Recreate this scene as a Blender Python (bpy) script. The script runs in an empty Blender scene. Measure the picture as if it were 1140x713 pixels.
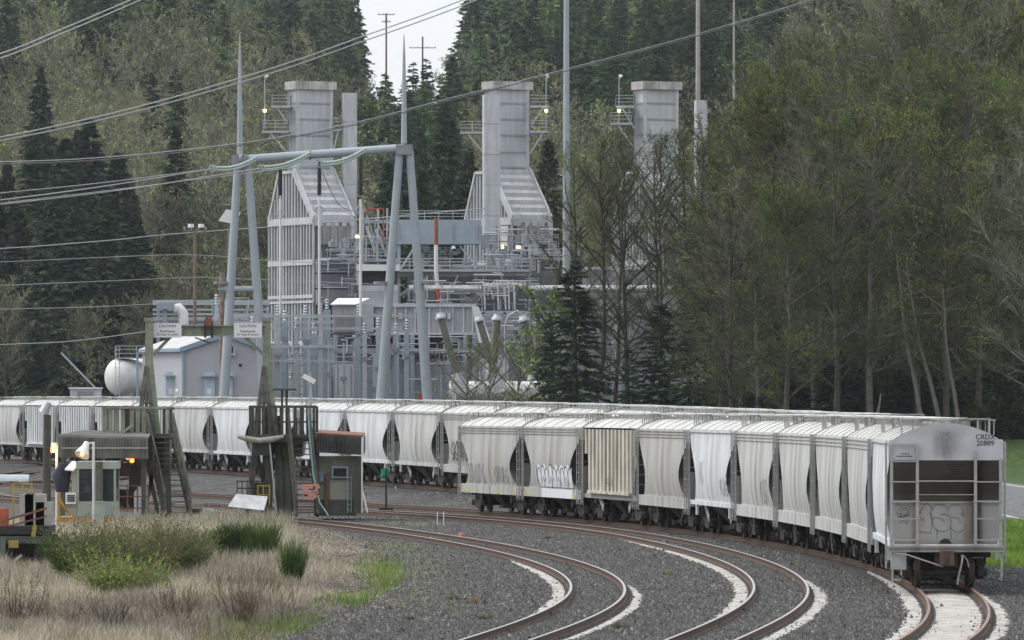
EXPO = 0.28; HAZE = 0.00005
import bpy, bmesh, math, random
import numpy as np
from mathutils import Vector, Matrix
random.seed(7); RNG = np.random.default_rng(7)
SC = bpy.context.scene; COL = SC.collection
PI = math.pi; rad = math.radians
# ---- survey of the site: depth in metres from the camera, scale in pixels per metre = F / depth
F = 6900.0; CAMZ = 5.15; CX = 570.0; HY = 450.0
def P(px, py, Y): return Vector(((px-CX)*Y/F, Y, CAMZ+(HY-py)*Y/F))
def XW(px, Y): return (px-CX)*Y/F
def ZW(py, Y): return CAMZ+(HY-py)*Y/F

# ------------------------------------------------------------------ helpers
def meta(o, label=None, cat=None, group=None, kind=None):
    if label: o['label'] = label
    if cat: o['category'] = cat
    if group: o['group'] = group
    if kind: o['kind'] = kind
    return o
def root(name, loc, label, cat, group=None, rz=0):
    o = bpy.data.objects.new(name, None); COL.objects.link(o)
    o.location = loc; o.rotation_euler = (0, 0, rz); o.empty_display_size = .3
    return meta(o, label, cat, group)
class MB:
    """collects boxes, bars, tubes and sheets; build() links them as one mesh object"""
    def __init__(s): s.v = []; s.f = []; s.sm = []; s.mi = []; s.cur = 0
    def add(s, vs, fs, smooth=False):
        b = len(s.v); s.v += [tuple(v) for v in vs]
        for f in fs: s.f.append([b+i for i in f]); s.sm.append(smooth); s.mi.append(s.cur)
        return s
    def mat(s, i): s.cur = i; return s
    def box(s, x0, x1, y0, y1, z0, z1):
        return s.add([(x, y, z) for z in (z0, z1) for y in (y0, y1) for x in (x0, x1)],
                     [(0,2,3,1),(4,5,7,6),(0,1,5,4),(2,6,7,3),(0,4,6,2),(1,3,7,5)])
    def cb(s, c, d, rz=0, M=None):
        hx, hy, hz = d[0]/2, d[1]/2, d[2]/2
        R = Matrix.Rotation(rz, 3, 'Z') if M is None else M
        c = Vector(c)
        vs = [c+R@Vector((x*hx, y*hy, z*hz)) for z in (-1,1) for y in (-1,1) for x in (-1,1)]
        return s.add(vs, [(0,2,3,1),(4,5,7,6),(0,1,5,4),(2,6,7,3),(0,4,6,2),(1,3,7,5)])
    def bar(s, a, b, w, h=None, up=(0,0,1)):
        a, b = Vector(a), Vector(b); h = h or w; d = (b-a)
        if d.length < 1e-6: return s
        d.normalize(); u = Vector(up)
        if abs(d.dot(u)) > .98: u = Vector((0,1,0))
        x = d.cross(u).normalized(); y = x.cross(d)
        vs = [p+x*(i*w/2)+y*(j*h/2) for p in (a, b) for i, j in ((-1,-1),(1,-1),(1,1),(-1,1))]
        return s.add(vs, [(3,2,1,0),(4,5,6,7),(0,1,5,4),(1,2,6,5),(2,3,7,6),(3,0,4,7)])
    def tube(s, pts, r, n=8, cap=True, smooth=True):
        pts = [Vector(p) for p in pts]; k = len(pts)
        rs = r if isinstance(r, (list, tuple)) else [r]*k
        vs = []; prev = None
        for i, p in enumerate(pts):
            d = (pts[min(i+1, k-1)]-pts[max(i-1, 0)]).normalized()
            if prev is None:
                u = Vector((0,0,1)) if abs(d.z) < .9 else Vector((1,0,0))
                x = d.cross(u).normalized()
            else: x = (prev-d*prev.dot(d)).normalized()
            prev = x; y = d.cross(x)
            vs += [p+(x*math.cos(t*2*PI/n)+y*math.sin(t*2*PI/n))*rs[i] for t in range(n)]
        fs = [(i*n+t, i*n+(t+1) % n, (i+1)*n+(t+1) % n, (i+1)*n+t) for i in range(k-1) for t in range(n)]
        s.add(vs, fs, smooth)
        if cap: s.add([vs[i] for i in range(n)]+[vs[(k-1)*n+i] for i in range(n)], [tuple(range(n))[::-1], tuple(range(n, 2*n))])
        return s
    def prism(s, poly, y0, y1, M=None):
        """polygon in (x,z) extruded along y"""
        n = len(poly); vs = [Vector((x, y0, z)) for x, z in poly]+[Vector((x, y1, z)) for x, z in poly]
        if M is not None: vs = [M@v for v in vs]
        return s.add(vs, [tuple(range(n)), tuple(range(2*n-1, n-1, -1))]+[(i, i+n, (i+1) % n+n, (i+1) % n) for i in range(n)])
    def quad(s, a, b, c, d): return s.add([a, b, c, d], [(0,1,2,3)])
    def grid(s, rows, smooth=True):
        m = len(rows[0]); vs = [p for r in rows for p in r]
        fs = [(i*m+j, i*m+j+1, (i+1)*m+j+1, (i+1)*m+j) for i in range(len(rows)-1) for j in range(m-1)]
        return s.add(vs, fs, smooth)
    def xf(s, M):
        s.v = [tuple(M@Vector(v)) for v in s.v]; return s
    def merge(s, o, M=None):
        vs = o.v if M is None else [tuple(M@Vector(v)) for v in o.v]
        b = len(s.v); s.v += vs
        for f, sm, mi in zip(o.f, o.sm, o.mi): s.f.append([b+i for i in f]); s.sm.append(sm); s.mi.append(mi)
        return s
    def mesh(s, name, mats, off=(0,0,0)):
        me = bpy.data.meshes.new(name); ox, oy, oz = off
        me.from_pydata([(x-ox, y-oy, z-oz) for x, y, z in s.v], [], s.f)
        for m in (mats if isinstance(mats, (list, tuple)) else [mats]): me.materials.append(m)
        me.polygons.foreach_set('use_smooth', s.sm); me.polygons.foreach_set('material_index', s.mi)
        me.update(); return me
    def build(s, name, mats, parent=None, label=None, world=True):
        off = parent_loc(parent) if (parent is not None and world) else (0,0,0)
        o = bpy.data.objects.new(name, s.mesh(name, mats, off)); COL.objects.link(o)
        if parent is not None: o.parent = parent
        if label: o['label'] = label
        return o
def parent_loc(p):
    l = Vector(p.location)
    while p.parent is not None: p = p.parent; l = l+p.location
    return tuple(l)
def single(name, mb, mats, label, cat, group=None, kind=None, loc=None):
    loc = loc or (0,0,0)
    o = bpy.data.objects.new(name, mb.mesh(name, mats, loc)); COL.objects.link(o); o.location = loc
    return meta(o, label, cat, group, kind)
def np_object(name, verts, faces, mat, smooth=False):
    """verts (n,3), faces (m,k) with one k"""
    me = bpy.data.meshes.new(name); k = faces.shape[1]; m = len(faces)
    me.vertices.add(len(verts)); me.vertices.foreach_set('co', np.ascontiguousarray(verts, dtype=np.float32).ravel())
    me.loops.add(m*k); me.loops.foreach_set('vertex_index', np.ascontiguousarray(faces, dtype=np.int32).ravel())
    me.polygons.add(m); me.polygons.foreach_set('loop_start', np.arange(0, m*k, k, dtype=np.int32))
    if smooth: me.polygons.foreach_set('use_smooth', np.ones(m, dtype=bool))
    me.materials.append(mat); me.update(calc_edges=True)
    return me
def link_mesh(name, me, parent=None):
    o = bpy.data.objects.new(name, me); COL.objects.link(o)
    if parent is not None: o.parent = parent
    return o
def copy_tree(o, parent=None):
    c = o.copy(); COL.objects.link(c); c.parent = parent
    for ch in list(o.children): copy_tree(ch, c)
    return c

# ------------------------------------------------------------------ materials
MATS = {}
def mat(name, col, rough=.7, var=.25, scale=2.0, metal=0.0, col2=None, streak=0.0, streak_col=(.09,.075,.06), thr=(.35,.7), bump=0.0, bscale=None, spec=None, emit=None, estr=1.0):
    """principled material: base colour broken up by noise; optional second colour and dirt running down"""
    if name in MATS: return MATS[name]
    m = bpy.data.materials.new(name); m.use_nodes = True; nt = m.node_tree; N = nt.nodes; L = nt.links
    b = N['Principled BSDF']; b.inputs['Roughness'].default_value = rough; b.inputs['Metallic'].default_value = metal
    if spec is not None: b.inputs['Specular IOR Level'].default_value = spec
    tc = N.new('ShaderNodeTexCoord')
    n1 = N.new('ShaderNodeTexNoise'); n1.inputs['Scale'].default_value = scale; n1.inputs['Detail'].default_value = 6; n1.inputs['Roughness'].default_value = .65
    L.new(tc.outputs['Object'], n1.inputs['Vector'])
    r = N.new('ShaderNodeValToRGB'); r.color_ramp.elements[0].position = thr[0]; r.color_ramp.elements[1].position = thr[1]
    c2 = col2 if col2 else tuple(min(1, c*(1+var)) for c in col); c1 = col if col2 else tuple(c*(1-var) for c in col)
    r.color_ramp.elements[0].color = (*c1, 1); r.color_ramp.elements[1].color = (*c2, 1)
    L.new(n1.outputs['Fac'], r.inputs['Fac']); out = r.outputs['Color']
    if streak > 0:
        mp = N.new('ShaderNodeMapping'); mp.inputs['Scale'].default_value = (.42, .42, .05); L.new(tc.outputs['Object'], mp.inputs['Vector'])
        n2 = N.new('ShaderNodeTexNoise'); n2.inputs['Scale'].default_value = 5.0; n2.inputs['Detail'].default_value = 5; L.new(mp.outputs['Vector'], n2.inputs['Vector'])
        r2 = N.new('ShaderNodeValToRGB'); r2.color_ramp.elements[0].position = .43; r2.color_ramp.elements[1].position = .68
        r2.color_ramp.elements[0].color = (0,0,0,1); r2.color_ramp.elements[1].color = (streak,)*3+(1,)
        L.new(n2.outputs['Fac'], r2.inputs['Fac'])
        mx = N.new('ShaderNodeMixRGB'); mx.inputs['Color2'].default_value = (*streak_col, 1)
        L.new(r2.outputs['Color'], mx.inputs['Fac']); L.new(out, mx.inputs['Color1']); out = mx.outputs['Color']
    L.new(out, b.inputs['Base Color'])
    if bump > 0:
        n3 = N.new('ShaderNodeTexNoise'); n3.inputs['Scale'].default_value = bscale or scale*4; n3.inputs['Detail'].default_value = 3; L.new(tc.outputs['Object'], n3.inputs['Vector'])
        bp = N.new('ShaderNodeBump'); bp.inputs['Strength'].default_value = bump; bp.inputs['Distance'].default_value = .05
        L.new(n3.outputs['Fac'], bp.inputs['Height']); L.new(bp.outputs['Normal'], b.inputs['Normal'])
    if emit:
        b.inputs['Emission Color'].default_value = (*emit, 1); b.inputs['Emission Strength'].default_value = estr
    MATS[name] = m; return m
def leaf_mat(name, c1, c2, c3=None, scale=.35, rough=.8):
    """foliage and twigs: colour varies from clump to clump and from tree to tree"""
    m = bpy.data.materials.new(name); m.use_nodes = True; nt = m.node_tree; N = nt.nodes; L = nt.links
    b = N['Principled BSDF']; b.inputs['Roughness'].default_value = rough; b.inputs['Specular IOR Level'].default_value = .2
    g = N.new('ShaderNodeNewGeometry'); n1 = N.new('ShaderNodeTexNoise'); n1.inputs['Scale'].default_value = scale; n1.inputs['Detail'].default_value = 5
    L.new(g.outputs['Position'], n1.inputs['Vector'])
    r = N.new('ShaderNodeValToRGB'); e = r.color_ramp.elements; e[0].position = .36; e[1].position = .66
    e[0].color = (*c1, 1); e[1].color = (*c2, 1)
    if c3: k = e.new(.52); k.color = (*c3, 1)
    L.new(n1.outputs['Fac'], r.inputs['Fac'])
    oi = N.new('ShaderNodeObjectInfo'); hs = N.new('ShaderNodeHueSaturation')
    mr = N.new('ShaderNodeMapRange'); mr.inputs['To Min'].default_value = .7; mr.inputs['To Max'].default_value = 1.35
    L.new(oi.outputs['Random'], mr.inputs['Value']); L.new(mr.outputs['Result'], hs.inputs['Value']); L.new(r.outputs['Color'], hs.inputs['Color'])
    mr2 = N.new('ShaderNodeMapRange'); mr2.inputs['To Min'].default_value = .475; mr2.inputs['To Max'].default_value = .525
    ma = N.new('ShaderNodeMath'); ma.operation = 'FRACT'; mm = N.new('ShaderNodeMath'); mm.operation = 'MULTIPLY'; mm.inputs[1].default_value = 7.31
    L.new(oi.outputs['Random'], mm.inputs[0]); L.new(mm.outputs[0], ma.inputs[0]); L.new(ma.outputs[0], mr2.inputs['Value']); L.new(mr2.outputs['Result'], hs.inputs['Hue'])
    n2 = N.new('ShaderNodeTexNoise'); n2.inputs['Scale'].default_value = .055; n2.inputs['Detail'].default_value = 4; L.new(g.outputs['Position'], n2.inputs['Vector'])
    r2 = N.new('ShaderNodeValToRGB'); r2.color_ramp.elements[0].position = .36; r2.color_ramp.elements[1].position = .64; r2.color_ramp.elements[0].color = (.66,.68,.68,1); r2.color_ramp.elements[1].color = (1.3,1.3,1.22,1); L.new(n2.outputs['Fac'], r2.inputs['Fac'])
    mu = N.new('ShaderNodeMixRGB'); mu.blend_type = 'MULTIPLY'; mu.inputs['Fac'].default_value = 1; L.new(hs.outputs['Color'], mu.inputs['Color1']); L.new(r2.outputs['Color'], mu.inputs['Color2'])
    L.new(mu.outputs['Color'], b.inputs['Base Color'])
    return m
def glass_mat(name, col, rough=.1):
    m = bpy.data.materials.new(name); m.use_nodes = True; b = m.node_tree.nodes['Principled BSDF']
    b.inputs['Base Color'].default_value = (*col, 1); b.inputs['Roughness'].default_value = rough; b.inputs['Alpha'].default_value = .55
    return m
M_rust = mat('rail_rust', (.085,.048,.033), .8, .35, 6)
M_railtop = mat('rail_polished', (.42,.40,.38), .38, .15, 8, metal=.7)
M_railtop2 = mat('rail_head_rusty', (.24,.15,.11), .5, .25, 8, metal=.3)
M_sleeper = mat('sleeper_wood', (.06,.058,.055), .9, .4, 5, col2=(.13,.128,.125))
M_blk = mat('near_black', (.025,.024,.023), .8, .5, 3)  # one near-black tone shared by underframes, posts, railings and insulators
M_truck = mat('bogie_steel', (.025,.023,.021), .75, .5, 5, col2=(.055,.048,.042))
M_tread = mat('wheel_tread_rust', (.08,.048,.036), .6, .3, 6)
M_dust = mat('white_dust', (.55,.53,.50), .95, .2, 9, col2=(.68,.66,.62))
M_galv = mat('galvanised_steel', (.40,.43,.46), .5, .12, 1.5, metal=.25)
M_plant = mat('plant_grey_paint', (.36,.38,.40), .55, .14, .5, streak=.4, streak_col=(.22,.215,.205))
M_plant_l = mat('plant_light_panel', (.50,.52,.545), .5, .12, .5, streak=.45, streak_col=(.31,.30,.285))
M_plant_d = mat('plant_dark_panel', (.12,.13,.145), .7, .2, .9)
M_blue = mat('plant_blue_grey', (.28,.34,.39), .55, .1, .8, streak=.2, streak_col=(.2,.22,.24))
M_beige = mat('louvre_beige', (.30,.29,.28), .7, .15, 1.2, streak=.4, streak_col=(.15,.14,.13))
M_white = mat('white_paint', (.72,.72,.71), .5, .08, 1, streak=.15, streak_col=(.45,.44,.42))
M_conc = mat('concrete', (.34,.33,.31), .9, .2, 2, bump=.2)
M_wood = mat('weathered_pole_wood', (.14,.10,.075), .9, .35, 3, col2=(.24,.17,.13))
M_timber = mat('green_grey_timber', (.065,.068,.055), .9, .35, 2.5, col2=(.15,.155,.13), streak=.7, streak_col=(.03,.03,.025))
M_gantry = mat('pale_green_steel', (.19,.215,.165), .7, .2, 2.2, col2=(.30,.33,.26), streak=.6, streak_col=(.06,.05,.035))
M_booth = mat('booth_green_panel', (.33,.38,.34), .6, .1, 1.2, streak=.25, streak_col=(.15,.15,.12))
M_yellow = mat('yellow_paint', (.34,.26,.05), .6, .25, 3)
M_orange = mat('orange_paint', (.40,.09,.04), .6, .2, 3)
M_cable = mat('aluminium_cable', (.38,.38,.38), .5, .1, 1, metal=.4)
M_cable_d = mat('dark_cable', (.10,.10,.10), .6, .1, 1)
M_glassins = mat('green_glass_insulator', (.40,.50,.45), .25, .12, 3)
M_brownins = mat('porcelain_olive', (.13,.13,.105), .4, .15, 3)
M_asphalt = mat('asphalt', (.11,.11,.115), .9, .12, 3)
M_paint = mat('road_line_paint', (.7,.7,.68), .7, .1, 3)
M_darkglass = glass_mat('window_glass', (.03,.04,.045))
M_void = mat('dark_interior', (.02,.022,.027), .9, .3, 1)
M_lamp = mat('amber_lamp', (.9,.5,.2), .5, .05, 1, emit=(1,.30,.05), estr=5)
M_lamp2 = mat('warm_lamp', (.9,.7,.4), .5, .05, 1, emit=(1,.68,.3), estr=4)
M_red = mat('red_paint', (.45,.05,.035), .6, .2, 3)

# ------------------------------------------------------------------ track survey
def g_(x, y, z=0.0): s = (y-HY)/(CAMZ-z); return ((x-CX)/s, F/s)
class Track:
    def __init__(s, pts, off, zf, deg=5, extra=(), ext=330, near=110):
        A = np.array([g_(*p) for p in pts]+list(extra)); X, Y = A.T; s.m, s.sc = Y.mean(), Y.std()
        c = np.polyfit((Y-s.m)/s.sc, X, deg)
        ys = np.arange(Y.min(), Y.max(), 1.0); xs = np.polyval(c, (ys-s.m)/s.sc)
        d = np.gradient(xs, ys); n = np.sqrt(1+d*d); xs, ys = xs+off/n, ys-off*d/n
        pts2 = list(zip(xs, ys))
        # near end: keep curving (constant radius) behind the frame edge
        p0, p1, p2 = [np.array(pts2[i]) for i in (0, 6, 12)]
        a1 = math.atan2(*(p0-p1)[::-1]); a2 = math.atan2(*(p1-p2)[::-1]); k = (a1-a2)/6.
        k = max(-.006, min(.006, k)); a = a1; p = p0.copy(); pre = []
        for i in range(near):
            a += k if i < 60 else 0; p = p+np.array([math.cos(a), math.sin(a)]); pre.append(tuple(p))
        q = np.array(pts2[-1]); dq = q-np.array(pts2[-14]); dq /= np.linalg.norm(dq)
        post = [tuple(q+dq*(i+1)*3) for i in range(ext//3)]
        al = np.array(pre[::-1]+pts2+post)
        s.seg = np.concatenate([[0], np.cumsum(np.hypot(*np.diff(al, axis=0).T))]); s.al = al; s.zf = zf
        s.x0 = s.seg[min(near, 55)]
    def at(s, t):
        x = np.interp(t, s.seg, s.al[:,0]); y = np.interp(t, s.seg, s.al[:,1]); return Vector((x, y, s.zf(y)))
    def tan(s, t): d = s.at(t+1.5)-s.at(t-1.5); return d.normalized()
    def t_of_Y(s, Y):
        i = int(np.argmin(s.al[:,1])); return float(np.interp(Y, s.al[i:,1], s.seg[i:]))
def zflat(y): return 0.0 if y < 320 else min(.30, (y-320)*.0024)
def zback(y):
    return float(np.interp(y, [225, 246, 276, 307, 347, 405, 466, 700], [0, .05, .23, .43, .63, .86, .95, .95]))
T3 = Track([(410,562),(526,570),(595,573.5),(658,578.5),(720,585.5),(789,594),(836,600),(892,609.5),(948,622),(978,632),(1018.5,650),(1030,670),(1026,689),(1001,713)], .7525, zflat,
           extra=[(-35.8, 433.0)])
T1 = Track([(254.7,570.5),(305,574.6),(368,579.7),(440,587.3),(480,594),(522,599),(564,606),(606,614),(643,624),(671,635),(687.7,643.9),(694.7,652.3),(693,663.5),(682,673.3),(660,686),(631.6,698.6),(589.5,711.8)], -.7525, zflat, 6,
           extra=[(-29.0, 352.0)])
T2 = Track([(424,568.3),(547,575.5),(640,583.5),(680,588.5),(723,594),(765,600.5),(808.8,610.5),(851.7,624.4),(884,637.3),(896.8,648),(900,656.6),(894.7,669.5),(881.8,680.2),(862.5,691),(817.4,713)], -.7525, zflat, 6,
           extra=[(-32.0, 394.0)])
s_ = lambda px, s: ((px-CX)/s, F/s)
T4 = Track([], 0, zback, 4, extra=[s_(30,14.8), s_(128,15.8), s_(225,17), s_(350,18.35), s_(480,19.9), (3.35, 307), (9.3, 276), (13.2, 246), (15.6, 215)], near=20)
TRACKS = [T1, T2, T3, T4]
_S = np.array([tuple(t.at(v)) for t in TRACKS for v in np.arange(0, t.seg[-1], 6)])
def sstep(a, b, x): t = np.clip((x-a)/(b-a), 0, 1); return t*t*(3-2*t)
def ground_np(X, Y):
    X = np.asarray(X, float).ravel(); Y = np.asarray(Y, float).ravel()
    d = (X[:,None]-_S[None,:,0])**2+(Y[:,None]-_S[None,:,1])**2; w = 1/(d+4)**2.2
    z = (w*_S[None,:,2]).sum(1)/w.sum(1)
    z = z*(1-sstep(440, 500, Y))+1.2*sstep(440, 500, Y)
    # bank behind the road on the right, low mound of rough grass in the left foreground
    z = z+2.6*sstep(417, 450, Y)*sstep(12, 22, X-.0*Y)*(1-sstep(640, 760, Y))
    z = z+13*sstep(455, 650, Y)*sstep(19, 42, X)
    # wooded hill; power-line clearing cuts a notch in the ridge
    xr = X
    prof = np.interp(xr, [-1500,-400,-130,-75,-50,-37,-27,-21,-14,-4,25,60,140,400,1500], [60,105,128,120,110,82,52,52,66,102,110,112,120,108,60])
    up = np.clip((Y-735)/800, 0, None)
    hump = np.where(up < 1, up**.92, 1-np.clip(up-1, 0, 1.6)*.35)
    far_fade = sstep(735, 1500, Y)
    prof2 = 112*(1-far_fade)+prof*far_fade
    z = z+prof2*hump
    return z
def gz(x, y): return float(ground_np([x], [y])[0])
# ------------------------------------------------------------------ ground sheet
def make_ground():
    m = bpy.data.materials.new('ground_surface'); m.use_nodes = True; nt = m.node_tree; N = nt.nodes; L = nt.links; b = N['Principled BSDF']
    b.inputs['Roughness'].default_value = .95; b.inputs['Specular IOR Level'].default_value = .2
    g = N.new('ShaderNodeNewGeometry')
    def noise(sc, det=4, src=None):
        n = N.new('ShaderNodeTexNoise'); n.inputs['Scale'].default_value = sc; n.inputs['Detail'].default_value = det; n.inputs['Roughness'].default_value = .65
        L.new(src or g.outputs['Position'], n.inputs['Vector']); return n.outputs['Fac']
    def ramp(f, stops):
        r = N.new('ShaderNodeValToRGB'); e = r.color_ramp.elements
        e[0].position, e[0].color = stops[0][0], (*stops[0][1], 1); e[1].position, e[1].color = stops[-1][0], (*stops[-1][1], 1)
        for p, c in stops[1:-1]: k = e.new(p); k.color = (*c, 1)
        L.new(f, r.inputs['Fac']); return r.outputs['Color']
    vo = N.new('ShaderNodeTexVoronoi'); vo.inputs['Scale'].default_value = 9.0; L.new(g.outputs['Position'], vo.inputs['Vector'])
    sep = N.new('ShaderNodeSeparateColor'); L.new(vo.outputs['Color'], sep.inputs['Color'])
    stones = ramp(sep.outputs['Red'], [(0, (.027,.026,.026)), (.5, (.062,.061,.061)), (.85, (.105,.103,.10)), (1, (.20,.197,.19))])
    big = ramp(noise(.22, 6), [(.3, (.62,.61,.60)), (.5, (.95,.95,.96)), (.7, (1.35,1.33,1.30))])
    mul = N.new('ShaderNodeMixRGB'); mul.blend_type = 'MULTIPLY'; mul.inputs['Fac'].default_value = 1; L.new(stones, mul.inputs['Color1']); L.new(big, mul.inputs['Color2'])
    def att(nm): a = N.new('ShaderNodeAttribute'); a.attribute_name = nm; return a.outputs['Fac']
    def mixby(f, c1, c2, sc, soft=.12):
        ns = noise(sc, 6); ad = N.new('ShaderNodeMath'); ad.operation = 'ADD'; L.new(f, ad.inputs[0]); L.new(ns, ad.inputs[1])
        r = ramp(ad.outputs[0], [(.0, (0,0,0)), (1, (1,1,1))]); e = r.node.color_ramp.elements
        e[0].position = .95-soft; e[1].position = .95+soft if .95+soft < 1 else 1
        mx = N.new('ShaderNodeMixRGB'); L.new(r, mx.inputs['Fac']); L.new(c1, mx.inputs['Color1']); L.new(c2, mx.inputs['Color2']); return mx.outputs['Color']
    straw = ramp(noise(2.2, 6), [(.3, (.10,.085,.055)), (.5, (.20,.175,.12)), (.7, (.26,.235,.17))])
    moss = ramp(noise(2.6, 6), [(.3, (.07,.085,.025)), (.6, (.15,.18,.05)), (.75, (.20,.21,.09))])
    forest = ramp(noise(.12, 8), [(.3, (.028,.034,.018)), (.5, (.065,.07,.03)), (.7, (.12,.105,.065))])
    lush = ramp(noise(1.5, 6), [(.3, (.022,.045,.012)), (.5, (.045,.08,.02)), (.7, (.085,.13,.03))])
    c = mixby(att('forest'), mul.outputs['Color'], forest, .25)
    c = mixby(att('moss'), c, moss, .55, .25)
    c = mixby(att('straw'), c, straw, .5, .1)
    c = mixby(att('lush'), c, lush, .6, .1)
    L.new(c, b.inputs['Base Color'])
    bp = N.new('ShaderNodeBump'); bp.inputs['Strength'].default_value = .7; bp.inputs['Distance'].default_value = .05
    L.new(sep.outputs['Green'], bp.inputs['Height']); L.new(bp.outputs['Normal'], b.inputs['Normal'])
    xs = np.concatenate([[-1500,-900,-500,-300,-200,-140,-110,-90,-75], np.arange(-66, 66.1, 1.5), [75,90,110,140,200,300,500,900,1500]])
    ys = np.concatenate([[-120,-60,0,50,90], np.arange(100, 480, 2.0), np.arange(480, 760, 10), np.arange(760, 1700, 22), [1800,2000,2300,2700,3200]])
    X, Y = np.meshgrid(xs, ys); x = X.ravel(); y = Y.ravel()
    Z = ground_np(x, y)-.195
    hill = sstep(735, 800, y); Z += hill*(np.sin(x*.11+y*.037)*2.2+np.sin(x*.043-y*.021+2)*3.0)
    nx, ny = len(xs), len(ys); ii = np.arange((nx)*(ny)).reshape(ny, nx)
    faces = np.stack([ii[:-1,:-1].ravel(), ii[:-1,1:].ravel(), ii[1:,1:].ravel(), ii[1:,:-1].ravel()], 1)
    me = np_object('ground', np.stack([x, y, Z], 1), faces, m, True)
    def attr(nm, v): a = me.attributes.new(nm, 'FLOAT', 'POINT'); a.data.foreach_set('value', np.ascontiguousarray(v, dtype=np.float32))
    attr('forest', np.maximum(sstep(640, 700, y), sstep(415, 430, y)*sstep(10, 14, x)))
    px = CX+x*F/np.maximum(y, 1); py = HY+CAMZ*F/np.maximum(y, 1)
    # rough grass: bounded by the curve of the near track
    edge = np.interp(py, [560, 575, 600, 640, 675, 713, 800], [250, 330, 400, 455, 400, 320, 200])
    v = np.clip((edge-px)/60, -1, 1)*.5+.5; v = np.where((py > 572) & (y > 60), v, 0)
    attr('straw', v*.95)
    ms = np.exp(-((px-455)/45)**2-((py-640)/40)**2)+np.exp(-((px-520)/22)**2-((py-668)/12)**2)*.8+np.exp(-((px-425)/40)**2-((py-603)/6)**2)*.7+np.exp(-((px-450)/70)**2-((py-578)/4)**2)*.6
    attr('moss', np.where((y > 100) & (y < 300), ms, 0)*.62)
    lu = sstep(19.0, 20.0, x+.027*(y-275))*sstep(190, 215, y)*(1-sstep(440, 450, y)); attr('lush', lu*.9)
    o = link_mesh('ground', me); meta(o, kind='structure'); return o
GROUND = make_ground()
# road on the right, running away behind the train
def make_road():
    mb = MB(); pts = []
    for Y in list(np.arange(120, 401, 10))+[]: pts.append(Vector((28.2-.027*(Y-275), Y, 0)))
    p = pts[-1]; a = PI/2+.02
    for i in range(60):
        a += .012; p = p+Vector((math.cos(a), math.sin(a), 0))*3; pts.append(p)
    def strip(o0, o1, dz, m, name):
        rows = []
        for i, q in enumerate(pts):
            d = (pts[min(i+1, len(pts)-1)]-pts[max(i-1, 0)]).normalized(); n = Vector((d.y, -d.x, 0))
            r = []
            for o in np.linspace(o0, o1, 5 if o1-o0 > 1 else 2): v = q+n*o; r.append((v.x, v.y, gz(v.x, v.y)-.195+dz))
            rows.append(r)
        b = MB(); b.grid(rows); o = b.build(name, m); meta(o, kind='structure'); return o
    strip(-6.1, 5.6, .03, M_asphalt, 'road')
    for off, nm in ((-5.2, 'road_edge_line'), (4.6, 'road_edge_line')):
        strip(off-.09, off+.09, .036, M_paint, nm)
make_road()
# ------------------------------------------------------------------ tracks
RAILSEC = [(-.075,-.17),(-.075,-.158),(-.012,-.14),(-.012,-.045),(-.036,-.035),(-.036,-.004),(-.03,0),(.03,0),(.036,-.004),(.036,-.035),(.012,-.045),(.012,-.14),(.075,-.158),(.075,-.17)]
def make_track(T, name_label, top, t0, t1, sleepers=(0, 0)):
    r = root('railway_track', T.at(max(t0, T.x0)), name_label, 'railway track', 'railway tracks curving through the yard')
    ts = []; t = t0
    while t < t1: ts.append(t); t += 1.0 if T.at(t).y < 260 else 3.0
    for side in (-1, 1):
        mb = MB(); rows = []
        for t in ts:
            p = T.at(t); d = T.tan(t); n = Vector((d.y, -d.x, 0))
            rows.append([p+n*(side*.7525+a)+Vector((0,0,b)) for a, b in RAILSEC])
        k = len(RAILSEC)
        mb.grid(rows, False)
        for i in range(len(mb.f)): mb.mi[i] = 1 if (i % (k-1)) in (5, 6, 7) else 0
        mb.build('rail', [M_rust, top], r)
    # sleepers: one by one where they show largest, the rest as one part
    def slp(mb, t):
        p = T.at(t); d = T.tan(t); a = math.atan2(d.y, d.x)
        mb.cb(p+Vector((0,0,-.25)), (.23, 2.6, .12), a+random.uniform(-.015, .015)); 
        n = Vector((d.y, -d.x, 0))
        for sd in (-.7525, .7525): mb.cb(p+n*sd+Vector((0,0,-.172)), (.2, .36, .014), a)
    t = max(T.x0-6, t0); n = 0; far = MB()
    while t < t1-3 and T.at(t).y < 420:
        if n < 100: mb = MB(); slp(mb, t); mb.build('sleeper', M_sleeper, r)
        else: slp(far, t)
        n += 1; t += .58
    o = far.build('sleeper', M_sleeper, r); o['kind'] = 'stuff'
    return r
make_track(T1, 'nearest curved railway track, polished rails sweeping past the dry grass', M_railtop, 30, T1.seg[-1]-20)
make_track(T2, 'curved railway track second from the grass, silver rails on dark ballast', M_railtop, 30, T2.seg[-1]-20)
make_track(T3, 'rusty curved railway track carrying the front train of hoppers', M_railtop2, 30, T3.seg[-1]-20)
make_track(T4, 'rusty railway track under the far row of hopper cars', M_railtop2, 30, T4.seg[-1]-20)
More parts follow.
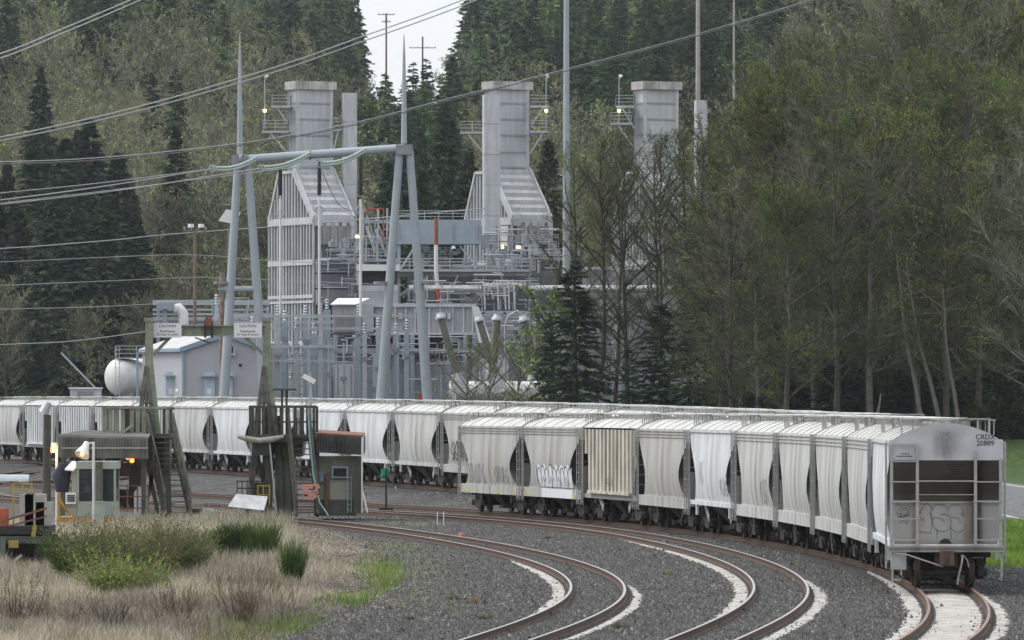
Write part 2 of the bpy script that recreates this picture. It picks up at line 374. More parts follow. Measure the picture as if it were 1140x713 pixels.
# pale dust strips along the curves
def dust(T, side0, side1, Y0, Y1, label, taper=True, dz=.0):
    t0, t1 = T.t_of_Y(Y0), T.t_of_Y(Y1); rows = []; n = int((t1-t0)/.35); rg = random.Random(int(Y0*10+side0*100))
    mb = MB()
    for i in range(n+1):
        u = i/n; t = t0+(t1-t0)*u; p = T.at(t); d = T.tan(t); nn = Vector((d.y, -d.x, 0))
        w = min(1, 3.5*u, 3.5*(1-u))**.6 if taper else 1
        j = rg.uniform(-.10, .08)
        a, b = side0, side0+(side1-side0)*w+j*(1 if side1 > side0 else -1)
        rows.append([p+nn*a+Vector((0,0,-.186+dz)), p+nn*((a+b)/2)+Vector((0,0,-.160+dz)), p+nn*b+Vector((0,0,-.186+dz))])
    mb.grid(rows)
    o = single('ballast_dust', mb, M_dustp, label, 'dust', kind='stuff'); return o
def dust_mat():
    m = bpy.data.materials.new('dusty_strip'); m.use_nodes = True; nt = m.node_tree; N = nt.nodes; L = nt.links; b = N['Principled BSDF']; b.inputs['Roughness'].default_value = .95
    g = N.new('ShaderNodeNewGeometry'); n = N.new('ShaderNodeTexNoise'); n.inputs['Scale'].default_value = 3.2; n.inputs['Detail'].default_value = 9; n.inputs['Roughness'].default_value = .72
    mp = N.new('ShaderNodeMapping'); mp.inputs['Scale'].default_value = (.55, 1.6, 1); L.new(g.outputs['Position'], mp.inputs['Vector']); L.new(mp.outputs['Vector'], n.inputs['Vector'])
    r = N.new('ShaderNodeValToRGB'); e = r.color_ramp.elements; e[0].position = .41; e[0].color = (.08,.078,.075,1); e[1].position = .6; e[1].color = (.50,.475,.44,1); k = e.new(.455); k.color = (.36,.34,.315,1)
    L.new(n.outputs['Fac'], r.inputs['Fac']); L.new(r.outputs['Color'], b.inputs['Base Color'])
    return m
M_dustp = dust_mat()
def yof(py): return F*CAMZ/(py-HY)
dust(T1, -.84, -1.28, yof(700), yof(618), 'pale dust inside the curve of the nearest track')
dust(T1, .98, 1.25, yof(720), yof(645), 'patchy pale dust outside the nearest curve')
dust(T2, -.84, -1.32, yof(712), yof(596), 'broad pale dust strip inside the second curve')
dust(T2, .92, 1.28, yof(740), yof(636), 'pale dust strip outside the second curve')
dust(T3, -.86, -1.36, yof(760), yof(630), 'pale dust strip left of the rusty front track')
dust(T3, -.62, .62, yof(800), yof(650), 'white dust covering the sleepers in front of the last hopper', taper=False, dz=.01)
dust(T3, .88, 1.22, yof(800), yof(645), 'pale dust strip right of the rusty front track')

# loose stones lying on the ballast where they are close enough to be seen
def stones(n=210000):
    rng = np.random.default_rng(8); px = rng.uniform(260, 1160, n); py = rng.uniform(556, 740, n); Y = F*(CAMZ+.19)/(py-HY); X_ = (px-CX)*Y/F
    keep = np.ones(n, bool)
    for T, wide in ((T1, 0), (T2, 0), (T3, 1)):
        q = np.array([tuple(T.at(t))[:2] for t in np.arange(T.x0-40, T.t_of_Y(235), .6)])
        for i in range(0, n, 20000):
            d2 = np.sqrt(((X_[i:i+20000,None]-q[None,:,0])**2+(Y[i:i+20000,None]-q[None,:,1])**2).min(1)); yy = Y[i:i+20000]
            on = ((d2 > .84) & (d2 < 1.3) & (yy < 215)) | ((d2 < .66) & (yy < 178) & bool(wide)); keep[i:i+20000] &= ~(on & (rng.uniform(0, 1, len(d2)) < .86))
    X_, Y = X_[keep], Y[keep]; n = len(X_)
    z = ground_np(X_, Y)-.195; s = rng.uniform(.014, .038, n)*(1+rng.exponential(.3, n))
    a = rng.uniform(0, 2*PI, n); V = np.zeros((n, 4, 3))
    for k in range(3): V[:,k,0] = X_+np.cos(a+k*2.1)*s*rng.uniform(.7, 1.3, n); V[:,k,1] = Y+np.sin(a+k*2.1)*s*rng.uniform(.7, 1.3, n); V[:,k,2] = z-.004
    V[:,3,0] = X_+rng.normal(size=n)*s*.3; V[:,3,1] = Y+rng.normal(size=n)*s*.3; V[:,3,2] = z+s*rng.uniform(.6, 1.5, n)
    b = np.arange(n)[:,None]*4; Fc = np.concatenate([b+[0,1,3], b+[1,2,3], b+[2,0,3]], 0)
    m = bpy.data.materials.new('ballast_stone'); m.use_nodes = True; nt = m.node_tree; bb = nt.nodes['Principled BSDF']; bb.inputs['Roughness'].default_value = .9
    g = nt.nodes.new('ShaderNodeNewGeometry'); r = nt.nodes.new('ShaderNodeValToRGB'); e = r.color_ramp.elements; e[0].color = (.030,.029,.029,1); e[1].color = (.21,.205,.195,1); k = e.new(.6); k.color = (.075,.073,.072,1); k = e.new(.9); k.color = (.11,.106,.10,1)
    nt.links.new(g.outputs['Random Per Island'], r.inputs['Fac']); nt.links.new(r.outputs['Color'], bb.inputs['Base Color'])
    o = link_mesh('ballast_stones', np_object('ballast_stones', V.reshape(-1, 3), Fc, m)); meta(o, 'loose grey stones scattered over the track ballast', 'gravel', kind='stuff')
stones()
# ------------------------------------------------------------------ hopper cars
# local axes: x along the car, y across, z up from the rail head; half length L0
L0 = 6.12
def car_mat(name, col, streak=.5, col2=None): return mat(name, tuple(c*.86 for c in col), .55, .12, .55, streak=streak, streak_col=(.20,.185,.165), col2=col2 or tuple(c*1.04 for c in col), thr=(.3,.62))
MC_white = car_mat('hopper_white', (.62,.64,.66), .5); MC_grey = car_mat('hopper_grey', (.42,.42,.405), .75); MC_lgrey = car_mat('hopper_light_grey', (.50,.505,.50), .75)
MC_cream = car_mat('hopper_cream', (.50,.46,.36), .8, (.60,.57,.49)); MC_dirty_gap = car_mat('hopper_dirty_and_gap_grey', (.34,.335,.32), .7)
MC_roof = mat('hopper_roof', (.36,.36,.345), .6, .2, 1.4, col2=(.60,.60,.585)); MC_end2 = mat('near_slope_sheet', (.13,.13,.125), .8, .3, 1.2)  # near slope sheet: recess shade is part of its dark colour
MC_end = mat('hopper_slope_sheet', (.065,.065,.062), .8, .3, 1.2, streak=.6, streak_col=(.05,.045,.04))  # dark base colour carries the shade of the end recess, plus grime
MC_chute = mat('hopper_chute', (.07,.068,.064), .8, .35, 1.5); MC_trim = mat('hopper_ladder', (.33,.33,.325), .6, .15, 2); MC_walk = mat('roof_walkway', (.40,.40,.385), .6, .15, 2)
PROF = [(1.30,1.46,.75),(1.42,1.50,1.1),(1.60,1.54,1.45),(1.85,1.58,1.8),(2.12,1.61,1.98),(2.40,1.62,1.95),(2.66,1.62,1.72),(2.95,1.61,1.3),(3.22,1.59,.85),(3.48,1.57,.45),(3.70,1.55,.14),(3.82,1.54,.03),(4.12,1.52,0)]   # z, half width, recess of the end
def car_body_round():
    mb = MB()
    for sy in (-1, 1):
        rows = []
        for z, w, r in PROF:
            l = L0-.05-r; rows.append([(x, sy*w, z) for x in np.linspace(-l, l, 13)])
        mb.grid(rows)
    return mb
def car_slopes(sx):
    mb = MB()
    if 1:
        rows = []
        for z, w, r in PROF: rows.append([(sx*(L0-.05-r), y, z) for y in (-w, -w/2, 0, w/2, w)])
        mb.grid(rows)
    return mb
def arc_roof(y): return 4.12+.47*(1-(y/1.52)**2)**.9 if abs(y) < 1.52 else 4.12
def car_roof():
    mb = MB(); ys = np.linspace(-1.52, 1.52, 13)
    mb.grid([[(x, y, arc_roof(y)) for y in ys] for x in np.linspace(-L0, L0, 9)])
    for x in np.linspace(-L0+1.9, L0-1.9, 5):   # roof carlines
        for a, b in zip(ys[:-1], ys[1:]): mb.bar((x, a, arc_roof(a)+.012), (x, b, arc_roof(b)+.012), .06, .03)
    return mb
def car_hood(sx):
    mb = MB(); ys = np.linspace(-1.52, 1.52, 13); x = sx*(L0+.012)
    poly = [(-1.60, 3.58), (1.60, 3.58), (1.60, 4.10)]+[(y, arc_roof(y)+.02) for y in ys[::-1]]+[(-1.60, 4.10)]
    n = len(poly); mb.add([(x, y, z) for y, z in poly]+[(x-sx*.06, y, z) for y, z in poly], [tuple(range(n)), tuple(range(2*n-1, n-1, -1))]+[(i, i+n, (i+1) % n+n, (i+1) % n) for i in range(n)])
    return mb
def ladder(x0, x1, y0, y1, z0, z1, step=.42, r=.016, off=(0,0)):
    mb = MB()
    for x, y in ((x0, y0), (x1, y1)): mb.cb((x, y, (z0+z1)/2), (r*2.4, r*2.4, z1-z0))
    z = z0+.15
    while z < z1: mb.bar((x0, y0, z), (x1, y1, z), r*1.5); z += step
    return mb
def wheel_mb(x, sy):
    mb = MB(); y = sy*.7525
    mb.tube([(x, y-sy*.07, .42), (x, y-sy*.03, .42)], .455, 20); mb.tube([(x, y-sy*.03, .42), (x, y+sy*.07, .42)], .42, 20)
    mb.tube([(x, y+sy*.07, .42), (x, y+sy*.10, .42)], [.30, .26], 14); return mb
def bogie(parent, cx):
    fr = MB()
    for sy in (-1, 1):
        y0, y1 = (.95, 1.13) if sy > 0 else (-1.13, -.95)
        fr.prism([(cx-1.12,.33),(cx-1.12,.56),(cx-.55,.60),(cx-.42,.80),(cx+.42,.80),(cx+.55,.60),(cx+1.12,.56),(cx+1.12,.33),(cx+.70,.33),(cx+.38,.22),(cx-.38,.22),(cx-.70,.33)], y0, y1)
        for k in (-.2, 0, .2): fr.tube([(cx+k, sy*1.04, .36), (cx+k, sy*1.04, .62)], .08, 8)
        for k in (-.86, .86): fr.tube([(cx+k, sy*.9, .42), (cx+k, sy*1.2, .42)], .12, 10)
        fr.cb((cx, sy*1.16, .7), (.5, .1, .14))
    fr.cb((cx, 0, .66), (.36, 2.2, .26))
    for k in (-.48, .48): fr.cb((cx+k, 0, .5), (.1, 1.5, .12))
    b = fr.build('bogie', M_truck, parent, world=False)
    for k in (-.86, .86):
        MB().tube([(cx+k, -.95, .42), (cx+k, .95, .42)], .075, 8).build('axle', M_truck, b, world=False)
        for sy in (-1, 1): wheel_mb(cx+k, sy).build('wheel', M_wheel, b, world=False)
    return b
M_wheel = mat('wheel_steel', (.03,.025,.022), .6, .4, 4, col2=(.06,.042,.032))
def make_car(style, mbody, label, near=False):
    r = root('hopper_car', (0,0,0), label, 'hopper car', None)
    mroof = MC_roof; mtrim = MC_trim; w = 1.6
    if style == 'ribbed':
        mb = MB(); zt = 4.05
        for sy in (-1, 1):
            y = sy*1.44
            mb.add([(-L0+1.55, y, 1.3), (L0-1.55, y, 1.3), (L0-1.05, y, 2.1), (L0-.45, y, 3.2), (L0-.3, y, zt), (-L0+.3, y, zt), (-L0+.45, y, 3.2), (-L0+1.05, y, 2.1)], [tuple(range(8))])
        mb.build('panel', MC_dirty_gap, r, world=False)  # shade between the ribs is put into this darker panel colour
        rb = MB(); n = 14
        for i in range(n):
            x = -L0+.62+(2*L0-1.24)*i/(n-1); z0 = 1.3
            if abs(x) > L0-1.5: z0 = 1.3+(abs(x)-(L0-1.5))*1.9
            for sy in (-1, 1): rb.cb((x, sy*1.49, (z0+zt)/2), (.40, .1, zt-z0))
        for sy in (-1, 1): rb.cb((0, sy*1.54, 1.32), (2*(L0-1.45), .2, .12))
        rb.build('side_rib', mbody, r, world=False)
        for sx in (-1, 1):
            sl = MB(); sl.grid([[(sx*(L0-a), y, z) for y in (-1.44, 1.44)] for a, z in ((1.55,1.3),(1.05,2.1),(.45,3.2),(.3,4.05))]); sl.build('slope_sheet', MC_end, r, world=False)
    else:
        car_body_round().build('body', mbody, r, world=False)
        for sx in (-1, 1): car_slopes(sx).build('slope_sheet', MC_end if not (near and sx == 1) else MC_end2, r, world=False)
        if style == 'chord':
            c = MB()
            for sy in (-1, 1):
                for z in (3.80, 3.92, 4.04): c.cb((0, sy*1.55, z), (2*L0-.1, .07, .045))
            c.build('top_chord', mbody, r, world=False)
        else:
            c = MB()
            for sy in (-1, 1): c.cb((0, sy*1.54, 4.09), (2*L0-.06, .1, .12))
            c.build('top_chord', mbody, r, world=False)
        for sx in (-1, 1):
            if not near: MB().cb((sx*(L0-.85), 0, 1.84), (.05, 2.7, 1.15)).build('end_plate', MC_dirty_gap, r, world=False)
    car_roof().build('roof', mroof, r, world=False)
    for sx in (-1, 1):
        if near and sx == 1: continue
        car_hood(sx).build('end_hood', mbody, r, world=False)
    s = MB()
    for sy in (-1, 1):
        if style == 'plain': s.cb((0, sy*1.5, 1.24), (2*L0-.1, .12, .17))
        elif style == 'ribbed': s.cb((0, sy*1.42, 1.14), (2*L0-.1, .1, .2))
        else: s.cb((0, sy*1.52, 1.14), (2*L0-.06, .1, .42))
    if style == 'plain':
        for sy in (-1, 1):
            for x in (-4.4, 4.4): s.cb((x, sy*1.5, 1.0), (.22, .1, .5))
    for sx in (-1, 1): s.cb((sx*(L0-.03), 0, 1.14), (.12, 3.1, .2))
    s.build('side_sill', mbody if style != 'ribbed' else mtrim, r, world=False)
    u = MB(); u.cb((0, 0, .92), (2*L0-.2, .5, .34))
    for sx in (-1, 1): u.cb((sx*(L0-1.9), 0, .98), (.5, 2.7, .3))
    u.build('underframe', M_blk, r, world=False)
    for hx in (-1.75, 1.75):
        h = MB(); rows = []
        for z, hl, hw in ((1.32,1.95,1.35),(.75,.75,.8),(.42,.42,.5),(.3,.42,.5)):
            rows.append([(hx-hl,-hw,z),(hx+hl,-hw,z),(hx+hl,hw,z),(hx-hl,hw,z),(hx-hl,-hw,z)])
        h.grid(rows, False); h.cb((hx, 0, .28), (1.0, 1.15, .1)); h.build('discharge_hopper', MC_chute, r, world=False)
    d = MB()
    for sx in (-1, 1):
        for sy in (-1, 1): d.bar((sx*(L0-1.4), sy*1.3, 1.75), (sx*(L0-3.3), sy*1.25, .62), .34, .03, up=(0,1,0))
    d.build('slope_brace', MC_trim if style != 'chord' else MC_chute, r, world=False)
    for sx in (-1, 1): bogie(r, sx*(L0-1.9))
    for sx in (-1, 1):
        for sy in (-1, 1):
            if near and sx == 1: continue
            ladder(sx*(L0-.06), sx*(L0-.50), sy*1.64, sy*1.64, .72, 4.1).build('side_ladder', mtrim, r, world=False)
            ladder(sx*(L0+.04), sx*(L0+.04), sy*1.55, sy*1.1, 1.2, 4.05).build('end_ladder', mtrim, r, world=False)
    # roof walkway
    wk = MB()
    for sy in (-1, 1):
        wk.cb((0, sy*.52, 4.73), (2*L0-.1, .26, .035)); wk.cb((0, sy*.72, 4.71), (2*L0-.1, .03, .05))
        for x in np.linspace(-L0+.15, L0-.15, 14): wk.cb((x, sy*.66, 4.60), (.04, .04, .26))
        for x in np.linspace(-L0+.3, L0-.3, 27): wk.cb((x, sy*.60, 4.70), (.05, .34, .03))
    for sx in (-1, 1):
        wk.cb((sx*(L0-.3), 0, 4.735), (.5, 2.5, .03)); 
        for y in (-1.22, -.9, .9, 1.22): wk.cb((sx*(L0-.08), y, 4.5), (.04, .04, .46)); wk.cb((sx*(L0-.52), y, 4.5), (.04, .04, .46))
        for sy in (-1, 1): wk.cb((sx*(L0-.3), sy*1.24, 4.72), (.5, .03, .05))
    wk.build('roof_walkway', MC_walk, r, world=False)
    for x in (-4.1, -1.4, 1.4, 4.1):
        hb = MB(); hb.tube([(x, 0, 4.55), (x, 0, 4.70)], .30, 14); hb.tube([(x, 0, 4.70), (x, 0, 4.75), (x, 0, 4.775)], [.34, .34, .2], 14)
        hb.cb((x+.36, 0, 4.72), (.12, .1, .08)); hb.build('hatch', MC_roof, r, world=False)
    cp = MB()
    for sx in (-1, 1):
        cp.cb((sx*(L0+.12), 0, .86), (.34, .22, .2)); cp.cb((sx*(L0+.30), 0, .86), (.12, .34, .28)); cp.cb((sx*(L0-.0), 0, .88), (.12, .46, .36))
    cp.build('coupler', M_truck, r, world=False)
    return r
def put_car(r, T, t, label, sx=1.0, half=4.2):
    a, b = T.at(t-half), T.at(t+half); mid = (a+b)/2; d = a-b      # +x faces the camera (smaller t)
    r.location = mid; r.rotation_euler = (0, -math.asin(d.z/d.length), math.atan2(d.y, d.x)); r['label'] = label
    return r
def ribbon(mb, pts, w, pl):
    """flat painted stroke along pts (u,v); pl maps (u,v) to the surface"""
    n = len(pts)
    for i in range(n-1):
        a, b = Vector(pts[i]), Vector(pts[i+1]); d = b-a
        if d.length < 1e-5: continue
        d.normalize(); q = Vector((-d.y, d.x))*w/2; e = d*w*.3
        mb.add([pl(*(a-e-q)), pl(*(b+e-q)), pl(*(b+e+q)), pl(*(a-e+q))], [(0,1,2,3)])
def smooth_pts(p, n=4):
    out = []
    for i in range(len(p)-1):
        p0, p1, p2, p3 = [Vector(p[max(0, min(len(p)-1, j))]) for j in (i-1, i, i+1, i+2)]
        for k in range(n):
            t = k/n; out.append(.5*((2*p1)+(p2-p0)*t+(2*p0-5*p1+4*p2-p3)*t*t+(3*p1-p0-3*p2+p3)*t**3))
    out.append(Vector(p[-1])); return [tuple(v) for v in out]
def text_mb(s, size, pl, extr=0):
    """lettering as flat faces mapped to a surface"""
    c = bpy.data.curves.new('lettering', 'FONT'); c.body = s; c.size = size; c.resolution_u = 3; c.align_x = 'CENTER'; c.align_y = 'CENTER'; c.offset = size*.012
    o = bpy.data.objects.new('lettering', c); COL.objects.link(o)
    bpy.context.view_layer.update(); dg = bpy.context.evaluated_depsgraph_get(); me = o.evaluated_get(dg).to_mesh()
    mb = MB(); mb.add([pl(v.co.x, v.co.y) for v in me.vertices], [tuple(p.vertices) for p in me.polygons])
    o.evaluated_get(dg).to_mesh_clear(); bpy.data.objects.remove(o); bpy.data.curves.remove(c); return mb
M_ink = mat('black_spray_paint', (.03,.03,.035), .6, .1, 3); M_inkw = mat('white_spray_paint', (.66,.67,.72), .6, .06, 3); M_inkg = mat('grey_spray_paint', (.17,.17,.17), .6, .2, 3)
M_stencil = mat('stencil_paint', (.03,.03,.045), .6, .1, 3); M_ycon = mat('yellow_reflector', (.55,.42,.06), .5, .1, 3)

base = {'plain': make_car('plain', MC_white, 'x'), 'chord': make_car('chord', MC_grey, 'x'), 'ribbed': make_car('ribbed', MC_cream, 'x')}
_used = set()
def new_car(style, m, T, t, label, group):
    b = base[style]
    r = copy_tree(b)
    for c in r.children:
        if c.name.split('.')[0] in ('body', 'end_hood', 'top_chord', 'side_sill', 'side_rib'):
            c.material_slots[0].link = 'OBJECT'; c.material_slots[0].material = m if not (c.name.startswith('side_sill') and style == 'ribbed') else MC_trim
    r['group'] = group
    put_car(r, T, t, label); return r
G1 = 'hopper cars of the front train'; G2 = 'hopper cars of the far train'
PITCH = 12.9; PITCH3 = 12.62
tn = T3.t_of_Y(F/39.9)         # front face of the nearest car
front = [('plain', MC_white, None), ('chord', MC_lgrey, 'light grey hopper directly behind the nearest numbered hopper car'),
 ('chord', MC_lgrey, 'narrow-looking pale hopper third from the near end of the front train'),
 ('chord', MC_lgrey, 'off-white hopper with three rails under its roof edge, fourth from the near end'),
 ('chord', MC_lgrey, 'streaked light grey hopper fifth from the near end of the front train'),
 ('plain', MC_white, 'clean white round-sided hopper between streaked grey ones, sixth from the near end'),
 ('chord', MC_grey, 'grey hopper between the cream ribbed car and the clean white one'),
 ('ribbed', MC_cream, 'cream hopper car with vertical ribs and yellowish rust stains'),
 ('chord', MC_grey, 'grey hopper with large white bubble graffiti low on its side'),
 ('chord', MC_grey, 'grey hopper at the far left end of the front train, faint graffiti')]
CARS = []
for i, (st, m, lb) in enumerate(front):
    t = tn+.08+L0+PITCH3*i
    if i == 0:
        r = make_car('plain', MC_white, 'x', near=True); r['group'] = G1
        put_car(r, T3, t, 'nearest hopper car, end on, with number 20889, ladders and graffiti on its end')
    else: r = new_car(st, m, T3, t, lb, G1)
    CARS.append(r)
far = [('plain', MC_white), ('chord', MC_grey), ('chord', MC_dirty_gap), ('plain', MC_lgrey), ('plain', MC_white), ('plain', MC_white), ('plain', MC_white), ('plain', MC_lgrey), ('ribbed', MC_white), ('ribbed', MC_white), ('ribbed', MC_lgrey), ('ribbed', MC_white), ('plain', MC_lgrey), ('plain', MC_white)]
# far train: car joint at pixel x 486 on this track
def t_at_px(T, px, off=-1.6):
    best = min(((abs(CX+(T.at(t).x+off)*F/T.at(t).y-px), t) for t in np.arange(T.x0, T.seg[-1], .5))); return best[1]
tj = t_at_px(T4, 489)
seq = []
for k in range(-8, 12): seq.append((k, tj+PITCH*k+PITCH/2))
names = {-8: ('chord', MC_grey, 'far-train hopper whose roof shows just behind the cars nearest the bend'), -7: ('plain', MC_lgrey, 'far-train hopper seen only as a roof behind the white round-sided car'),
 -6: ('chord', MC_grey, 'far-train hopper with its dull roof behind the grey hopper and the ribbed cream one'), -5: ('chord', MC_dirty_gap, 'far-train hopper with rusty roof, mostly hidden behind the ribbed cream car'),
 -4: ('plain', MC_grey, 'far-train hopper whose roof shows behind the bubble-graffiti car'), -3: ('chord', MC_dirty_gap, 'far-train hopper with brown-grey roof behind the front train far end'),
 -2: ('chord', MC_grey, 'far-train grey hopper half hidden by the last car of the front train'), -1: ('chord', MC_grey, 'far-train hopper with dark graffiti, just left of the front train'),
 0: ('plain', MC_lgrey, 'pale far-train hopper standing above the small green flag'), 1: ('plain', MC_white, 'white hopper right of the timber-clad loading tower, behind its lean-to shed'),
 2: ('plain', MC_white, 'white hopper directly behind the right hand loading tower'), 3: ('plain', MC_white, 'clean white hopper between the two loading towers, nearer the right one'),
 4: ('plain', MC_white, 'white hopper with faint pink marks between the two loading towers'), 5: ('plain', MC_lgrey, 'white hopper behind the long stairway of the left loading tower'),
 6: ('ribbed', MC_lgrey, 'ribbed hopper behind the slatted platform of the left loading tower'), 7: ('ribbed', MC_white, 'bluish white ribbed hopper above the tin roof shed'),
 8: ('ribbed', MC_white, 'white ribbed hopper beside the floodlight on the dark pole'), 9: ('ribbed', MC_white, 'white ribbed hopper left of the dark floodlight pole'),
 10: ('plain', MC_lgrey, 'hopper cut by the left edge of the picture'), 11: ('plain', MC_white, 'hopper beyond the left edge')}
FAR = {}
for k, t in seq:
    if k == 11: continue
    if T4.at(t-7).y < 225: continue
    st, m, lb = names[k]; FAR[k] = new_car(st, m, T4, t, lb, G2)
for b in base.values():
    for c in list(b.children):
        for d in list(c.children): bpy.data.objects.remove(d)
        bpy.data.objects.remove(c)
    bpy.data.objects.remove(b)
# ---- end of the nearest car
def near_end():
    r = CARS[0]; X = L0; W = False
    def m_stain(name, c, stain, ys, wid, amt):
        m = bpy.data.materials.new(name); m.use_nodes = True; nt = m.node_tree; N = nt.nodes; L = nt.links; b = N['Principled BSDF']; b.inputs['Roughness'].default_value = .65
        tc = N.new('ShaderNodeTexCoord'); sp = N.new('ShaderNodeSeparateXYZ'); L.new(tc.outputs['Object'], sp.inputs[0])
        n = N.new('ShaderNodeTexNoise'); mp = N.new('ShaderNodeMapping'); mp.inputs['Scale'].default_value = (1, 3, .5); L.new(tc.outputs['Object'], mp.inputs['Vector']); L.new(mp.outputs['Vector'], n.inputs['Vector']); n.inputs['Scale'].default_value = 2.2; n.inputs['Detail'].default_value = 7
        n0 = N.new('ShaderNodeTexNoise'); n0.inputs['Scale'].default_value = 1.6; n0.inputs['Detail'].default_value = 6; L.new(tc.outputs['Object'], n0.inputs['Vector'])
        r0 = N.new('ShaderNodeValToRGB'); r0.color_ramp.elements[0].position = .3; r0.color_ramp.elements[1].position = .7; r0.color_ramp.elements[0].color = (*[k*.82 for k in c], 1); r0.color_ramp.elements[1].color = (*[k*1.08 for k in c], 1); L.new(n0.outputs['Fac'], r0.inputs['Fac'])
        out = r0.outputs['Color']
        for y0, w, am, zc, zw, col in stain:
            s1 = N.new('ShaderNodeMath'); s1.operation = 'SUBTRACT'; s1.inputs[1].default_value = y0; L.new(sp.outputs['Y'], s1.inputs[0])
            s2 = N.new('ShaderNodeMath'); s2.operation = 'DIVIDE'; s2.inputs[1].default_value = w; L.new(s1.outputs[0], s2.inputs[0])
            s3 = N.new('ShaderNodeMath'); s3.operation = 'POWER'; s3.inputs[1].default_value = 2; s3a = N.new('ShaderNodeMath'); s3a.operation = 'ABSOLUTE'; L.new(s2.outputs[0], s3a.inputs[0]); L.new(s3a.outputs[0], s3.inputs[0])
            z1 = N.new('ShaderNodeMath'); z1.operation = 'SUBTRACT'; z1.inputs[1].default_value = zc; L.new(sp.outputs['Z'], z1.inputs[0])
            z2 = N.new('ShaderNodeMath'); z2.operation = 'DIVIDE'; z2.inputs[1].default_value = zw; L.new(z1.outputs[0], z2.inputs[0])
            z3 = N.new('ShaderNodeMath'); z3.operation = 'POWER'; z3.inputs[1].default_value = 4; z3a = N.new('ShaderNodeMath'); z3a.operation = 'ABSOLUTE'; L.new(z2.outputs[0], z3a.inputs[0]); L.new(z3a.outputs[0], z3.inputs[0])
            sm = N.new('ShaderNodeMath'); sm.operation = 'ADD'; L.new(s3.outputs[0], sm.inputs[0]); L.new(z3.outputs[0], sm.inputs[1])
            nz = N.new('ShaderNodeMath'); nz.operation = 'MULTIPLY_ADD'; nz.inputs[1].default_value = 1.6; nz.inputs[2].default_value = .2; L.new(n.outputs['Fac'], nz.inputs[0])
            dv = N.new('ShaderNodeMath'); dv.operation = 'MULTIPLY'; L.new(sm.outputs[0], dv.inputs[0]); dv.inputs[1].default_value = -1
            ex = N.new('ShaderNodeMath'); ex.operation = 'EXPONENT'; L.new(dv.outputs[0], ex.inputs[0])
            fm = N.new('ShaderNodeMath'); fm.operation = 'MULTIPLY'; fm.use_clamp = True; L.new(ex.outputs[0], fm.inputs[0]); L.new(nz.outputs[0], fm.inputs[1])
            fa = N.new('ShaderNodeMath'); fa.operation = 'MULTIPLY'; fa.inputs[1].default_value = am; L.new(fm.outputs[0], fa.inputs[0])
            mx = N.new('ShaderNodeMixRGB'); mx.inputs['Color2'].default_value = (*col, 1); L.new(fa.outputs[0], mx.inputs['Fac']); L.new(out, mx.inputs['Color1']); out = mx.outputs['Color']
        L.new(out, b.inputs['Base Color']); return m
    brown = (.05,.04,.03); dk = (.02,.018,.015)
    # local y runs to the viewer's right from the near end (x towards the camera): viewer right = +y? set by RS
    RS = 1
    mh = m_stain('near_hood_paint', (.47,.48,.50), [(-.02*RS, .34, .75, 4.0, .42, (.13,.11,.09)), (-.3, .9, .3, 4.5, .22, (.25,.23,.21))], 0, 0, 0)
    ms = m_stain('near_slope_dirt_shade', (.15,.135,.115), [(.92*RS, .22, .95, 2.6, 1.6, dk), (-1.0, .3, .5, 2.3, 1.2, (.06,.05,.04))], 0, 0, 0)  # base colour mixes brown dirt with painted shade below the hood
    me_ = m_stain('near_end_plate_paint', (.33,.325,.31), [(.86*RS, .20, 1.0, 1.9, .9, dk), (.62*RS, .12, .6, 1.7, .9, (.16,.09,.06)), (-.85*RS, .13, .75, 1.6, 1.2, (.14,.09,.06)), (0, 1.6, .5, 1.15, .12, (.12,.09,.07))], 0, 0, 0)
    h = car_hood(1).build('end_hood', mh, r, world=False)
    for c in r.children:
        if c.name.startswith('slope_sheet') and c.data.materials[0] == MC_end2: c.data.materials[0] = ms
    pl = MB(); pl.cb((X-.34, 0, 1.82), (.04, 3.06, 1.16)); pl.cb((X-.30, 0, 2.40), (.06, 3.1, .05))
    ep = pl.build('end_plate', me_, r, world=False)
    b2 = MB(); b2.cb((-X+.85, 0, 1.84), (.05, 2.7, 1.15)); b2.build('end_plate', MC_dirty_gap, r, world=False)
    # edge return of the side sheets at the front corners
    # ladders and grab irons as in the photo: uprights at four places across the end
    xo = X+.10
    for ya, yb, zt in ((-1.52, -.80, 4.02), (.82, 1.52, 3.85)):
        l = MB()
        for y, z1 in ((ya, zt if ya < 0 else 3.62), (yb, zt if ya < 0 else 3.62)):
            if ya > 0 and y == ya: z1 = 3.85
            l.cb((xo, y, (1.2+z1)/2), (.05, .085, z1-1.2))
        for z in (1.36, 1.95, 2.44, 2.98): l.bar((xo+.03, ya-.06, z), (xo+.03, yb+.06, z), .035)
        if ya < 0: l.bar((xo+.03, ya, 3.55), (xo+.03, yb, 3.55), .035); l.bar((xo, ya, 4.02), (xo, yb, 4.02), .04)
        l.build('end_ladder', MC_trim, r, world=False)
    g = MB(); g.bar((xo+.03, -.8, 3.0), (xo+.03, .82, 3.0), .035); g.bar((xo+.03, -.8, 2.62), (xo+.03, .82, 2.62), .02); g.build('grab_iron', MC_trim, r, world=False)
    for sy in (-1, 1):
        ladder(X-.02, X-.5, sy*1.66, sy*1.66, .55 if sy < 0 else .75, 4.1).build('side_ladder', MC_trim, r, world=False)
    s = MB(); s.cb((X+.10, -.0, 1.16), (.34, 3.2, .06)); s.cb((X+.17, 0, 1.08), (.1, 3.22, .12)); s.build('end_platform', me_, r, world=False)
    s = MB(); s.cb((X-.1, -1.32, .78), (.5, .42, .5)); s.cb((X+.1, -1.5, .55), (.05, .06, .75)); s.cb((X+.1, -1.25, .62), (.05, .05, .5)); s.bar((X+.1, -1.5, .25), (X+.1, -1.25, .25), .05)
    for z in (.9, .5, .28): s.bar((X+.1, 1.46, z), (X+.1, 1.58, z), .05)
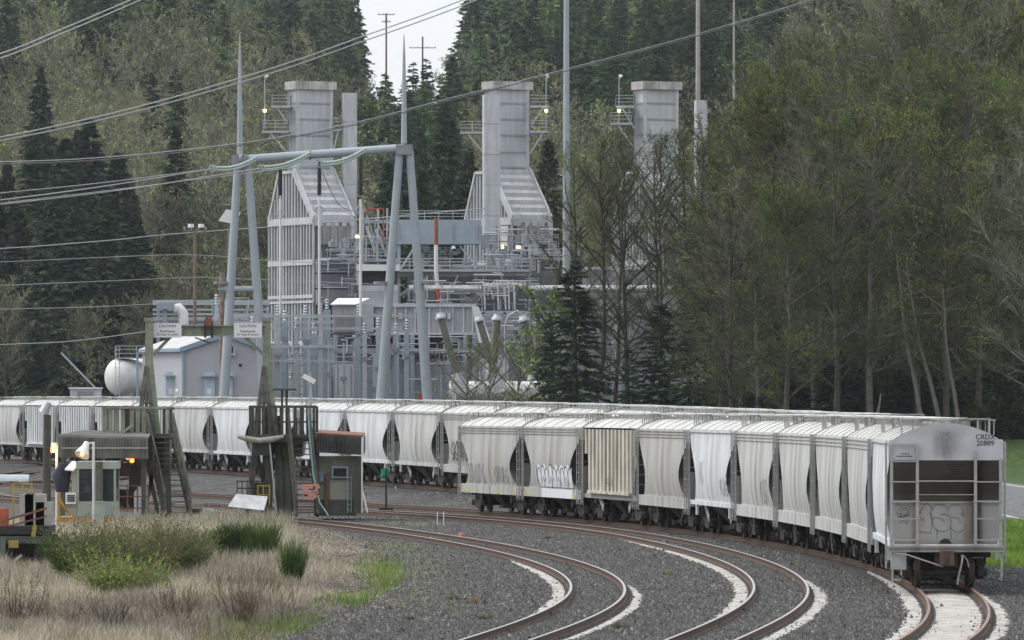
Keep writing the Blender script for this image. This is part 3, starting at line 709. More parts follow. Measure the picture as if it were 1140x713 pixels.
    s.cb((X+.1, 1.55, .7), (.05, .06, .95)); s.build('corner_step', MC_trim, r, world=False)
    c = MB(); c.cb((X+.25, 0, .88), (.5, .26, .24)); c.cb((X+.02, 0, .86), (.1, .62, .5)); c.build('draft_gear', M_truck, r, world=False)
    c = MB(); c.cb((X+.55, -.02, .86), (.2, .36, .40)); c.cb((X+.66, .13, .86), (.22, .12, .40)); c.cb((X+.64, -.14, .86), (.14, .1, .36)); c.build('coupler_knuckle', M_tread, r, world=False)
    c = MB(); c.tube([(X+.25, -1.45, .98), (X+.3, -1.1, .95), (X+.45, -.1, .62)], .022, 6); c.build('uncoupling_lever', MC_trim, r, world=False)
    c = MB(); c.tube([(X+.1, .42, .92), (X+.3, .45, .90), (X+.42, .42, .72), (X+.42, .33, .35), (X+.42, .3, .12)], .03, 8); c.tube([(X+.3, .45, .95), (X+.3, .58, .8), (X+.32, .62, .6)], .02, 6); c.build('brake_hose', M_inkg2, r, world=False)
    c = MB(); c.tube([(X-.28, 0, 1.22), (X-.24, 0, 1.22)], .17, 18); c.build('drain_hole', M_blk, r, world=False)
    c = MB(); c.tube([(X+.02, 0, 4.38), (X+.07, 0, 4.38)], .06, 10); c.build('lifting_lug', MC_trim, r, world=False)
    ph = lambda cy, cz, x: (lambda u, v: (x, cy+u, cz+v))
    for s_, z, sz in (('CRDX', 4.225, .2), ('20889', 4.05, .2)):
        t = text_mb(s_, sz, ph(1.10, z, X+.018)); t.build('car_number', M_stencil, r, world=False)
    # illegible stencil lines
    st = MB(); rg = random.Random(3)
    def line(cy, z, w, h, x):
        y = cy-w/2
        while y < cy+w/2:
            a = rg.uniform(.02, .035); st.cb((x, y+a/2, z), (.004, a, h*rg.uniform(.6, 1))); y += a+.014
    for z, w in ((3.76, .2), (3.69, .42)): line(-1.16, z, w, .04, X+.018)
    for i, (z, w) in enumerate(((3.46, .48), (3.39, .28), (3.32, .28), (3.25, .28), (3.17, .75), (3.09, .66))):
        xs = np.interp(z, [p[0] for p in PROF], [L0-.05-p[2] for p in PROF])
        line(.30, z, w, .045, xs+.025)
    st.build('stencil_lines', M_stencil, r, world=False)
    # spray-paint outlines on the end plate
    gb = MB(); x = X-.312
    def q(px, py): return ((px-631)/6.706/39.9, 2.40-(py-32)/6.706/39.9)     # picked from the lettering's own outline
    S = [[(470,48),(455,90),(428,100),(450,110),(430,120)],[(465,50),(500,42),(520,60),(530,90),(515,110),(530,150),(530,200),(520,260)],[(415,150),(460,152),(470,165),(460,172)],[(415,245),(470,255),(520,262)],
         [(535,90),(540,65),(570,50),(610,50),(640,70),(655,100)],[(600,128),(630,120),(655,130),(670,160),(672,190),(660,230),(630,248),(590,250),(560,235),(540,200),(535,165),(545,150),(580,148),(610,160),(625,185)],
         [(650,78),(680,55),(720,50),(750,70),(762,100),(758,120)],[(745,122),(765,125),(770,145)],[(680,150),(700,146),(730,155),(745,185)],[(675,225),(700,250),(740,255),(765,235)],[(570,230),(568,300)],[(672,215),(672,310)],[(515,140),(530,148)],[(525,110),(535,165)]]
    for k in S: ribbon(gb, smooth_pts([q(*p) for p in k]), .022, lambda u, v: (x, u, v))
    for pts in ([(270,60),(290,45),(300,70),(320,50),(335,72),(350,55),(380,70)], [(270,110),(285,150),(300,105),(310,150),(340,110),(330,150),(360,100),(365,150)], [(275,90),(360,95)], [(280,170),(300,185),(320,165),(345,190),(355,160)], [(290,120),(360,130),(285,140),(350,160)], [(300,75),(365,82),(355,110)]):
        ribbon(gb, [q(*p) for p in pts], .022, lambda u, v: (x, u, v))
    gb.build('graffiti', M_inkg, ep, world=False)
    # the caged crosswalk and red wheel at the roof edge
    cg = MB()
    for y in (1.0, 1.14, 1.26, 1.38): cg.cb((X-.7, y, 4.48), (.035, .035, .42))
    cg.cb((X-.7, .9, 4.70), (.3, 1.05, .035)); cg.build('roof_crosswalk', MC_walk, r, world=False)
M_inkg2 = mat('brake_hose_grey', (.25,.25,.23), .6, .2, 4)
near_end()
# graffiti on the sides (visible side is the one facing the road away from the woods: local -y or +y)
def side_y(z, s): return s*(np.interp(z, [p[0] for p in PROF], [p[1] for p in PROF])+.006)
def side_graf(car, x0, x1, z0, z1, style, seed=1):
    rg = random.Random(seed); s = -1 
    pl = lambda u, v: (u, side_y(v, s)-(.03 if style == 'bubble' else .004), v)
    if style == 'bubble':
        fill = MB(); n = 12; xs = np.linspace(x0, x1, 40)
        for k in range(5):
            za, zb = z0+(z1-z0)*k/5, z0+(z1-z0)*(k+1)/5
            for a, b in zip(xs[:-1], xs[1:]):
                sh = lambda u: .10*math.sin((u-x0)*5.2)
                f = lambda u, v: pl(u, v+(sh(u) if v > z0+.1 else 0)*(v-z0)/(z1-z0))
                fill.add([f(a, za), f(b, za), f(b, zb), f(a, zb)], [(0,1,2,3)])
        lo = MB(); lo.cb(((x0+x1)/2+.3, -1.58, 1.14), ((x1-x0)*.9, .005, .40)); fill.merge(lo)
        fill.build('graffiti_fill', M_inkw, car, world=False)
        ln = MB(); pl2 = lambda u, v: (lambda p: (p[0], p[1]-.006, p[2]))(pl(u, v)); n = 9; w = (x1-x0)/n
        for i in range(n):
            a = x0+w*i; c = a+w/2
            tp = z1+rg.uniform(-.12, .14); pts = [(a+rg.uniform(0,.15), z0+rg.uniform(.05,.3)), (a-.02, (z0+z1)/2), (a+.12, tp-.12), (c, tp), (a+w-.1, tp-.14), (a+w-.02, (z0+z1)/2), (a+w-.15, z0+rg.uniform(.0,.3))]
            ribbon(ln, smooth_pts(pts), .06, pl2); 
            if i % 2: ribbon(ln, smooth_pts([(c-.05, z0+.45), (c+.1, z0+.2), (c, z0)]), .09, pl2)
        ribbon(ln, smooth_pts([(x0+.3, z0), (x0-.05, z0+.35), (x0-.15, z1)]), .1, pl2)
        ln.build('graffiti', M_ink, car, world=False)
    else:
        ln = MB(); u = x0; m = M_inkg if style == 'faint' else M_ink
        while u < x1:
            h = rg.uniform(.6, 1); w = rg.uniform(.35, .6)
            pts = [(u, z0), (u+.1, z0+(z1-z0)*h), (u+w*.6, z1-(z1-z0)*.1), (u+w*.5, z0+(z1-z0)*.5), (u+w, z0+.1)]
            if rg.random() < .5: pts = [(u+w, z1), (u, (z0+z1)/2), (u+w, z0+.2), (u+.1, z0)]
            ribbon(ln, smooth_pts(pts), .05 if style == 'faint' else .12, pl); u += w*1.1
        ln.build('graffiti', m, car, world=False)
side_graf(CARS[8], -2.6, 4.6, 1.42, 2.35, 'bubble')
side_graf(CARS[9], -4.4, -1.0, 1.4, 2.3, 'faint', 4); side_graf(CARS[9], 1.0, 3.4, 1.5, 2.2, 'faint', 9); side_graf(CARS[7], -.5, .6, 1.5, 2.0, 'faint', 2)
side_graf(FAR[-1], -3.6, 0.6, 1.6, 2.6, 'dark', 6)
side_graf(CARS[5], -3.0, -2.2, 2.0, 2.9, 'faint', 12); side_graf(CARS[5], 2.4, 4.2, 1.6, 2.3, 'faint', 13); side_graf(CARS[4], 1.5, 3.5, 1.5, 2.4, 'faint', 14)
for c in (CARS[8], CARS[9]):
    mb = MB()
    for x in (-5.3, -4.3, 1.6, 4.9): mb.cb((x, -1.577, 1.05), (.42, .006, .14))
    mb.build('reflector_strip', M_ycon, c, world=False)
# ------------------------------------------------------------------ the two loading towers and their gantry
Y0 = 284.0
def gb_(px, Y): x = XW(px, Y); return Vector((x, Y, gz(x, Y)-.195))
def lamp_dome(parent, p, r=.28, lit=None, name='lamp_shade'):
    mb = MB(); mb.tube([p, p+Vector((0,0,-.12)), p+Vector((0,0,-.3))], [.08, r*.7, r], 14, cap=False); mb.build(name, M_white, parent)
    MB().tube([p+Vector((0,0,-.22)), p+Vector((0,0,-.34))], [r*.5, r*.35], 10).build('bulb', lit or M_white, parent)
def stairs(parent, top, bot, width, n, m, rail=1.0):
    """straight flight: two stringers, treads, handrails"""
    top, bot = Vector(top), Vector(bot); wv = Vector((width/2, 0, 0))
    for s in (-1, 1): MB().bar(top+wv*s, bot+wv*s, .12, .32).build('stringer', m, parent)
    tr = MB()
    for i in range(n): p = top.lerp(bot, (i+.5)/n); tr.cb(p, (width-.1, .28, .05))
    tr.build('tread', m, parent)
    for s in (-1, 1):
        h = MB(); up = Vector((0,0,rail)); h.bar(top+wv*s+up, bot+wv*s+up, .09, .11); h.bar(top+wv*s+up*.5, bot+wv*s+up*.5, .05, .07)
        for k in (0, .25, .5, .75, 1): p = top.lerp(bot, k)+wv*s; h.bar(p, p+up, .08)
        h.build('handrail', m, parent)
def slats(mb, a, b, z0, z1, w=.12, gap=.09, t=.03):
    a, b = Vector(a), Vector(b); L = (b-a).length; d = (b-a)/L; rz = math.atan2(d.y, d.x); k = w/2
    while k < L: p = a+d*k; mb.cb((p.x, p.y, (z0+z1)/2), (w, t, z1-z0), rz); k += w+gap
def tower(px, Y, label, mirror=1):
    b = gb_(px, Y); r = root('loading_tower', b, label, 'loading tower', 'timber loading towers either side of the nearest track'); s = F/Y; m = mirror
    def q(dx, py, dy=0.0): return Vector((b.x+dx, Y+dy, CAMZ+(HY-py)/s))
    MB().cb(((q(0,355)+q(0,425))/2), (.34, .34, (425-355)/s)).build('column', M_gantry, r)
    MB().cb(q(0, 356), (.44, .44, .16)).build('column_cap', M_gantry, r)
    mb = MB(); mb.bar(q(.0,405,-.1), q(.36,488,-.2), .40, .10, up=(0,1,0)); mb.build('flared_leg', M_gantry, r)
    mb = MB(); a, c, d = q(-.12,408), q(-.55,490), q(.30,490)
    for dy in (-.45, .45):
        mb.bar(a+Vector((0,dy*.3,0)), c+Vector((0,dy,0)), .17); mb.bar(a+Vector((0,dy*.3,0)), d+Vector((0,dy,0)), .17); mb.bar((a+c)/2+Vector((0,dy*.7,0)), (a+d)/2+Vector((0,dy*.7,0)), .12); mb.bar(a+Vector((0,dy*.3,0)), (c+d)/2+Vector((0,dy,0)), .12)
    mb.build('braced_trunk', M_timber, r)
    return r, q, s
TA, qa, sa = tower(166, 282, 'left loading tower with tin-roofed shed, slatted platform and long stairway')
TB, qb, sb = tower(297, 284, 'right loading tower beside the pale green hut, dark timber platform and stairs')
# left tower platform, shed and stairs
def left_tower():
    r = TA; Y = 282; s = sa; Q = lambda px, py, dy=0.0: P(px, py, Y+dy)
    zp = ZW(483, Y); x0, x1 = XW(116, Y), XW(192, Y)
    MB().box(x0, x1, Y-1.1, Y+1.6, zp-.16, zp).build('platform', M_timber, r)
    f = MB(); slats(f, (x0, Y-1.1, 0), (XW(140, Y), Y-1.1, 0), zp, ZW(453, Y), .2, .07); slats(f, (XW(146, Y), Y-1.1, 0), (XW(166, Y), Y-1.1, 0), zp, ZW(452, Y), .2, .07)
    f.bar((x0, Y-1.16, ZW(454, Y)), (x1, Y-1.16, ZW(454, Y)), .09); f.build('slatted_fence', M_gantry, r)
    f = MB(); slats(f, (x0, Y+1.6, 0), (x1, Y+1.6, 0), zp, ZW(455, Y), .14, .18); f.bar((x0, Y+1.6, ZW(455, Y)), (x1, Y+1.6, ZW(455, Y)), .1); f.build('slatted_fence', M_timber, r)
    f = MB(); f.cb(Q(139, 467, -.9), (.28, .1, 30/s)); f.cb(Q(144, 467, -.9), (.1, .1, 30/s)); f.build('rusty_plate', M_rust, r)
    MB().bar(Q(134, 484, -1.3), Q(148, 473, -1.3), .12).build('diagonal_brace', M_gantry, r)
    for px, dy in ((157, -.9), (157, 1.3), (186, -.9), (186, 1.3), (120, 1.3)):
        MB().bar(Q(px, 484, dy), Vector((XW(px, Y), Y+dy, 0)), .26).build('post', M_timber, r)
    for px, py, px2, py2 in ((152, 480, 146, 552), (178, 484, 184, 560)): MB().bar(Q(px, py, .8), Q(px2, py2, .8), .24).build('post', M_blk, r)
    stairs(r, Q(178, 484, -1.3), Q(198, 574, -3.4), 1.15, 15, M_timber, .95)
    # tin-roofed shed reaching towards the camera
    A, B, C_, D = P(64, 487, 276), P(165, 489, 276), P(168, 483, 284), P(92, 482, 284)
    rf = MB(); up = Vector((0,0,.09)); vs = [A, B, C_, D]; rf.add(vs+[v+up for v in vs], [(3,2,1,0),(4,5,6,7),(0,1,5,4),(1,2,6,5),(2,3,7,6),(3,0,4,7)])
    n = 26
    for i in range(n+1): rf.bar(A.lerp(B, i/n)+up*1.2, D.lerp(C_, i/n)+up*1.2, .05, .03)
    rf.build('tin_roof', M_tin, r)
    fa = MB(); n = 64; h = 22/25.0
    rows = [[A.lerp(B, i/n)+Vector((0, -.06-(.05 if i % 2 else 0), -.0)) for i in range(n+1)], [A.lerp(B, i/n)+Vector((0, -.06-(.05 if i % 2 else 0), -h)) for i in range(n+1)]]
    fa.grid(rows, False)
    fa.build('corrugated_fascia', M_corr, r)
    fs = MB(); rows = [[A.lerp(D, i/20)+Vector((-.04*(i % 2), 0, 0)) for i in range(21)], [A.lerp(D, i/20)+Vector((-.04*(i % 2), 0, -h)) for i in range(21)]]; fs.grid(rows, False); fs.build('corrugated_fascia', M_corr, r)
    for px, Yp in ((160, 277), (70, 279), (100, 283)): MB().bar(P(px, 500, Yp), Vector((XW(px, Yp), Yp, 0)), .2).build('post', M_timber, r)
    MB().bar(P(68, 499, 275.8), P(165, 499, 275.8), .04).build('conduit', M_galv, r)
    for px, py in ((142, 509), (147, 513)):
        MB().tube([P(px, py, 278), P(px, py, 277.8)], .11, 10).build('signal_light', M_redlamp, r)
    # gas bottles and rusty railing under the platform
    rl = MB()
    for z in (541, 553, 566): rl.bar(P(131, z, 277), P(165, z, 277), .05)
    for px in (131, 142, 153, 165): rl.bar(P(px, 540, 277), P(px, 570, 277), .06)
    rl.build('rusty_railing', M_rust2, r)
M_tin = mat('weathered_tin', (.16,.165,.155), .6, .2, .8, col2=(.26,.265,.25), metal=.2)
M_corr = mat('corrugated_board', (.15,.155,.14), .8, .25, 1.2, streak=.8, streak_col=(.04,.04,.035))
M_rust2 = mat('rusty_handrail', (.17,.075,.045), .8, .3, 4)
M_redlamp = mat('red_signal', (.8,.1,.03), .5, .1, 2, emit=(1,.15,.03), estr=5)
left_tower()
for px, lb in ((155, 'grey gas cylinder left of its twin under the tower platform'), (160, 'grey gas cylinder right of its twin under the tower platform')):
    mb = MB(); p = gb_(px, 279.5); mb.tube([p, p+Vector((0,0,1.35)), p+Vector((0,0,1.5)), p+Vector((0,0,1.62))], [.24, .24, .12, .06], 14)
    single('gas_cylinder', mb, M_galv, lb, 'gas cylinder', 'gas cylinders under the tower platform', loc=tuple(p))
# overhead beam between the towers
def gantry_beam():
    Y = 283; r = root('gantry_beam', P(166, 374, Y), 'pale green steel beam spanning the track between the two towers', 'beam')
    a, b = P(168, 368.5, Y-.35), P(296, 368.5, Y-.35)
    mb = MB(); mb.bar(a, b, .07, .44); mb.bar(a+Vector((0,-.1,.23)), b+Vector((0,-.1,.23)), .28, .05); mb.bar(a+Vector((0,-.1,-.23)), b+Vector((0,-.1,-.23)), .28, .05); mb.build('beam', M_gantry, r)
    mb = MB(); mb.cb(P(228.5, 367, Y-.5), (.1, .2, .75)); mb.build('clamp', M_blk, r); mb = MB(); mb.cb(P(236, 367, Y-.5), (.1, .2, .75)); mb.build('clamp', M_blk, r)
    mb = MB(); mb.cb(P(232, 359, Y-.5), (.34, .3, .3)); mb.tube([P(230, 356, Y-.5), P(230, 352, Y-.5)], .07, 8); mb.tube([P(234, 356, Y-.5), P(234, 352, Y-.5)], .07, 8); mb.build('pulley_block', M_rust2, r)
    MB().bar(P(170, 396, Y-.35), P(190, 375, Y-.35), .2, .14).build('knee_brace', M_gantry, r)
    MB().bar(P(295, 396, Y-.35), P(272, 375, Y-.35), .2, .14).build('knee_brace', M_gantry, r)
    MB().bar(P(217, 376, Y-.35), P(234, 382, Y-.35), .06).build('hanging_bar', M_blk, r)
gantry_beam()
for cx, lb in ((186.5, 'white caution sign on the left end of the gantry beam'), (276, 'white caution sign on the right end of the gantry beam')):
    Y = 282.3; c = P(cx, 368, Y); r = root('caution_sign', c, lb, 'sign', 'caution signs on the gantry beam')
    MB().cb(c, (1.28, .03, .66)).build('panel', mat('sign_white', (.62,.63,.66), .5, .05, 2), r)
    t = MB()
    for s_, dz, sz in (('CAUTION', .19, .17), ('Employees', -.04, .16), ('On Steps & Ladders', -.19, .125)):
        t.merge(text_mb(s_, sz, lambda u, v: (c.x+u, c.y-.019, c.z+dz+v)))
    t.build('lettering', M_stencil, r)
# right tower
def right_tower():
    r = TB; Y = 284; s = sb; Q = lambda px, py, dy=0.0: P(px, py, Y+dy); zp = ZW(484, Y)
    MB().box(XW(276, Y), XW(352, Y), Y-.9, Y+1.4, zp-.18, zp).build('platform', M_timber, r)
    mb = MB(); mb.tube([Q(265, 486, -1.2), Q(275, 489, -1.2), Q(290, 491, -1.25), Q(305, 489, -1.2), Q(316, 486, -1.2)], [.09,.13,.14,.13,.08], 8); mb.build('log_bearer', M_oldwood, r)
    f = MB()
    for y in (-.9, 1.4):
        slats(f, (XW(278, Y), Y+y, 0), (XW(352, Y), Y+y, 0), zp, ZW(453, Y), .13, .2 if y > 0 else .16); f.bar((XW(278, Y), Y+y, ZW(453, Y)), (XW(352, Y), Y+y, ZW(453, Y)), .12); f.bar((XW(278, Y), Y+y, ZW(470, Y)), (XW(352, Y), Y+y, ZW(470, Y)), .07)
    f.build('dark_fence', M_darkt, r)
    for px, px2, dy, w in ((285, 277, -.6, .26), (299, 300, -.4, .30), (296, 296, 1.1, .3), (352, 352, 1.1, .28), (322, 324, 1.0, .28)):
        MB().bar(Q(px, 489, dy), Vector((XW(px2, Y), Y+dy, 0)), w).build('post', M_timber, r)
    for px, w in ((311, .34), (319, .28)): 
        mb = MB(); mb.tube([Q(px-2, 486, .1), Q(px, 520, .1), Vector((XW(px+1, Y), Y+.1, 0))], [w*.55, w*.62, w*.7], 10); mb.build('round_post', M_conc2, r)
    MB().bar(Q(300, 492, -1), Q(308, 572, -1.2), .07).build('brace_pipe', M_galv, r)
    stairs(r, Q(333, 484, -1.1), Q(342, 574, -3.0), .95, 14, M_darkt, .95)
    t = MB(); t.cb(Q(317, 434, 0), (1.05, .5, .09)); t.bar(Q(314, 435, 0), Q(314, 484, 0), .1); t.bar(Q(319, 435, 0), Q(319, 484, 0), .1); t.build('tee_stand', M_darkt, r)
    rl = MB()
    for z in (536, 544): rl.bar(P(264, z, 282), P(303, z, 282), .05)
    for px in np.linspace(264, 303, 8): rl.bar(P(px, 535, 282), P(px, 556, 282), .045)
    rl.build('railing', M_blk, r)
    rl = MB()
    for z in (541, 551): rl.bar(P(286, z, 281.6), P(300, z, 281.6), .05)
    for px in (287, 293, 300): rl.bar(P(px, 540, 281.6), P(px, 562, 281.6), .05)
    rl.build('railing', M_yellow, r)
M_oldwood = mat('bleached_log', (.2,.19,.16), .9, .4, 3, col2=(.42,.40,.36)); M_darkt = mat('dark_timber', (.045,.043,.038), .9, .35, 3, col2=(.085,.082,.07)); M_conc2 = mat('stained_concrete', (.10,.105,.088), .9, .25, 1.5, streak=.6, streak_col=(.06,.06,.05))
right_tower()
def hut():
    Y = 286; r = root('weigh_hut', gb_(375, Y), 'pale green hut under a dark lean-to roof beside the right tower stairs', 'hut')
    x0, x1 = XW(352, Y), XW(396, Y)
    MB().box(x0, x1, Y-.6, Y+2.5, 0, ZW(508, Y)).build('wall', M_booth2, r)
    MB().box(x0-.05, x1+.05, Y-.66, Y-.58, 0, .75).build('plinth', M_conc2, r)
    A, B = P(345, 483.5, Y-1.5), P(404, 487, Y-1.5); dy = Vector((0, 3.8, .12)); up = Vector((0,0,.08)); vs = [A, B, B+dy, A+dy]
    mb = MB(); mb.add(vs+[v+up for v in vs], [(3,2,1,0),(4,5,6,7),(0,1,5,4),(1,2,6,5),(2,3,7,6),(3,0,4,7)]); mb.build('roof', M_rust2, r)
    n = 40; h = .82; f = MB(); f.grid([[A.lerp(B, i/n)+Vector((0, -.03-(.05 if i % 2 else 0), 0)) for i in range(n+1)], [A.lerp(B, i/n)+Vector((0, -.03-(.05 if i % 2 else 0), -h)) for i in range(n+1)]], False)
    f.grid([[B+Vector((.03,0,0)), B+dy+Vector((.03,0,0))], [B+Vector((.03,0,-h)), B+dy+Vector((.03,0,-h))]], False)
    f.build('corrugated_fascia', M_corr2, r)
    w = MB(); w.cb(P(378.5, 526, Y-.75), (.75, .3, .52)); a = w.build('window_unit', M_galv, r); MB().cb(P(378.5, 526, Y-.93), (.6, .05, .38)).build('grille', M_void, a)
    MB().cb(P(378, 546, Y-.63), (.9, .04, .9)).build('door_panel', M_booth2d, r)
    MB().bar(P(398, 508, Y-1), P(398, 572, Y-1), .36, .3).build('post', M_conc2, r)
    MB().bar(P(403, 487, Y-1.6), P(403, 571, Y-1.6), .07).build('white_pipe', M_white, r); MB().bar(P(403.5, 547, Y-1.6), P(409, 571, Y-1.9), .06).build('pipe_brace', M_white, r)
    MB().tube([P(363.5, 528, Y-.8), P(363.5, 571, Y-.8)], .09, 8).build('rusty_pipe', M_rust2, r)
    MB().cb(P(356.5, 531, Y-.8), (.34, .2, .42)).build('junction_box', mat('box_blue', (.19,.26,.34), .5, .1, 2), r)
    l = MB()
    for px in (387, 391): l.bar(P(px, 530, Y-.8), P(px, 571, Y-.8), .04)
    for py in range(532, 570, 6): l.bar(P(387, py, Y-.8), P(391, py, Y-.8), .03)
    l.build('wall_ladder', M_galv, r)
M_booth2 = mat('hut_green', (.31,.32,.26), .7, .15, 1.3, streak=.6, streak_col=(.10,.10,.075)); M_booth2d = mat('hut_green_door', (.35,.36,.29), .7, .15, 1.3); M_corr2 = mat('dark_corrugated', (.075,.075,.07), .8, .3, 1.5, streak=.8, streak_col=(.02,.02,.02))
hut()
def pole_lamp(px, Y, ytop, label, cat='floodlight', head=None, m=M_galv, r0=.05, lean=0, lit=None, mount=None):
    b = gb_(px, Y)
    if mount is not None: b.z = mount
    r = root('yard_light', b, label, cat); t = P(px+lean, ytop, Y)
    MB().tube([b, t], [r0*1.2, r0], 8).build('pole', m, r)
    return r, t
r, t = pole_lamp(346, 283.5, 426, 'small white floodlight on a thin pole above the right tower stairs', mount=ZW(484, 284))
MB().cb(P(344, 422, 283.3), (.62, .3, .22), 0, Matrix.Rotation(rad(28), 3, 'Y')).build('lamp_head', M_white, r)
# hose down the stairs, tape, steel sheet
mb = MB(); mb.tube([P(343, 455, 281.5), P(345, 490, 281), P(349, 530, 280.5), P(356, 560, 280), P(366, 575, 279.5)], .04, 6); single('hose', mb, mat('teal_hose', (.12,.26,.25), .6, .2, 3), 'teal hose trailing down the right tower stairs to the ground', 'hose')
mb = MB()
for a, b in (((336, 541), (355, 540)), ((336, 543), (348, 549)), ((348, 549), (356, 541)), ((337, 552), (355, 550)), ((338, 550), (347, 556)), ((347, 556), (355, 550))): mb.bar(P(*a, 279.6), P(*b, 279.6), .10, .02, up=(0,1,0))
single('barrier_tape', mb, mat('pink_orange_tape', (.60,.20,.16), .6, .1, 3), 'pink-orange barrier tape across the foot of the right tower stairs', 'tape')
mb = MB(); vs = [P(263, 550, 281), P(298, 553, 281), P(294, 568, 280), P(254, 563.5, 280)]; n_ = Vector((0, -.03, -.02)); mb.add(vs+[v+n_ for v in vs], [(0,1,2,3),(7,6,5,4),(0,4,5,1),(1,5,6,2),(2,6,7,3),(3,7,4,0)])
for a, b in ((.3, .7),): pass
single('metal_sheet', mb, mat('bright_sheet_metal', (.45,.46,.47), .35, .25, 2, metal=.3, col2=(.72,.73,.73)), 'shiny pale metal sheet leaning by the foot of the right tower', 'sheet metal')
for k, px in enumerate((210, 223)):
    mb = MB(); p = gb_(px, 286); mb.cb(p+Vector((0,0,.25+.25*(1-k))), (1.3, .6, .5)); single('concrete_block', mb, M_white if k else M_conc, ['low pale block beside the nearest track, left of its twin', 'low white block beside the nearest track, right of its twin'][k], 'block', 'blocks between the towers', loc=tuple(p))
# control booth on its orange sill
def booth():
    Y = 271; r = root('control_booth', gb_(108, Y), 'pale green control booth with big windows on an orange sill', 'booth')
    x0, x1 = XW(88, Y), XW(131, Y); yf = Y-1.2; zb, zw0, zw1, zt = ZW(575, Y), ZW(558, Y), ZW(522, Y), ZW(515, Y)
    b = MB(); b.box(x0, x1, yf, Y+1.2, zb, zw0); b.build('lower_wall', M_booth, r)
    b = MB(); b.box(x0-.05, x1+.05, yf-.05, Y+1.25, zw1, zt+.05); b.build('roof_band', M_booth, r)
    b = MB(); b.box(x0+.08, x1-.08, Y+1.05, Y+1.15, zw0, zw1); b.build('rear_wall', M_booth2d, r)
    for px in (88.8, 109, 129.8): MB().box(XW(px, Y)-.05, XW(px, Y)+.05, yf, yf+.1, zw0, zw1).build('window_post', M_booth, r)
    for px in (88.8, 129.8): MB().box(XW(px, Y)-.05, XW(px, Y)+.05, Y+1.05, Y+1.16, zw0, zw1).build('window_post', M_booth, r)
    for a, c in ((89.8, 108), (110, 128.8)): MB().box(XW(a, Y), XW(c, Y), yf+.04, yf+.06, zw0, zw1).build('window_pane', M_darkglass, r)
    MB().box(x0+.02, x0+.04, yf+.1, Y+1.05, zw0, zw1).build('window_pane', M_darkglass, r)
    MB().box(x1-.04, x1-.02, yf+.1, Y+1.05, zw0, zw1).build('window_pane', M_darkglass, r)
    b = MB(); b.cb(P(94, 548, Y-.6), (.8, .5, .7)); b.build('control_desk', M_void, r); 
    b = MB(); b.cb(P(97, 545, Y-.9), (.28, .12, .3)); b.build('monitor', M_white, r)
    b = MB(); b.cb(P(118, 545, Y-.2), (.9, .5, .8)); b.build('control_desk', M_void, r)
    for py in (529, 538): MB().cb(P(93, py, Y+.9), (.4, .02, .3)).build('paper', M_white, r)
    MB().box(XW(66, Y), XW(131, Y), yf-.1, Y+1.4, zb-.22, zb-.01).build('orange_sill', M_orsill, r)
    for px in (70, 90, 110, 128): MB().cb(Vector((XW(px, Y), Y, (zb-.22)/2)), (.24, .24, zb-.22)).build('foot', M_blk, r)
    b = MB(); b.box(XW(82, Y), XW(87.5, Y), yf, Y+.8, zb, zw1); b.build('side_bay', M_booth2, r)
    b = MB(); b.cb(P(79, 555, Y-1.3), (.45, .3, .5)); a = b.build('air_conditioner', M_white, r)
    for k in range(4): MB().cb(P(79, 552.0+k*2, Y-1.47), (.34, .02, .05)).build('louvre', M_void, a)
    b = MB(); vs = [P(72, 524, Y-1.6), P(82, 525, Y-1.6), P(90, 516, Y-.2), P(80, 515, Y-.2)]; u = Vector((0,0,.06)); b.add(vs+[v+u for v in vs], [(3,2,1,0),(4,5,6,7),(0,1,5,4),(1,2,6,5),(2,3,7,6),(3,0,4,7)]); b.build('awning', M_white, r)
    b = MB(); b.bar(P(66, 548, Y-1.2), P(66, 580, Y-1.2), .08); b.bar(P(66, 556, Y-1.3), P(78, 574, Y-1.3), .1); b.build('sill_bracket', M_orsill, r)
    return r
M_orsill = mat('orange_ochre_sill', (.48,.25,.045), .7, .3, 3, streak=.6, streak_col=(.1,.06,.03))
booth()
mb = MB(); p = gb_(68, 270); z0 = ZW(548, 270); mb.tube([(XW(68, 270), 270, z0), P(67, 530, 270), P(69, 516, 270)], [.22, .36, .12], 8); mb.tube([P(71, 548, 270.1), P(73, 525, 270.1), P(72, 514, 270.1)], [.2, .26, .1], 8); single('hanging_jacket', mb, mat('navy_cloth', (.03,.035,.055), .9, .3, 3), 'dark navy coat hanging on the post left of the control booth', 'coat')
b = gb_(104, 269.5); r = root('yard_light', b, 'white bell-shaped lamp on a white pole in front of the control booth', 'lamp')
MB().tube([b, P(104, 492, 269.5)], .055, 8).build('pole', M_white, r); MB().bar(P(104, 493, 269.5), P(97, 493.5, 269.5), .07).build('arm', M_white, r)
mb = MB(); a_, b_ = P(97, 493, 269.5), P(91, 507, 269.2); mb.tube([a_, a_.lerp(b_, .35), b_], [.12, .16, .34], 14, cap=False); mb.build('lamp_shade', M_white, r); mb = MB(); mb.tube([a_.lerp(b_, .5), b_.lerp(a_, -.03)], [.12, .09], 8); mb.build('bulb', mat('dim_bulb', (.8,.7,.55), .5, .05, 1, emit=(1,.6,.3), estr=1.0), r)
b = gb_(63, 272); r = root('yard_light', b, 'glowing amber lamp on the white pole left of the booth', 'lamp'); MB().tube([b, P(63, 494, 272)], .05, 8).build('pole', M_white, r)
MB().tube([P(59.5, 493, 272), P(59.5, 498, 272)], [.2, .24], 10).build('lamp_cap', M_galv, r); MB().tube([P(59.5, 498.2, 272), P(59.5, 504, 272)], [.19, .13], 10).build('lamp_globe', M_lamp, r)
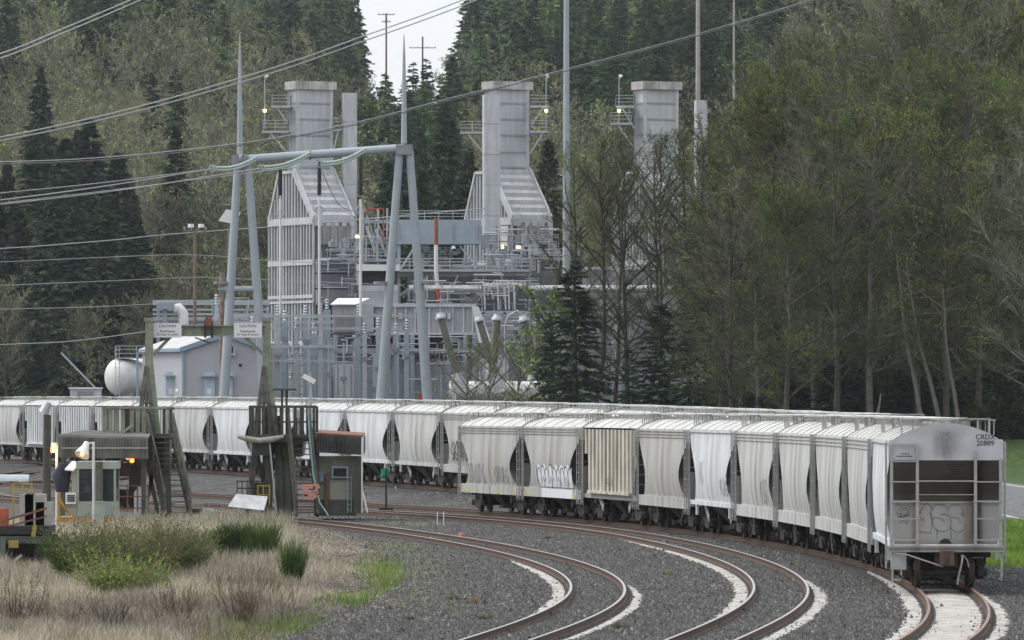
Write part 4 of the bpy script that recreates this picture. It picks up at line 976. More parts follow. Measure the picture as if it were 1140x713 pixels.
l_ = bpy.data.lights.new('lamp_glow', 'POINT'); l_.energy = 60; l_.color = (1, .5, .15); l_.shadow_soft_size = .25; lo_ = bpy.data.objects.new('lamp_glow', l_); COL.objects.link(lo_); lo_.location = P(60, 503, 271.5); lo_.parent = None
b = gb_(51.5, 262); r = root('yard_light', b, 'tall dark timber pole with a boxy floodlight tilted at its top', 'floodlight')
MB().tube([b, P(52.5, 462, 262)], [.2, .16], 9).build('pole', M_darkt, r); MB().tube([P(54, 448, 262), P(48, 460, 262)], [.14, .24], 4).build('lamp_head', M_galv, r); MB().bar(P(52, 464, 262), P(50, 458, 262), .08).build('bracket', M_galv, r)
mb = MB(); p = gb_(110.5, 268.5); mb.bar(p, P(110.5, 514, 268.5), .3, .2); single('timber_post', mb, M_timber, 'dark square post standing in front of the booth windows', 'post', loc=tuple(p))
mb = MB(); p = gb_(111, 266); mb.cb(p+Vector((0,0,.55)), (.38, .3, 1.1)); mb.cb(p+Vector((0,0,1.13)), (.44, .36, .06)); single('utility_box', mb, M_booth, 'small pale green utility box standing before the booth', 'utility box', loc=tuple(p))
# old work platform wagon at the left edge
def wagon():
    Y = 200; r = root('work_wagon', gb_(30, Y), 'dark old work wagon at the left edge with a cluttered deck', 'wagon')
    X = lambda px: XW(px, Y)
    b = MB(); b.box(X(-45), X(58), Y-1.6, Y+1.6, ZW(594, Y), ZW(585, Y)); b.build('deck', M_blk, r)
    for y in (-1.5, 1.5):
        b = MB(); b.box(X(-45), X(60), Y+y-.08, Y+y+.08, ZW(604, Y), ZW(596, Y)); b.build('side_beam', M_wagon, r)
    for px in (-20, 12, 48):
        b = MB(); b.cb(Vector((X(px), Y-1.2, .5)), (.35, .35, 1.3)); b.build('leg', M_blk, r); b = MB(); b.cb(Vector((X(px), Y+1.2, .5)), (.35, .35, 1.3)); b.build('leg', M_blk, r)
    b = MB(); b.bar(P(5, 634, Y-1.7), P(24, 618, Y-1.7), .07); b.build('diagonal_rod', M_galv, r)
    b = MB(); b.bar(P(1, 600, Y-1.8), P(1, 660, Y-1.8), .3); b.build('corner_post', M_wagon, r)
    b = MB(); b.cb(P(15, 606, Y-1.75), (.32, .04, .24)); b.build('yellow_plate', M_yellow, r)
    b = MB(); b.bar(P(37, 598, Y-1.8), P(39, 585, Y-1.8), .13); b.build('yellow_lever', M_yellow, r)
    for k, (px, w) in enumerate(((33, .58), (45, .62))):
        pass
    rl = MB()
    for z in (538.5, 546): rl.bar(P(14, z, Y-.5), P(36, z, Y-.5), .045); 
    for px in (15, 25, 35): rl.bar(P(px, 538, Y-.5), P(px, 585, Y-.5), .05)
    rl.bar(P(2, 553, Y-.5), P(15, 539, Y-.5), .045)
    rl.build('handrail', M_yellow, r)
    rl = MB(); rl.bar(P(-2, 582, Y-1.4), P(52, 566, Y-1.4), .07); rl.bar(P(2, 588, Y-1.4), P(52, 575, Y-1.4), .05); rl.build('sloping_pipe', M_rust2, r)
    rg = random.Random(5)
    for k in range(26):
        px = rg.uniform(-10, 60); b = MB(); b.cb(P(px, rg.uniform(598, 626), Y+rg.uniform(-1.3, 1.3)), (rg.uniform(.3, 1), .6, rg.uniform(.15, .5)), rg.uniform(-.3, .3)); b.build('underframe_part', rg.choice([M_blk, M_truck, M_wagon]), r)
M_wagon = mat('wagon_grey_green', (.10,.12,.105), .8, .3, 2, streak=.5, streak_col=(.03,.03,.03))
wagon()
Y = 200.0
for k, (px, w, h) in enumerate(((31, .45, 1.0), (40, .62, 1.0), (50, .5, .75))):
    z = ZW(585, Y)+.004; mb = MB(); mb.cb((XW(px, Y), Y, z+h/2), (w, 1.2, h)); 
    single('concrete_block', mb, M_conc, ['tall concrete block on the wagon deck, left of three', 'widest concrete block on the wagon deck, middle of three', 'lowest concrete block on the wagon deck, right of three'][k], 'block', 'blocks on the wagon deck')
mb = MB(); z = ZW(585, Y)+.004; mb.tube([(XW(4, Y), Y-.6, z), (XW(4, Y), Y-.6, z+.55)], .22, 12); single('drum', mb, M_orange, 'faded orange drum on the wagon deck at the left edge', 'drum')
mb = MB(); p = gb_(430, 309); mb.tube([p, P(429.5, 522, 309)], .06, 6); r_ = root('track_flag', p, 'small green flag on a dark stake beside the back track', 'flag')
mb.build('stake', M_blk, r_); f = MB(); f.grid([[P(424+i*1.6, 521.5+math.sin(i*1.3)*.8, 309-.05*(i % 2)) for i in range(6)], [P(424+i*1.6, 531+math.sin(i*1.7+1)*1.2, 309-.05*(i % 2)) for i in range(6)]]); f.build('flag', mat('green_cloth', (.02,.28,.17), .8, .2, 4), r_); MB().cb(p+Vector((0,0,.08)), (.7, .4, .16)).build('base', M_blk, r_)
mb = MB(); p = gb_(514, 249.5); mb.tube([p, p+Vector((0,0,.1)), p+Vector((0,0,.16))], [.16, .14, .05], 8); single('track_marker', mb, M_orange, 'small bright orange marker on the ballast beside the nearest curve', 'marker', loc=tuple(p))
for k, px in enumerate((487, 494)):
    mb = MB(); p = gb_(px, 272); mb.tube([p, p+Vector((0,0,.62))], .022, 5); single('marker_stake', mb, M_white, ['thin white stake on the ballast, left of a pair', 'thin white stake on the ballast, right of a pair'][k], 'stake', 'thin stakes on the ballast', loc=tuple(p))
mb = MB(); p = Vector((XW(5, 400), 400, gz(XW(5, 400), 400)-.19)); mb.tube([p+Vector((-1.2,0,.05)), p+Vector((1.6,0,.05))], .55, 12); single('culvert_pipe', mb, M_galv, 'pale pipe lying on the gravel below the ribbed hoppers, left edge', 'pipe', loc=tuple(p))

# heavy gear on and under the decks of both towers
def gear(r, items, m):
    for nm, px, py, Y, w, d, h in items: MB().cb(P(px, py, Y), (w, d, h)).build(nm, m, r)
gear(TA, [('winch_housing', 160, 470, 282.6, .9, 1.0, .9), ('counterweight', 172, 492, 282.0, 1.1, 1.2, .5), ('deck_beam', 140, 487, 280.9, 2.6, .3, .28), ('motor_housing', 136, 523, 279, .7, .8, .6), ('switch_cabinet', 150, 535, 280, .5, .5, 1.4), ('hopper_frame', 140, 556, 281, 1.3, .8, .9)], M_blk)
gear(TB, [('winch_housing', 303, 474, 284.6, .8, 1.0, .9), ('counterweight', 292, 500, 283.6, .9, 1.0, .6), ('deck_beam', 318, 489, 283, 2.6, .3, .26), ('motor_housing', 326, 500, 284, .9, .9, .7), ('switch_cabinet', 291, 552, 284, .8, .7, 1.2)], M_darkt)
for px, px2 in ((306, 290), (284, 300), (330, 316)): MB().bar(P(px, 492, 284.4), Vector((XW(px2, 284.4), 284.4, .1)), .18).build('cross_brace', M_darkt, TB)
for px, px2 in ((160, 176), (178, 160)): MB().bar(P(px, 492, 283), Vector((XW(px2, 283), 283, .1)), .18).build('cross_brace', M_timber, TA)
# ------------------------------------------------------------------ power plant
YP = 640.0; SP = F/YP       # about 10.8 px per metre
PADZ = 1.0
def rail_run(mb, a, b, h=1.07, n=None, r=.045):
    a, b = Vector(a), Vector(b); L = (b-a).length; n = n or max(1, int(L/1.3))
    for k in (.35, .7, 1.0): mb.bar(a+Vector((0,0,h*k)), b+Vector((0,0,h*k)), r*1.4)
    for i in range(n+1): p = a.lerp(b, i/n); mb.bar(p, p+Vector((0,0,h)), r*1.6)
def platform(parent, x0, x1, y0, y1, z, m=M_galv, brace=None):
    f = MB(); f.box(x0, x1, y0, y1, z-.22, z); p = f.build('platform', m, parent)
    h = MB(); rail_run(h, (x0, y0, z), (x1, y0, z)); rail_run(h, (x0, y0, z), (x0, y1, z)); rail_run(h, (x1, y0, z), (x1, y1, z)); h.build('handrail', m, p)
    return p
def boiler(pxc, label, d=0.0, slim=None, plats=(), Y=YP, lampdir=-1, detail=True):
    """heat-recovery unit; pxc = pixel of the near vertical edge; axes u (to the right) and v (away, to the left)"""
    ang = rad(27); u = Vector((math.cos(ang), math.sin(ang), 0)); v = Vector((-math.sin(ang), math.cos(ang), 0))
    o = Vector((XW(pxc, Y), Y, 0)); z = lambda py: ZW(py, Y)
    r = root('boiler_unit', (o.x, o.y, PADZ), label, 'boiler unit', 'tall grey boiler units of the plant')
    W, D = 4.5, 11.0; z1, z2, zt = z(246), z(190), z(90); va, vb = 5.0, 8.4
    Q = lambda a, b, c: o+u*a+v*b+Vector((0,0,c))
    # side casing (faces left-front)
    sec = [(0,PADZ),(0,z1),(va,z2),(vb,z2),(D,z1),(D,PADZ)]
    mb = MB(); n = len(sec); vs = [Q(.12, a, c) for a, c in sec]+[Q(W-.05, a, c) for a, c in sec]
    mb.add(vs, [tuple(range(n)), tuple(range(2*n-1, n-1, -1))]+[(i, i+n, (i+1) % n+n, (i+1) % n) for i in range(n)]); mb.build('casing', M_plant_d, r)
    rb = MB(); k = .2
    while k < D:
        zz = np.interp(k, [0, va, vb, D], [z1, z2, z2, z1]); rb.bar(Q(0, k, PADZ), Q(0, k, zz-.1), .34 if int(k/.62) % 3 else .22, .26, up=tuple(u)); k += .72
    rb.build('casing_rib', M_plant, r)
    bd = MB()
    for zz, h in ((z(246), .8), (z(292), .55), (z(330), .35), (z(336), .25), (z(383), .6), (z(418), .6)): bd.bar(Q(-.12, -.1, zz), Q(-.12, D+.1, zz), .16, h)
    for k in (0, 4.6, D): bd.bar(Q(-.1, k, z(336)), Q(-.1, k, z1), .2, .2)
    for (a, c), (b2, e) in (((0, z1), (va, z2)), ((va, z2), (vb, z2)), ((vb, z2), (D, z1))): bd.bar(Q(-.1, a, c), Q(-.1, b2, e), .3, .3)
    bd.build('casing_band', M_plant_l, r)
    # sloping roof with fins
    rf = MB(); a, b2 = Q(-.05, 0, z1), Q(W, 0, z1); c, e = Q(W, va, z2), Q(-.05, va, z2); rf.add([a, b2, c, e, a+Vector((0,0,.25)), b2+Vector((0,0,.25)), c+Vector((0,0,.25)), e+Vector((0,0,.25))], [(3,2,1,0),(4,5,6,7),(0,1,5,4),(1,2,6,5),(2,3,7,6),(3,0,4,7)]); rf.build('sloping_roof', M_roofl, r)
    fn = MB()
    for i in range(7): t = (i+.0)/6.6; fn.bar(a.lerp(e, t)+Vector((0,0,.42)), b2.lerp(c, t)+Vector((0,0,.42)), .12, .42)
    for s0, s1 in ((a, e), (b2, c)): fn.bar(s0+Vector((0,0,.4)), s1+Vector((0,0,.4)), .18, .45)
    fn.build('roof_fin', M_plant_l, r)
    # front below the roof
    f = MB(); f.bar(Q(0, -.15, z1-.2), Q(W, -.15, z1-.2), .4, .7); f.build('eaves_beam', M_plant_l, r)
    f = MB(); nb = 9
    for i in range(nb): f.cb(Q(.55+(W-.9)*i/(nb-1), -.12-(.08 if i % 2 else 0), z(260)), ((W-.9)/(nb-1)*.92, .3, 2.3), ang)
    f.build('louvre_panel', M_beige, r)
    f = MB(); f.cb(Q(W-.2, -.12, z(260)), (.5, .34, 2.4), ang); f.build('corner_panel', M_plant_l, r)
    du = MB()
    for zz0, zz1, off in ((z(340), z(322), .5), (z(321.5), z(305), .4), (z(304.5), z(288), .3)): du.cb(Q(W/2, -.2-off*.2, (zz0+zz1)/2), (W*.98, .5, zz1-zz0-.08), ang)
    du.build('inlet_duct', M_plant_d2, r)
    if detail:
        p = MB(); p0, p1 = Q(.2, -2.2, z(289)), Q(W+1.5, -2.2, z(289)); p.bar(p0, p1, 2.6, .25); pp = p.build('platform', M_galv, r); h = MB(); rail_run(h, p0-v*1.2, p1-v*1.2); h.build('handrail', M_galv, pp)
        rg = random.Random(int(pxc)); eq = MB()
        for i in range(9): eq.cb(Q(rg.uniform(.3, W), -1.4, z(289)+rg.uniform(.3, 2.0)), (rg.uniform(.3, .9), .5, rg.uniform(.3, 1.0)), ang)
        for i in range(6): a_ = Q(rg.uniform(.3, W), -1.8, z(289)+rg.uniform(.3, 2.2)); eq.tube([a_, a_+u*rg.uniform(.8, 1.8)], .09, 6)
        eq.build('valve_gear', M_plant, r)
    # stack
    st = MB(); s0, s1 = va+.1, vb-1.4; x0, x1 = .5, W-.15
    def ring(zz): return [Q(x0, s0, zz), Q(x1, s0, zz), Q(x1, s1, zz), Q(x0, s1, zz)]
    st.add(ring(z2)+ring(zt), [(0,1,5,4),(1,2,6,5),(2,3,7,6),(3,0,4,7),(4,5,6,7)]); sk = st.build('stack', M_plant_l, r)
    sf = MB()
    for py in (112, 130, 148, 167, 184):
        q = [p+Vector((0,0,0)) for p in ring(z(py))]
        for i in range(4): a_, b_ = q[i], q[(i+1) % 4]; d_ = (b_-a_).normalized(); sf.bar(a_-d_*.1, b_+d_*.1, .22, .16)
    sf.build('stiffener', M_plant, sk)
    for cx, cy in ((x0, s0), (x1, s0), (x1, s1), (x0, s1)):
        pass
    cs = MB()
    for cx, cy in ((x0, s0), (x1, s0), (x0, s1)): cs.bar(Q(cx, cy, z2), Q(cx, cy, zt), .34, .34)
    cs.build('corner_strip', M_plant_l, sk)
    cp = MB(); q = [Q(x0-.45, s0-.4, z(97)), Q(x1+.45, s0-.4, z(97)), Q(x1+.45, s1+.4, z(97)), Q(x0-.45, s1+.4, z(97))]; up = Vector((0,0,.85)); cp.add(q+[p+up for p in q], [(3,2,1,0),(4,5,6,7),(0,1,5,4),(1,2,6,5),(2,3,7,6),(3,0,4,7)]); c2 = cp.build('stack_cap', M_capm, sk)
    lg = MB()
    for a_ in np.linspace(x0-.3, x1+.3, 4): lg.cb(Q(a_, s0-.42, z(97)+.45), (.1, .1, .8), ang)
    lg.build('cap_bracket', M_plant_l, c2)
    for (xa, xb, py, side) in plats:
        zz = z(py); Yq = o.y+v.y*s0
        pl = platform(sk, XW(xa, Yq), XW(xb, Yq), Yq-.6, Yq+2.4, ZW(py, Yq))
        br = MB(); xs_ = XW(xb, Yq) if side < 0 else XW(xa, Yq); xe = XW(xa, Yq) if side < 0 else XW(xb, Yq)
        br.bar((xe*.7+xs_*.3, Yq-.4, ZW(py, Yq)-.2), (xs_, Yq-.4, ZW(py, Yq)-2.4), .14); br.build('platform_brace', M_galv, pl)
    # lights on the gallery
    if plats:
        xa, xb, py, side = plats[0]; Yq = o.y+v.y*s0; xl = XW(xa+3 if side < 0 else xb-3, Yq)
        pm = MB(); pm.tube([(xl, Yq-.6, ZW(plats[-1][2], Yq)), (xl, Yq-.6, ZW(84, Yq))], .06, 6); pm.build('lamp_post', M_galv, sk)
        MB().tube([(xl, Yq-.7, ZW(84, Yq)), (xl+.25, Yq-.7, ZW(86.5, Yq))], [.12, .22], 8).build('lamp_head', M_white, sk)
        MB().tube([(xl, Yq-.75, ZW(122.5, Yq)), (xl, Yq-.75, ZW(125.5, Yq))], [.2, .14], 8).build('amber_lamp', M_lamp2, sk)
    if slim:
        xs_, w_, yt, yb, Ys = slim; c_ = P(xs_, 300, Ys); zt_, zb_ = ZW(yt, Ys), ZW(yb, Ys); ss = MB(); ss.cb((c_.x, c_.y, (zt_+zb_)/2), (w_*Ys/F, 1.6, zt_-zb_), rad(8)); so_ = ss.build('bypass_stack', M_plant_l, r)
        bb = MB()
        for zz in np.linspace(zb_+2, zt_-3, 4): bb.cb((c_.x, c_.y, zz), (w_*Ys/F+.06, 1.66, .06), rad(8))
        bb.build('seam', M_plant, so_)
        MB().box(c_.x-.5, c_.x+.5, c_.y-.5, c_.y+.5, PADZ, zb_).build('stack_leg', M_plant, r)
    # ladder cage up the stack
    la = MB(); a_ = Q(x0-.3, s1, 0)
    for dx in (0, .45): la.bar(a_+Vector((dx,0,z2-6)), a_+Vector((dx,0,z(100))), .07)
    for zz in np.arange(z2-6, z(100), .6): la.bar(a_+Vector((0,0,zz)), a_+Vector((.45,0,zz)), .05)
    la.build('ladder', M_galv, sk)
    return r
M_roofl = mat('weathered_roof_panel', (.42,.42,.42), .5, .25, .6, col2=(.66,.66,.67), streak=.2); M_capm = mat('stack_cap_metal', (.42,.41,.39), .6, .3, 1, streak=.3); M_plant_d2 = mat('duct_grey', (.24,.245,.275), .6, .12, .8)
boiler(350, 'leftmost boiler unit, ribbed grey casing and tall stack with two galleries on its left', slim=(389, 15, 104, 262, YP+6), plats=((318-26, 321, 146, -1), (308-6, 324, 118, -1), (371, 379, 144, 1)))
boiler(571, 'middle boiler unit, stack with galleries on both sides, in front of dark firs', slim=(547, 18, 106, 262, YP+2), plats=((590, 611, 118, 1), (590, 611, 146, 1), (512, 540, 147, -1)), Y=YP+6)
boiler(739, 'right-hand boiler unit half hidden behind bare green-tinged trees', slim=(780, 12, 112, 262, YP+10), plats=((686, 706, 118, -1), (680, 704, 137, -1)), Y=YP+12, detail=False)
# main structural frame between the units
def frame_bay():
    Y = 628; r = root('equipment_frame', (XW(500, Y), Y, PADZ), 'blue-grey steel frame with wide box girder and handrails between two boilers', 'steel frame')
    z = lambda py: ZW(py, Y); X = lambda px: XW(px, Y)
    MB().box(X(441), X(536), Y-.6, Y+2.5, z(272), z(245)).build('box_girder', M_blue, r)
    h = MB(); rail_run(h, (X(441), Y-.5, z(245)), (X(536), Y-.5, z(245)), .9); h.build('handrail', M_galv, r)
    for px in (445, 505, 532): MB().box(X(px)-.05, X(px)+.12, Y-.66, Y-.6, z(268), z(250)).build('girder_bracket', M_plant_d2, r)
    for px in (444, 530, 590): MB().cb((X(px), Y, (z(272)+PADZ)/2 if px < 590 else (z(300)+PADZ)/2), (.34, .34, (z(272) if px < 590 else z(300))-PADZ)).build('column', M_blue, r)
    f = MB(); f.box(X(441), X(590), Y-1.4, Y+2.2, z(303), z(300)); f.build('walkway', M_galv, r)
    h = MB(); rail_run(h, (X(441), Y-1.4, z(300)), (X(590), Y-1.4, z(300))); rail_run(h, (X(441), Y+2, z(300)), (X(590), Y+2, z(300))); h.build('handrail', M_galv, r)
    f = MB(); f.box(X(441), X(590), Y-.3, Y+.3, z(308), z(303.2)); f.build('beam', M_plant, r)
    for a, b in (((446, 300), (462, 274)), ((444, 330), (470, 310)), ((512, 274), (530, 296)), ((500, 315), (525, 336))): MB().bar(P(*a, Y), P(*b, Y), .2).build('diagonal', M_galv, r)
    rg = random.Random(11)
    for i in range(34): px, py = rg.uniform(470, 525), rg.uniform(275, 298); MB().cb(P(px, py, Y+rg.uniform(1.8, 4)), (rg.uniform(.2, 1.2), .3, rg.uniform(.1, .5))).build('pipe_fitting', rg.choice([M_plant, M_plant_d2, M_galv]), r)
    for i in range(26): px, py = rg.uniform(450, 590), rg.uniform(308, 334); MB().cb(P(px, py, Y+rg.uniform(1, 4)), (rg.uniform(.3, 1.6), .3, rg.uniform(.15, .8))).build('pipe_fitting', rg.choice([M_plant, M_plant_d2, M_blue]), r)
    for i in range(40): px, py = rg.uniform(535, 600), rg.uniform(255, 300); MB().cb(P(px, py, Y+rg.uniform(1, 5)), (rg.uniform(.1, .7), .3, rg.uniform(.3, 1.6))).build('valve', rg.choice([M_plant_d2, M_plant, M_galv]), r)
    g = MB()
    for k in range(9): g.bar(P(470, 276+k*2.6, Y+2.5), P(505, 276+k*2.6, Y+2.5), .07)
    for k in range(6): g.bar(P(472+k*6, 275, Y+2.4), P(472+k*6, 300, Y+2.4), .08)
    g.build('rack_grid', M_galv, r)
    bk = MB(); bk.box(X(452), X(620), Y+6, Y+6.5, PADZ, z(300)); bk.build('rear_wall', M_plant_d, r)
    for (a, b, rr) in (((455, 322), (536, 322), .42), ((538, 320), (586, 319), .42), ((588, 322), (625, 322), .38)): MB().tube([P(*a, Y-1.8), P(*b, Y-1.8)], rr, 12).build('steam_pipe', M_pipe, r)
    for px in (533, 548, 556, 560, 566):
        MB().tube([P(px, 316, Y-2.2), P(px+4, 312, Y-2.2), P(px+6, 320, Y-2.2), P(px+7, 345, Y-2.2)], .09, 6).build('small_pipe', M_white, r)
    for k, px in enumerate((505, 560)):
        MB().tube([P(px, 274, Y-1.5), P(px, 277, Y-1.5)], [.15, .22], 8).build('lamp', M_white if k == 0 else M_lamp2, r)
    MB().tube([P(577, 274, Y-1.5), P(577, 277, Y-1.5)], [.22, .22], 8).build('lamp', M_lamp2, r)
    vs = MB(); vs.cb(P(561, 263, Y-1), (.7, .6, 2.0)); vs.build('panel_box', M_white, r)
M_pipe = mat('insulated_pipe', (.5,.5,.49), .4, .15, 1.5, metal=.4)
frame_bay()
p = P(486, 340, 622); r = root('vent_pipe', (p.x, p.y, PADZ), 'vertical vent pipe painted rust red above and white below', 'pipe')
MB().tube([P(485.5, 273, 622), P(485.5, 243, 622)], .2, 8).build('upper_pipe', mat('rust_red', (.27,.09,.05), .8, .35, 2), r)
MB().tube([P(485.5, 273, 622), P(485.5, 305, 622), P(487.5, 322, 622)], .2, 8).build('middle_pipe', M_white, r); MB().tube([P(487.5, 322, 622), P(488.5, 336, 622), Vector((P(488.5, 336, 622).x, 622, PADZ))], .2, 8).build('lower_pipe', M_red, r)
# low blocks: switch-house left, transformer halls
def block(name, label, cat, parts, Y):
    z = lambda py: ZW(py, Y); px0 = parts[0][1]; r = root(name, (XW(px0, Y), Y, PADZ), label, cat)
    for nm, x0, x1, y0, y1, dy0, dy1, m in parts:
        MB().box(XW(x0, Y), XW(x1, Y), Y+dy0, Y+dy1, PADZ if y1 is None else z(y1), z(y0)).build(nm, m, r)
    return r
r = block('turbine_enclosure', 'small white and grey enclosure with dark window band behind the pylon leg', 'enclosure', [('lower_body', 399, 443, 318, 340, 0, 5, M_plant_l), ('window_band', 401.5, 441, 302, 318, .25, 4.8, M_void), ('roof', 397, 445, 294.5, 301.8, -.3, 5.3, M_white), ('side_panel', 397, 403, 302, 318, -.1, 5, M_plant_l), ('base', 400, 442, 340.3, None, .4, 4.6, M_plant_d2)], 620)
MB().bar(P(399, 325, 619.5), P(443, 325, 619.5), .12).build('sill_strip', M_blue, r)
def transformer_hall():
    Y = 596; r = root('transformer_hall', (XW(450, Y), Y, PADZ), 'long grey transformer hall with yellow warning labels, open bays underneath', 'building')
    z = lambda py: ZW(py, Y); X = lambda px: XW(px, Y)
    MB().box(X(370), X(416), Y, Y+7, z(370), z(339)).build('louvre_house', M_plant, r)
    lv = MB(); 
    for i in range(16): lv.cb((X(373+i*1.9), Y-.08, z(360)), (.1, .12, 1.7))
    lv.build('louvre_panel', M_beige, r)
    mb = MB(); mb.add([(X(368), Y-.5, z(339)), (X(397), Y-.5, z(339)), (X(410), Y+6, z(331)), (X(374), Y+6, z(331))], [(0,1,2,3)]); mb.box(X(368), X(397), Y-.5, Y+7, z(339.8), z(339.1)); mb.build('bright_roof', M_white, r)
    MB().box(X(418), X(528), Y+.5, Y+7, z(371), z(338)).build('upper_wall', M_plant, r)
    tr = MB(); tr.box(X(416), X(530), Y+.2, Y+.5, z(342), z(338.5)); tr.box(X(416), X(530), Y+.1, Y+.5, z(373), z(370.5)); tr.build('cornice', M_plant_l, r)
    for px in (430, 440, 452, 462, 478, 490, 504, 516, 526): MB().cb((X(px), Y+.38, z(356)), (.16, .2, 2.6)).build('wall_rib', M_plant_l, r)
    for px in (437, 489): MB().cb((X(px), Y+.2, z(353)), (.42, .05, .3)).build('warning_label', M_yellow, r)
    for px in (446, 500, 494): MB().cb((X(px), Y+.25, z(352)), (.35, .3, .6)).build('wall_box', M_plant_l, r)
    MB().box(X(372), X(530), Y+6.5, Y+7, PADZ, z(373)).build('rear_wall', M_plant_d, r)
    MB().box(X(396), X(528), Y+.9, Y+6, PADZ, z(400)).build('lower_wall', M_blue2, r)
    MB().box(X(372), X(530), Y-.3, Y+.2, z(393.5), z(388)).build('beam', M_plant_d2, r)
    for px in (373, 396, 421, 452, 459, 476, 500, 518, 528): MB().cb((X(px), Y, (z(373)+PADZ)/2), (.42, .42, z(373)-PADZ)).build('column', M_blue, r)
    rg = random.Random(21)
    for i in range(30): px, py = rg.uniform(374, 528), rg.uniform(376, 399) if i < 22 else rg.uniform(405, 432); MB().cb(P(px, py, Y+rg.uniform(.6, .85)), (rg.uniform(.2, .9), .3, rg.uniform(.3, 1.2))).build('switchgear_box', rg.choice([M_plant_d2, M_plant_d, M_blue, M_plant]), r)
    g = MB()
    for py in (412, 418): g.bar(P(395, py, Y-1), P(452, py, Y-1), .05)
    g.build('safety_rail', M_galv, r)
M_blue2 = mat('pale_blue_wall', (.36,.39,.43), .6, .1, .5, streak=.25, streak_col=(.22,.23,.24))
transformer_hall()
mb = MB(); Y = 585; mb.box(XW(466, Y), XW(470, Y), Y, Y+.4, ZW(446, Y), ZW(439, Y)); single('fire_point', mb, M_red, 'small red cabinet at the foot of the right pylon leg', 'cabinet')
mb = MB(); mb.box(XW(471.5, Y), XW(478, Y), Y, Y+.4, ZW(446, Y), ZW(437.5, Y)); single('meter_cabinet', mb, M_white, 'small white cabinet beside the red one by the pylon leg', 'cabinet')
# white slanted tents/panels next to the bushings
mb = MB(); Y = 592; vs = [P(525, 340, Y), P(533, 342, Y), P(547, 380, Y), P(533, 382, Y)]; n_ = Vector((0,.3,0)); mb.add(vs+[v+n_ for v in vs], [(0,1,2,3),(7,6,5,4),(0,4,5,1),(1,5,6,2),(2,6,7,3),(3,7,4,0)]); single('slanted_panel', mb, M_white, 'white slanted panel at the right end of the transformer hall', 'panel')
# bushings
for k, (a, b, w) in enumerate((((491, 355), (508, 416), .34), ((534, 358), (551, 416), .34), ((553, 357), (549, 405), .40), ((583, 358), (596, 405), .34), ((600, 360), (597, 405), .36))):
    Y = 574+k*1.5; a, b = P(*a, Y), P(*b, Y); lb = ['leftmost tall tilted olive bushing beside the pylon leg', 'tilted olive bushing second from left, against the white slanted panel', 'upright olive bushing in the middle, third from left', 'olive bushing fourth from left behind the young willow', 'olive bushing nearest the dark conifer'][k]
    r = root('insulator_bushing', b, lb, 'insulator', 'olive transformer bushings')
    mb = MB(); n = 60; pts = [b.lerp(a, i/n) for i in range(n+1)]; mb.tube(pts, [w*(1.0 if i % 2 else .93) for i in range(n+1)], 12, smooth=False); mb.build('porcelain_body', M_brownins, r)
    d_ = (a-b).normalized(); MB().tube([a, a+d_*.25, a+d_*.3, a+d_*.6], [.5, .5, .36, .3], 12).build('metal_cap', M_galv, r)
    MB().tube([b-d_*1.6, b], [.75, .62], 12).build('base_turret', M_plant_l, r)
mb = MB(); mb.tube([P(500, 436, 583), P(625, 436, 583)], .95, 16); mb.cb(P(505, 436, 582.9), (.5, 2.4, 2.4)); single('transformer_tank', mb, M_white, 'long white horizontal tank under the olive bushings', 'tank')
mb = MB(); p = gb_(555, 566); mb.tube([Vector((XW(562, 566), 566, PADZ)), P(562, 362, 566), P(566, 352, 566), P(574, 347, 566)], .09, 6); mb.tube([P(574, 346.5, 566), P(577, 347.5, 566)], .17, 6); single('street_lamp', mb, M_galv, 'thin curved grey lamp post above the young willow', 'lamp post')
# pipe racks
def pipe_rack(x0, x1, Y, rows, cols, label, vert=None):
    r = root('pipe_rack', (XW(x0, Y), Y, PADZ), label, 'pipe rack', 'pipe racks of the plant')
    for py, w in rows: MB().bar(P(x0, py, Y), P(x1, py, Y), w).build('beam', M_galv, r)
    for px in cols: MB().bar(Vector((XW(px, Y), Y, PADZ)), P(px, rows[0][0], Y), .3).build('post', M_blue, r)
    return r
r = pipe_rack(170, 300, 606, ((337, .5), (345, .2), (350, .22), (355, .35), (362, .2)), (176, 205, 240, 275, 298), 'long blue-grey pipe rack above the pale gabled building')
MB().box(XW(170, 606), XW(300, 606), 608, 609, ZW(362, 606), ZW(356.5, 606)).build('cable_tray', M_plant_d2, r)
r = pipe_rack(534, 625, 604, ((348, .3), (353, .2), (358, .24), (366, .3), (373, .22), (380, .3)), (538, 562, 590, 618), 'grey pipe rack stacked six high right of the transformer hall')
MB().box(XW(534, 604), XW(640, 604), 609, 610, PADZ, ZW(346, 604)).build('rear_cladding', M_plant_d2, r)
MB().tube([P(596, 322, 600), P(800, 322, 600)], .38, 10).build('steam_pipe', M_pipe, r)
# turbine building behind the trees at the right
r = block('turbine_building', 'low grey building glimpsed behind the bare trees right of centre', 'building', [('lower_wall', 606, 800, 352, None, 0, 8, M_plant_d2), ('roof_edge', 604, 802, 348, 351.8, -.3, 8.3, M_plant_l), ('upper_wall', 650, 762, 300, 347.8, 3, 8, M_plant_d2), ('upper_roof', 648, 764, 296.5, 299.8, 2.7, 8.3, M_plant_l)], 625)
r = root('air_intake', (XW(688, 618), 618, PADZ), 'small square grey shaft with louvred top among the bare trees', 'intake shaft'); MB().box(XW(681, 618), XW(692, 618), 618, 619, PADZ, ZW(250, 618)).build('shaft', M_plant, r); MB().box(XW(680, 618), XW(693, 618), 617.8, 619.2, ZW(250, 618)+.01, ZW(247.5, 618)).build('cap', M_plant_l, r)
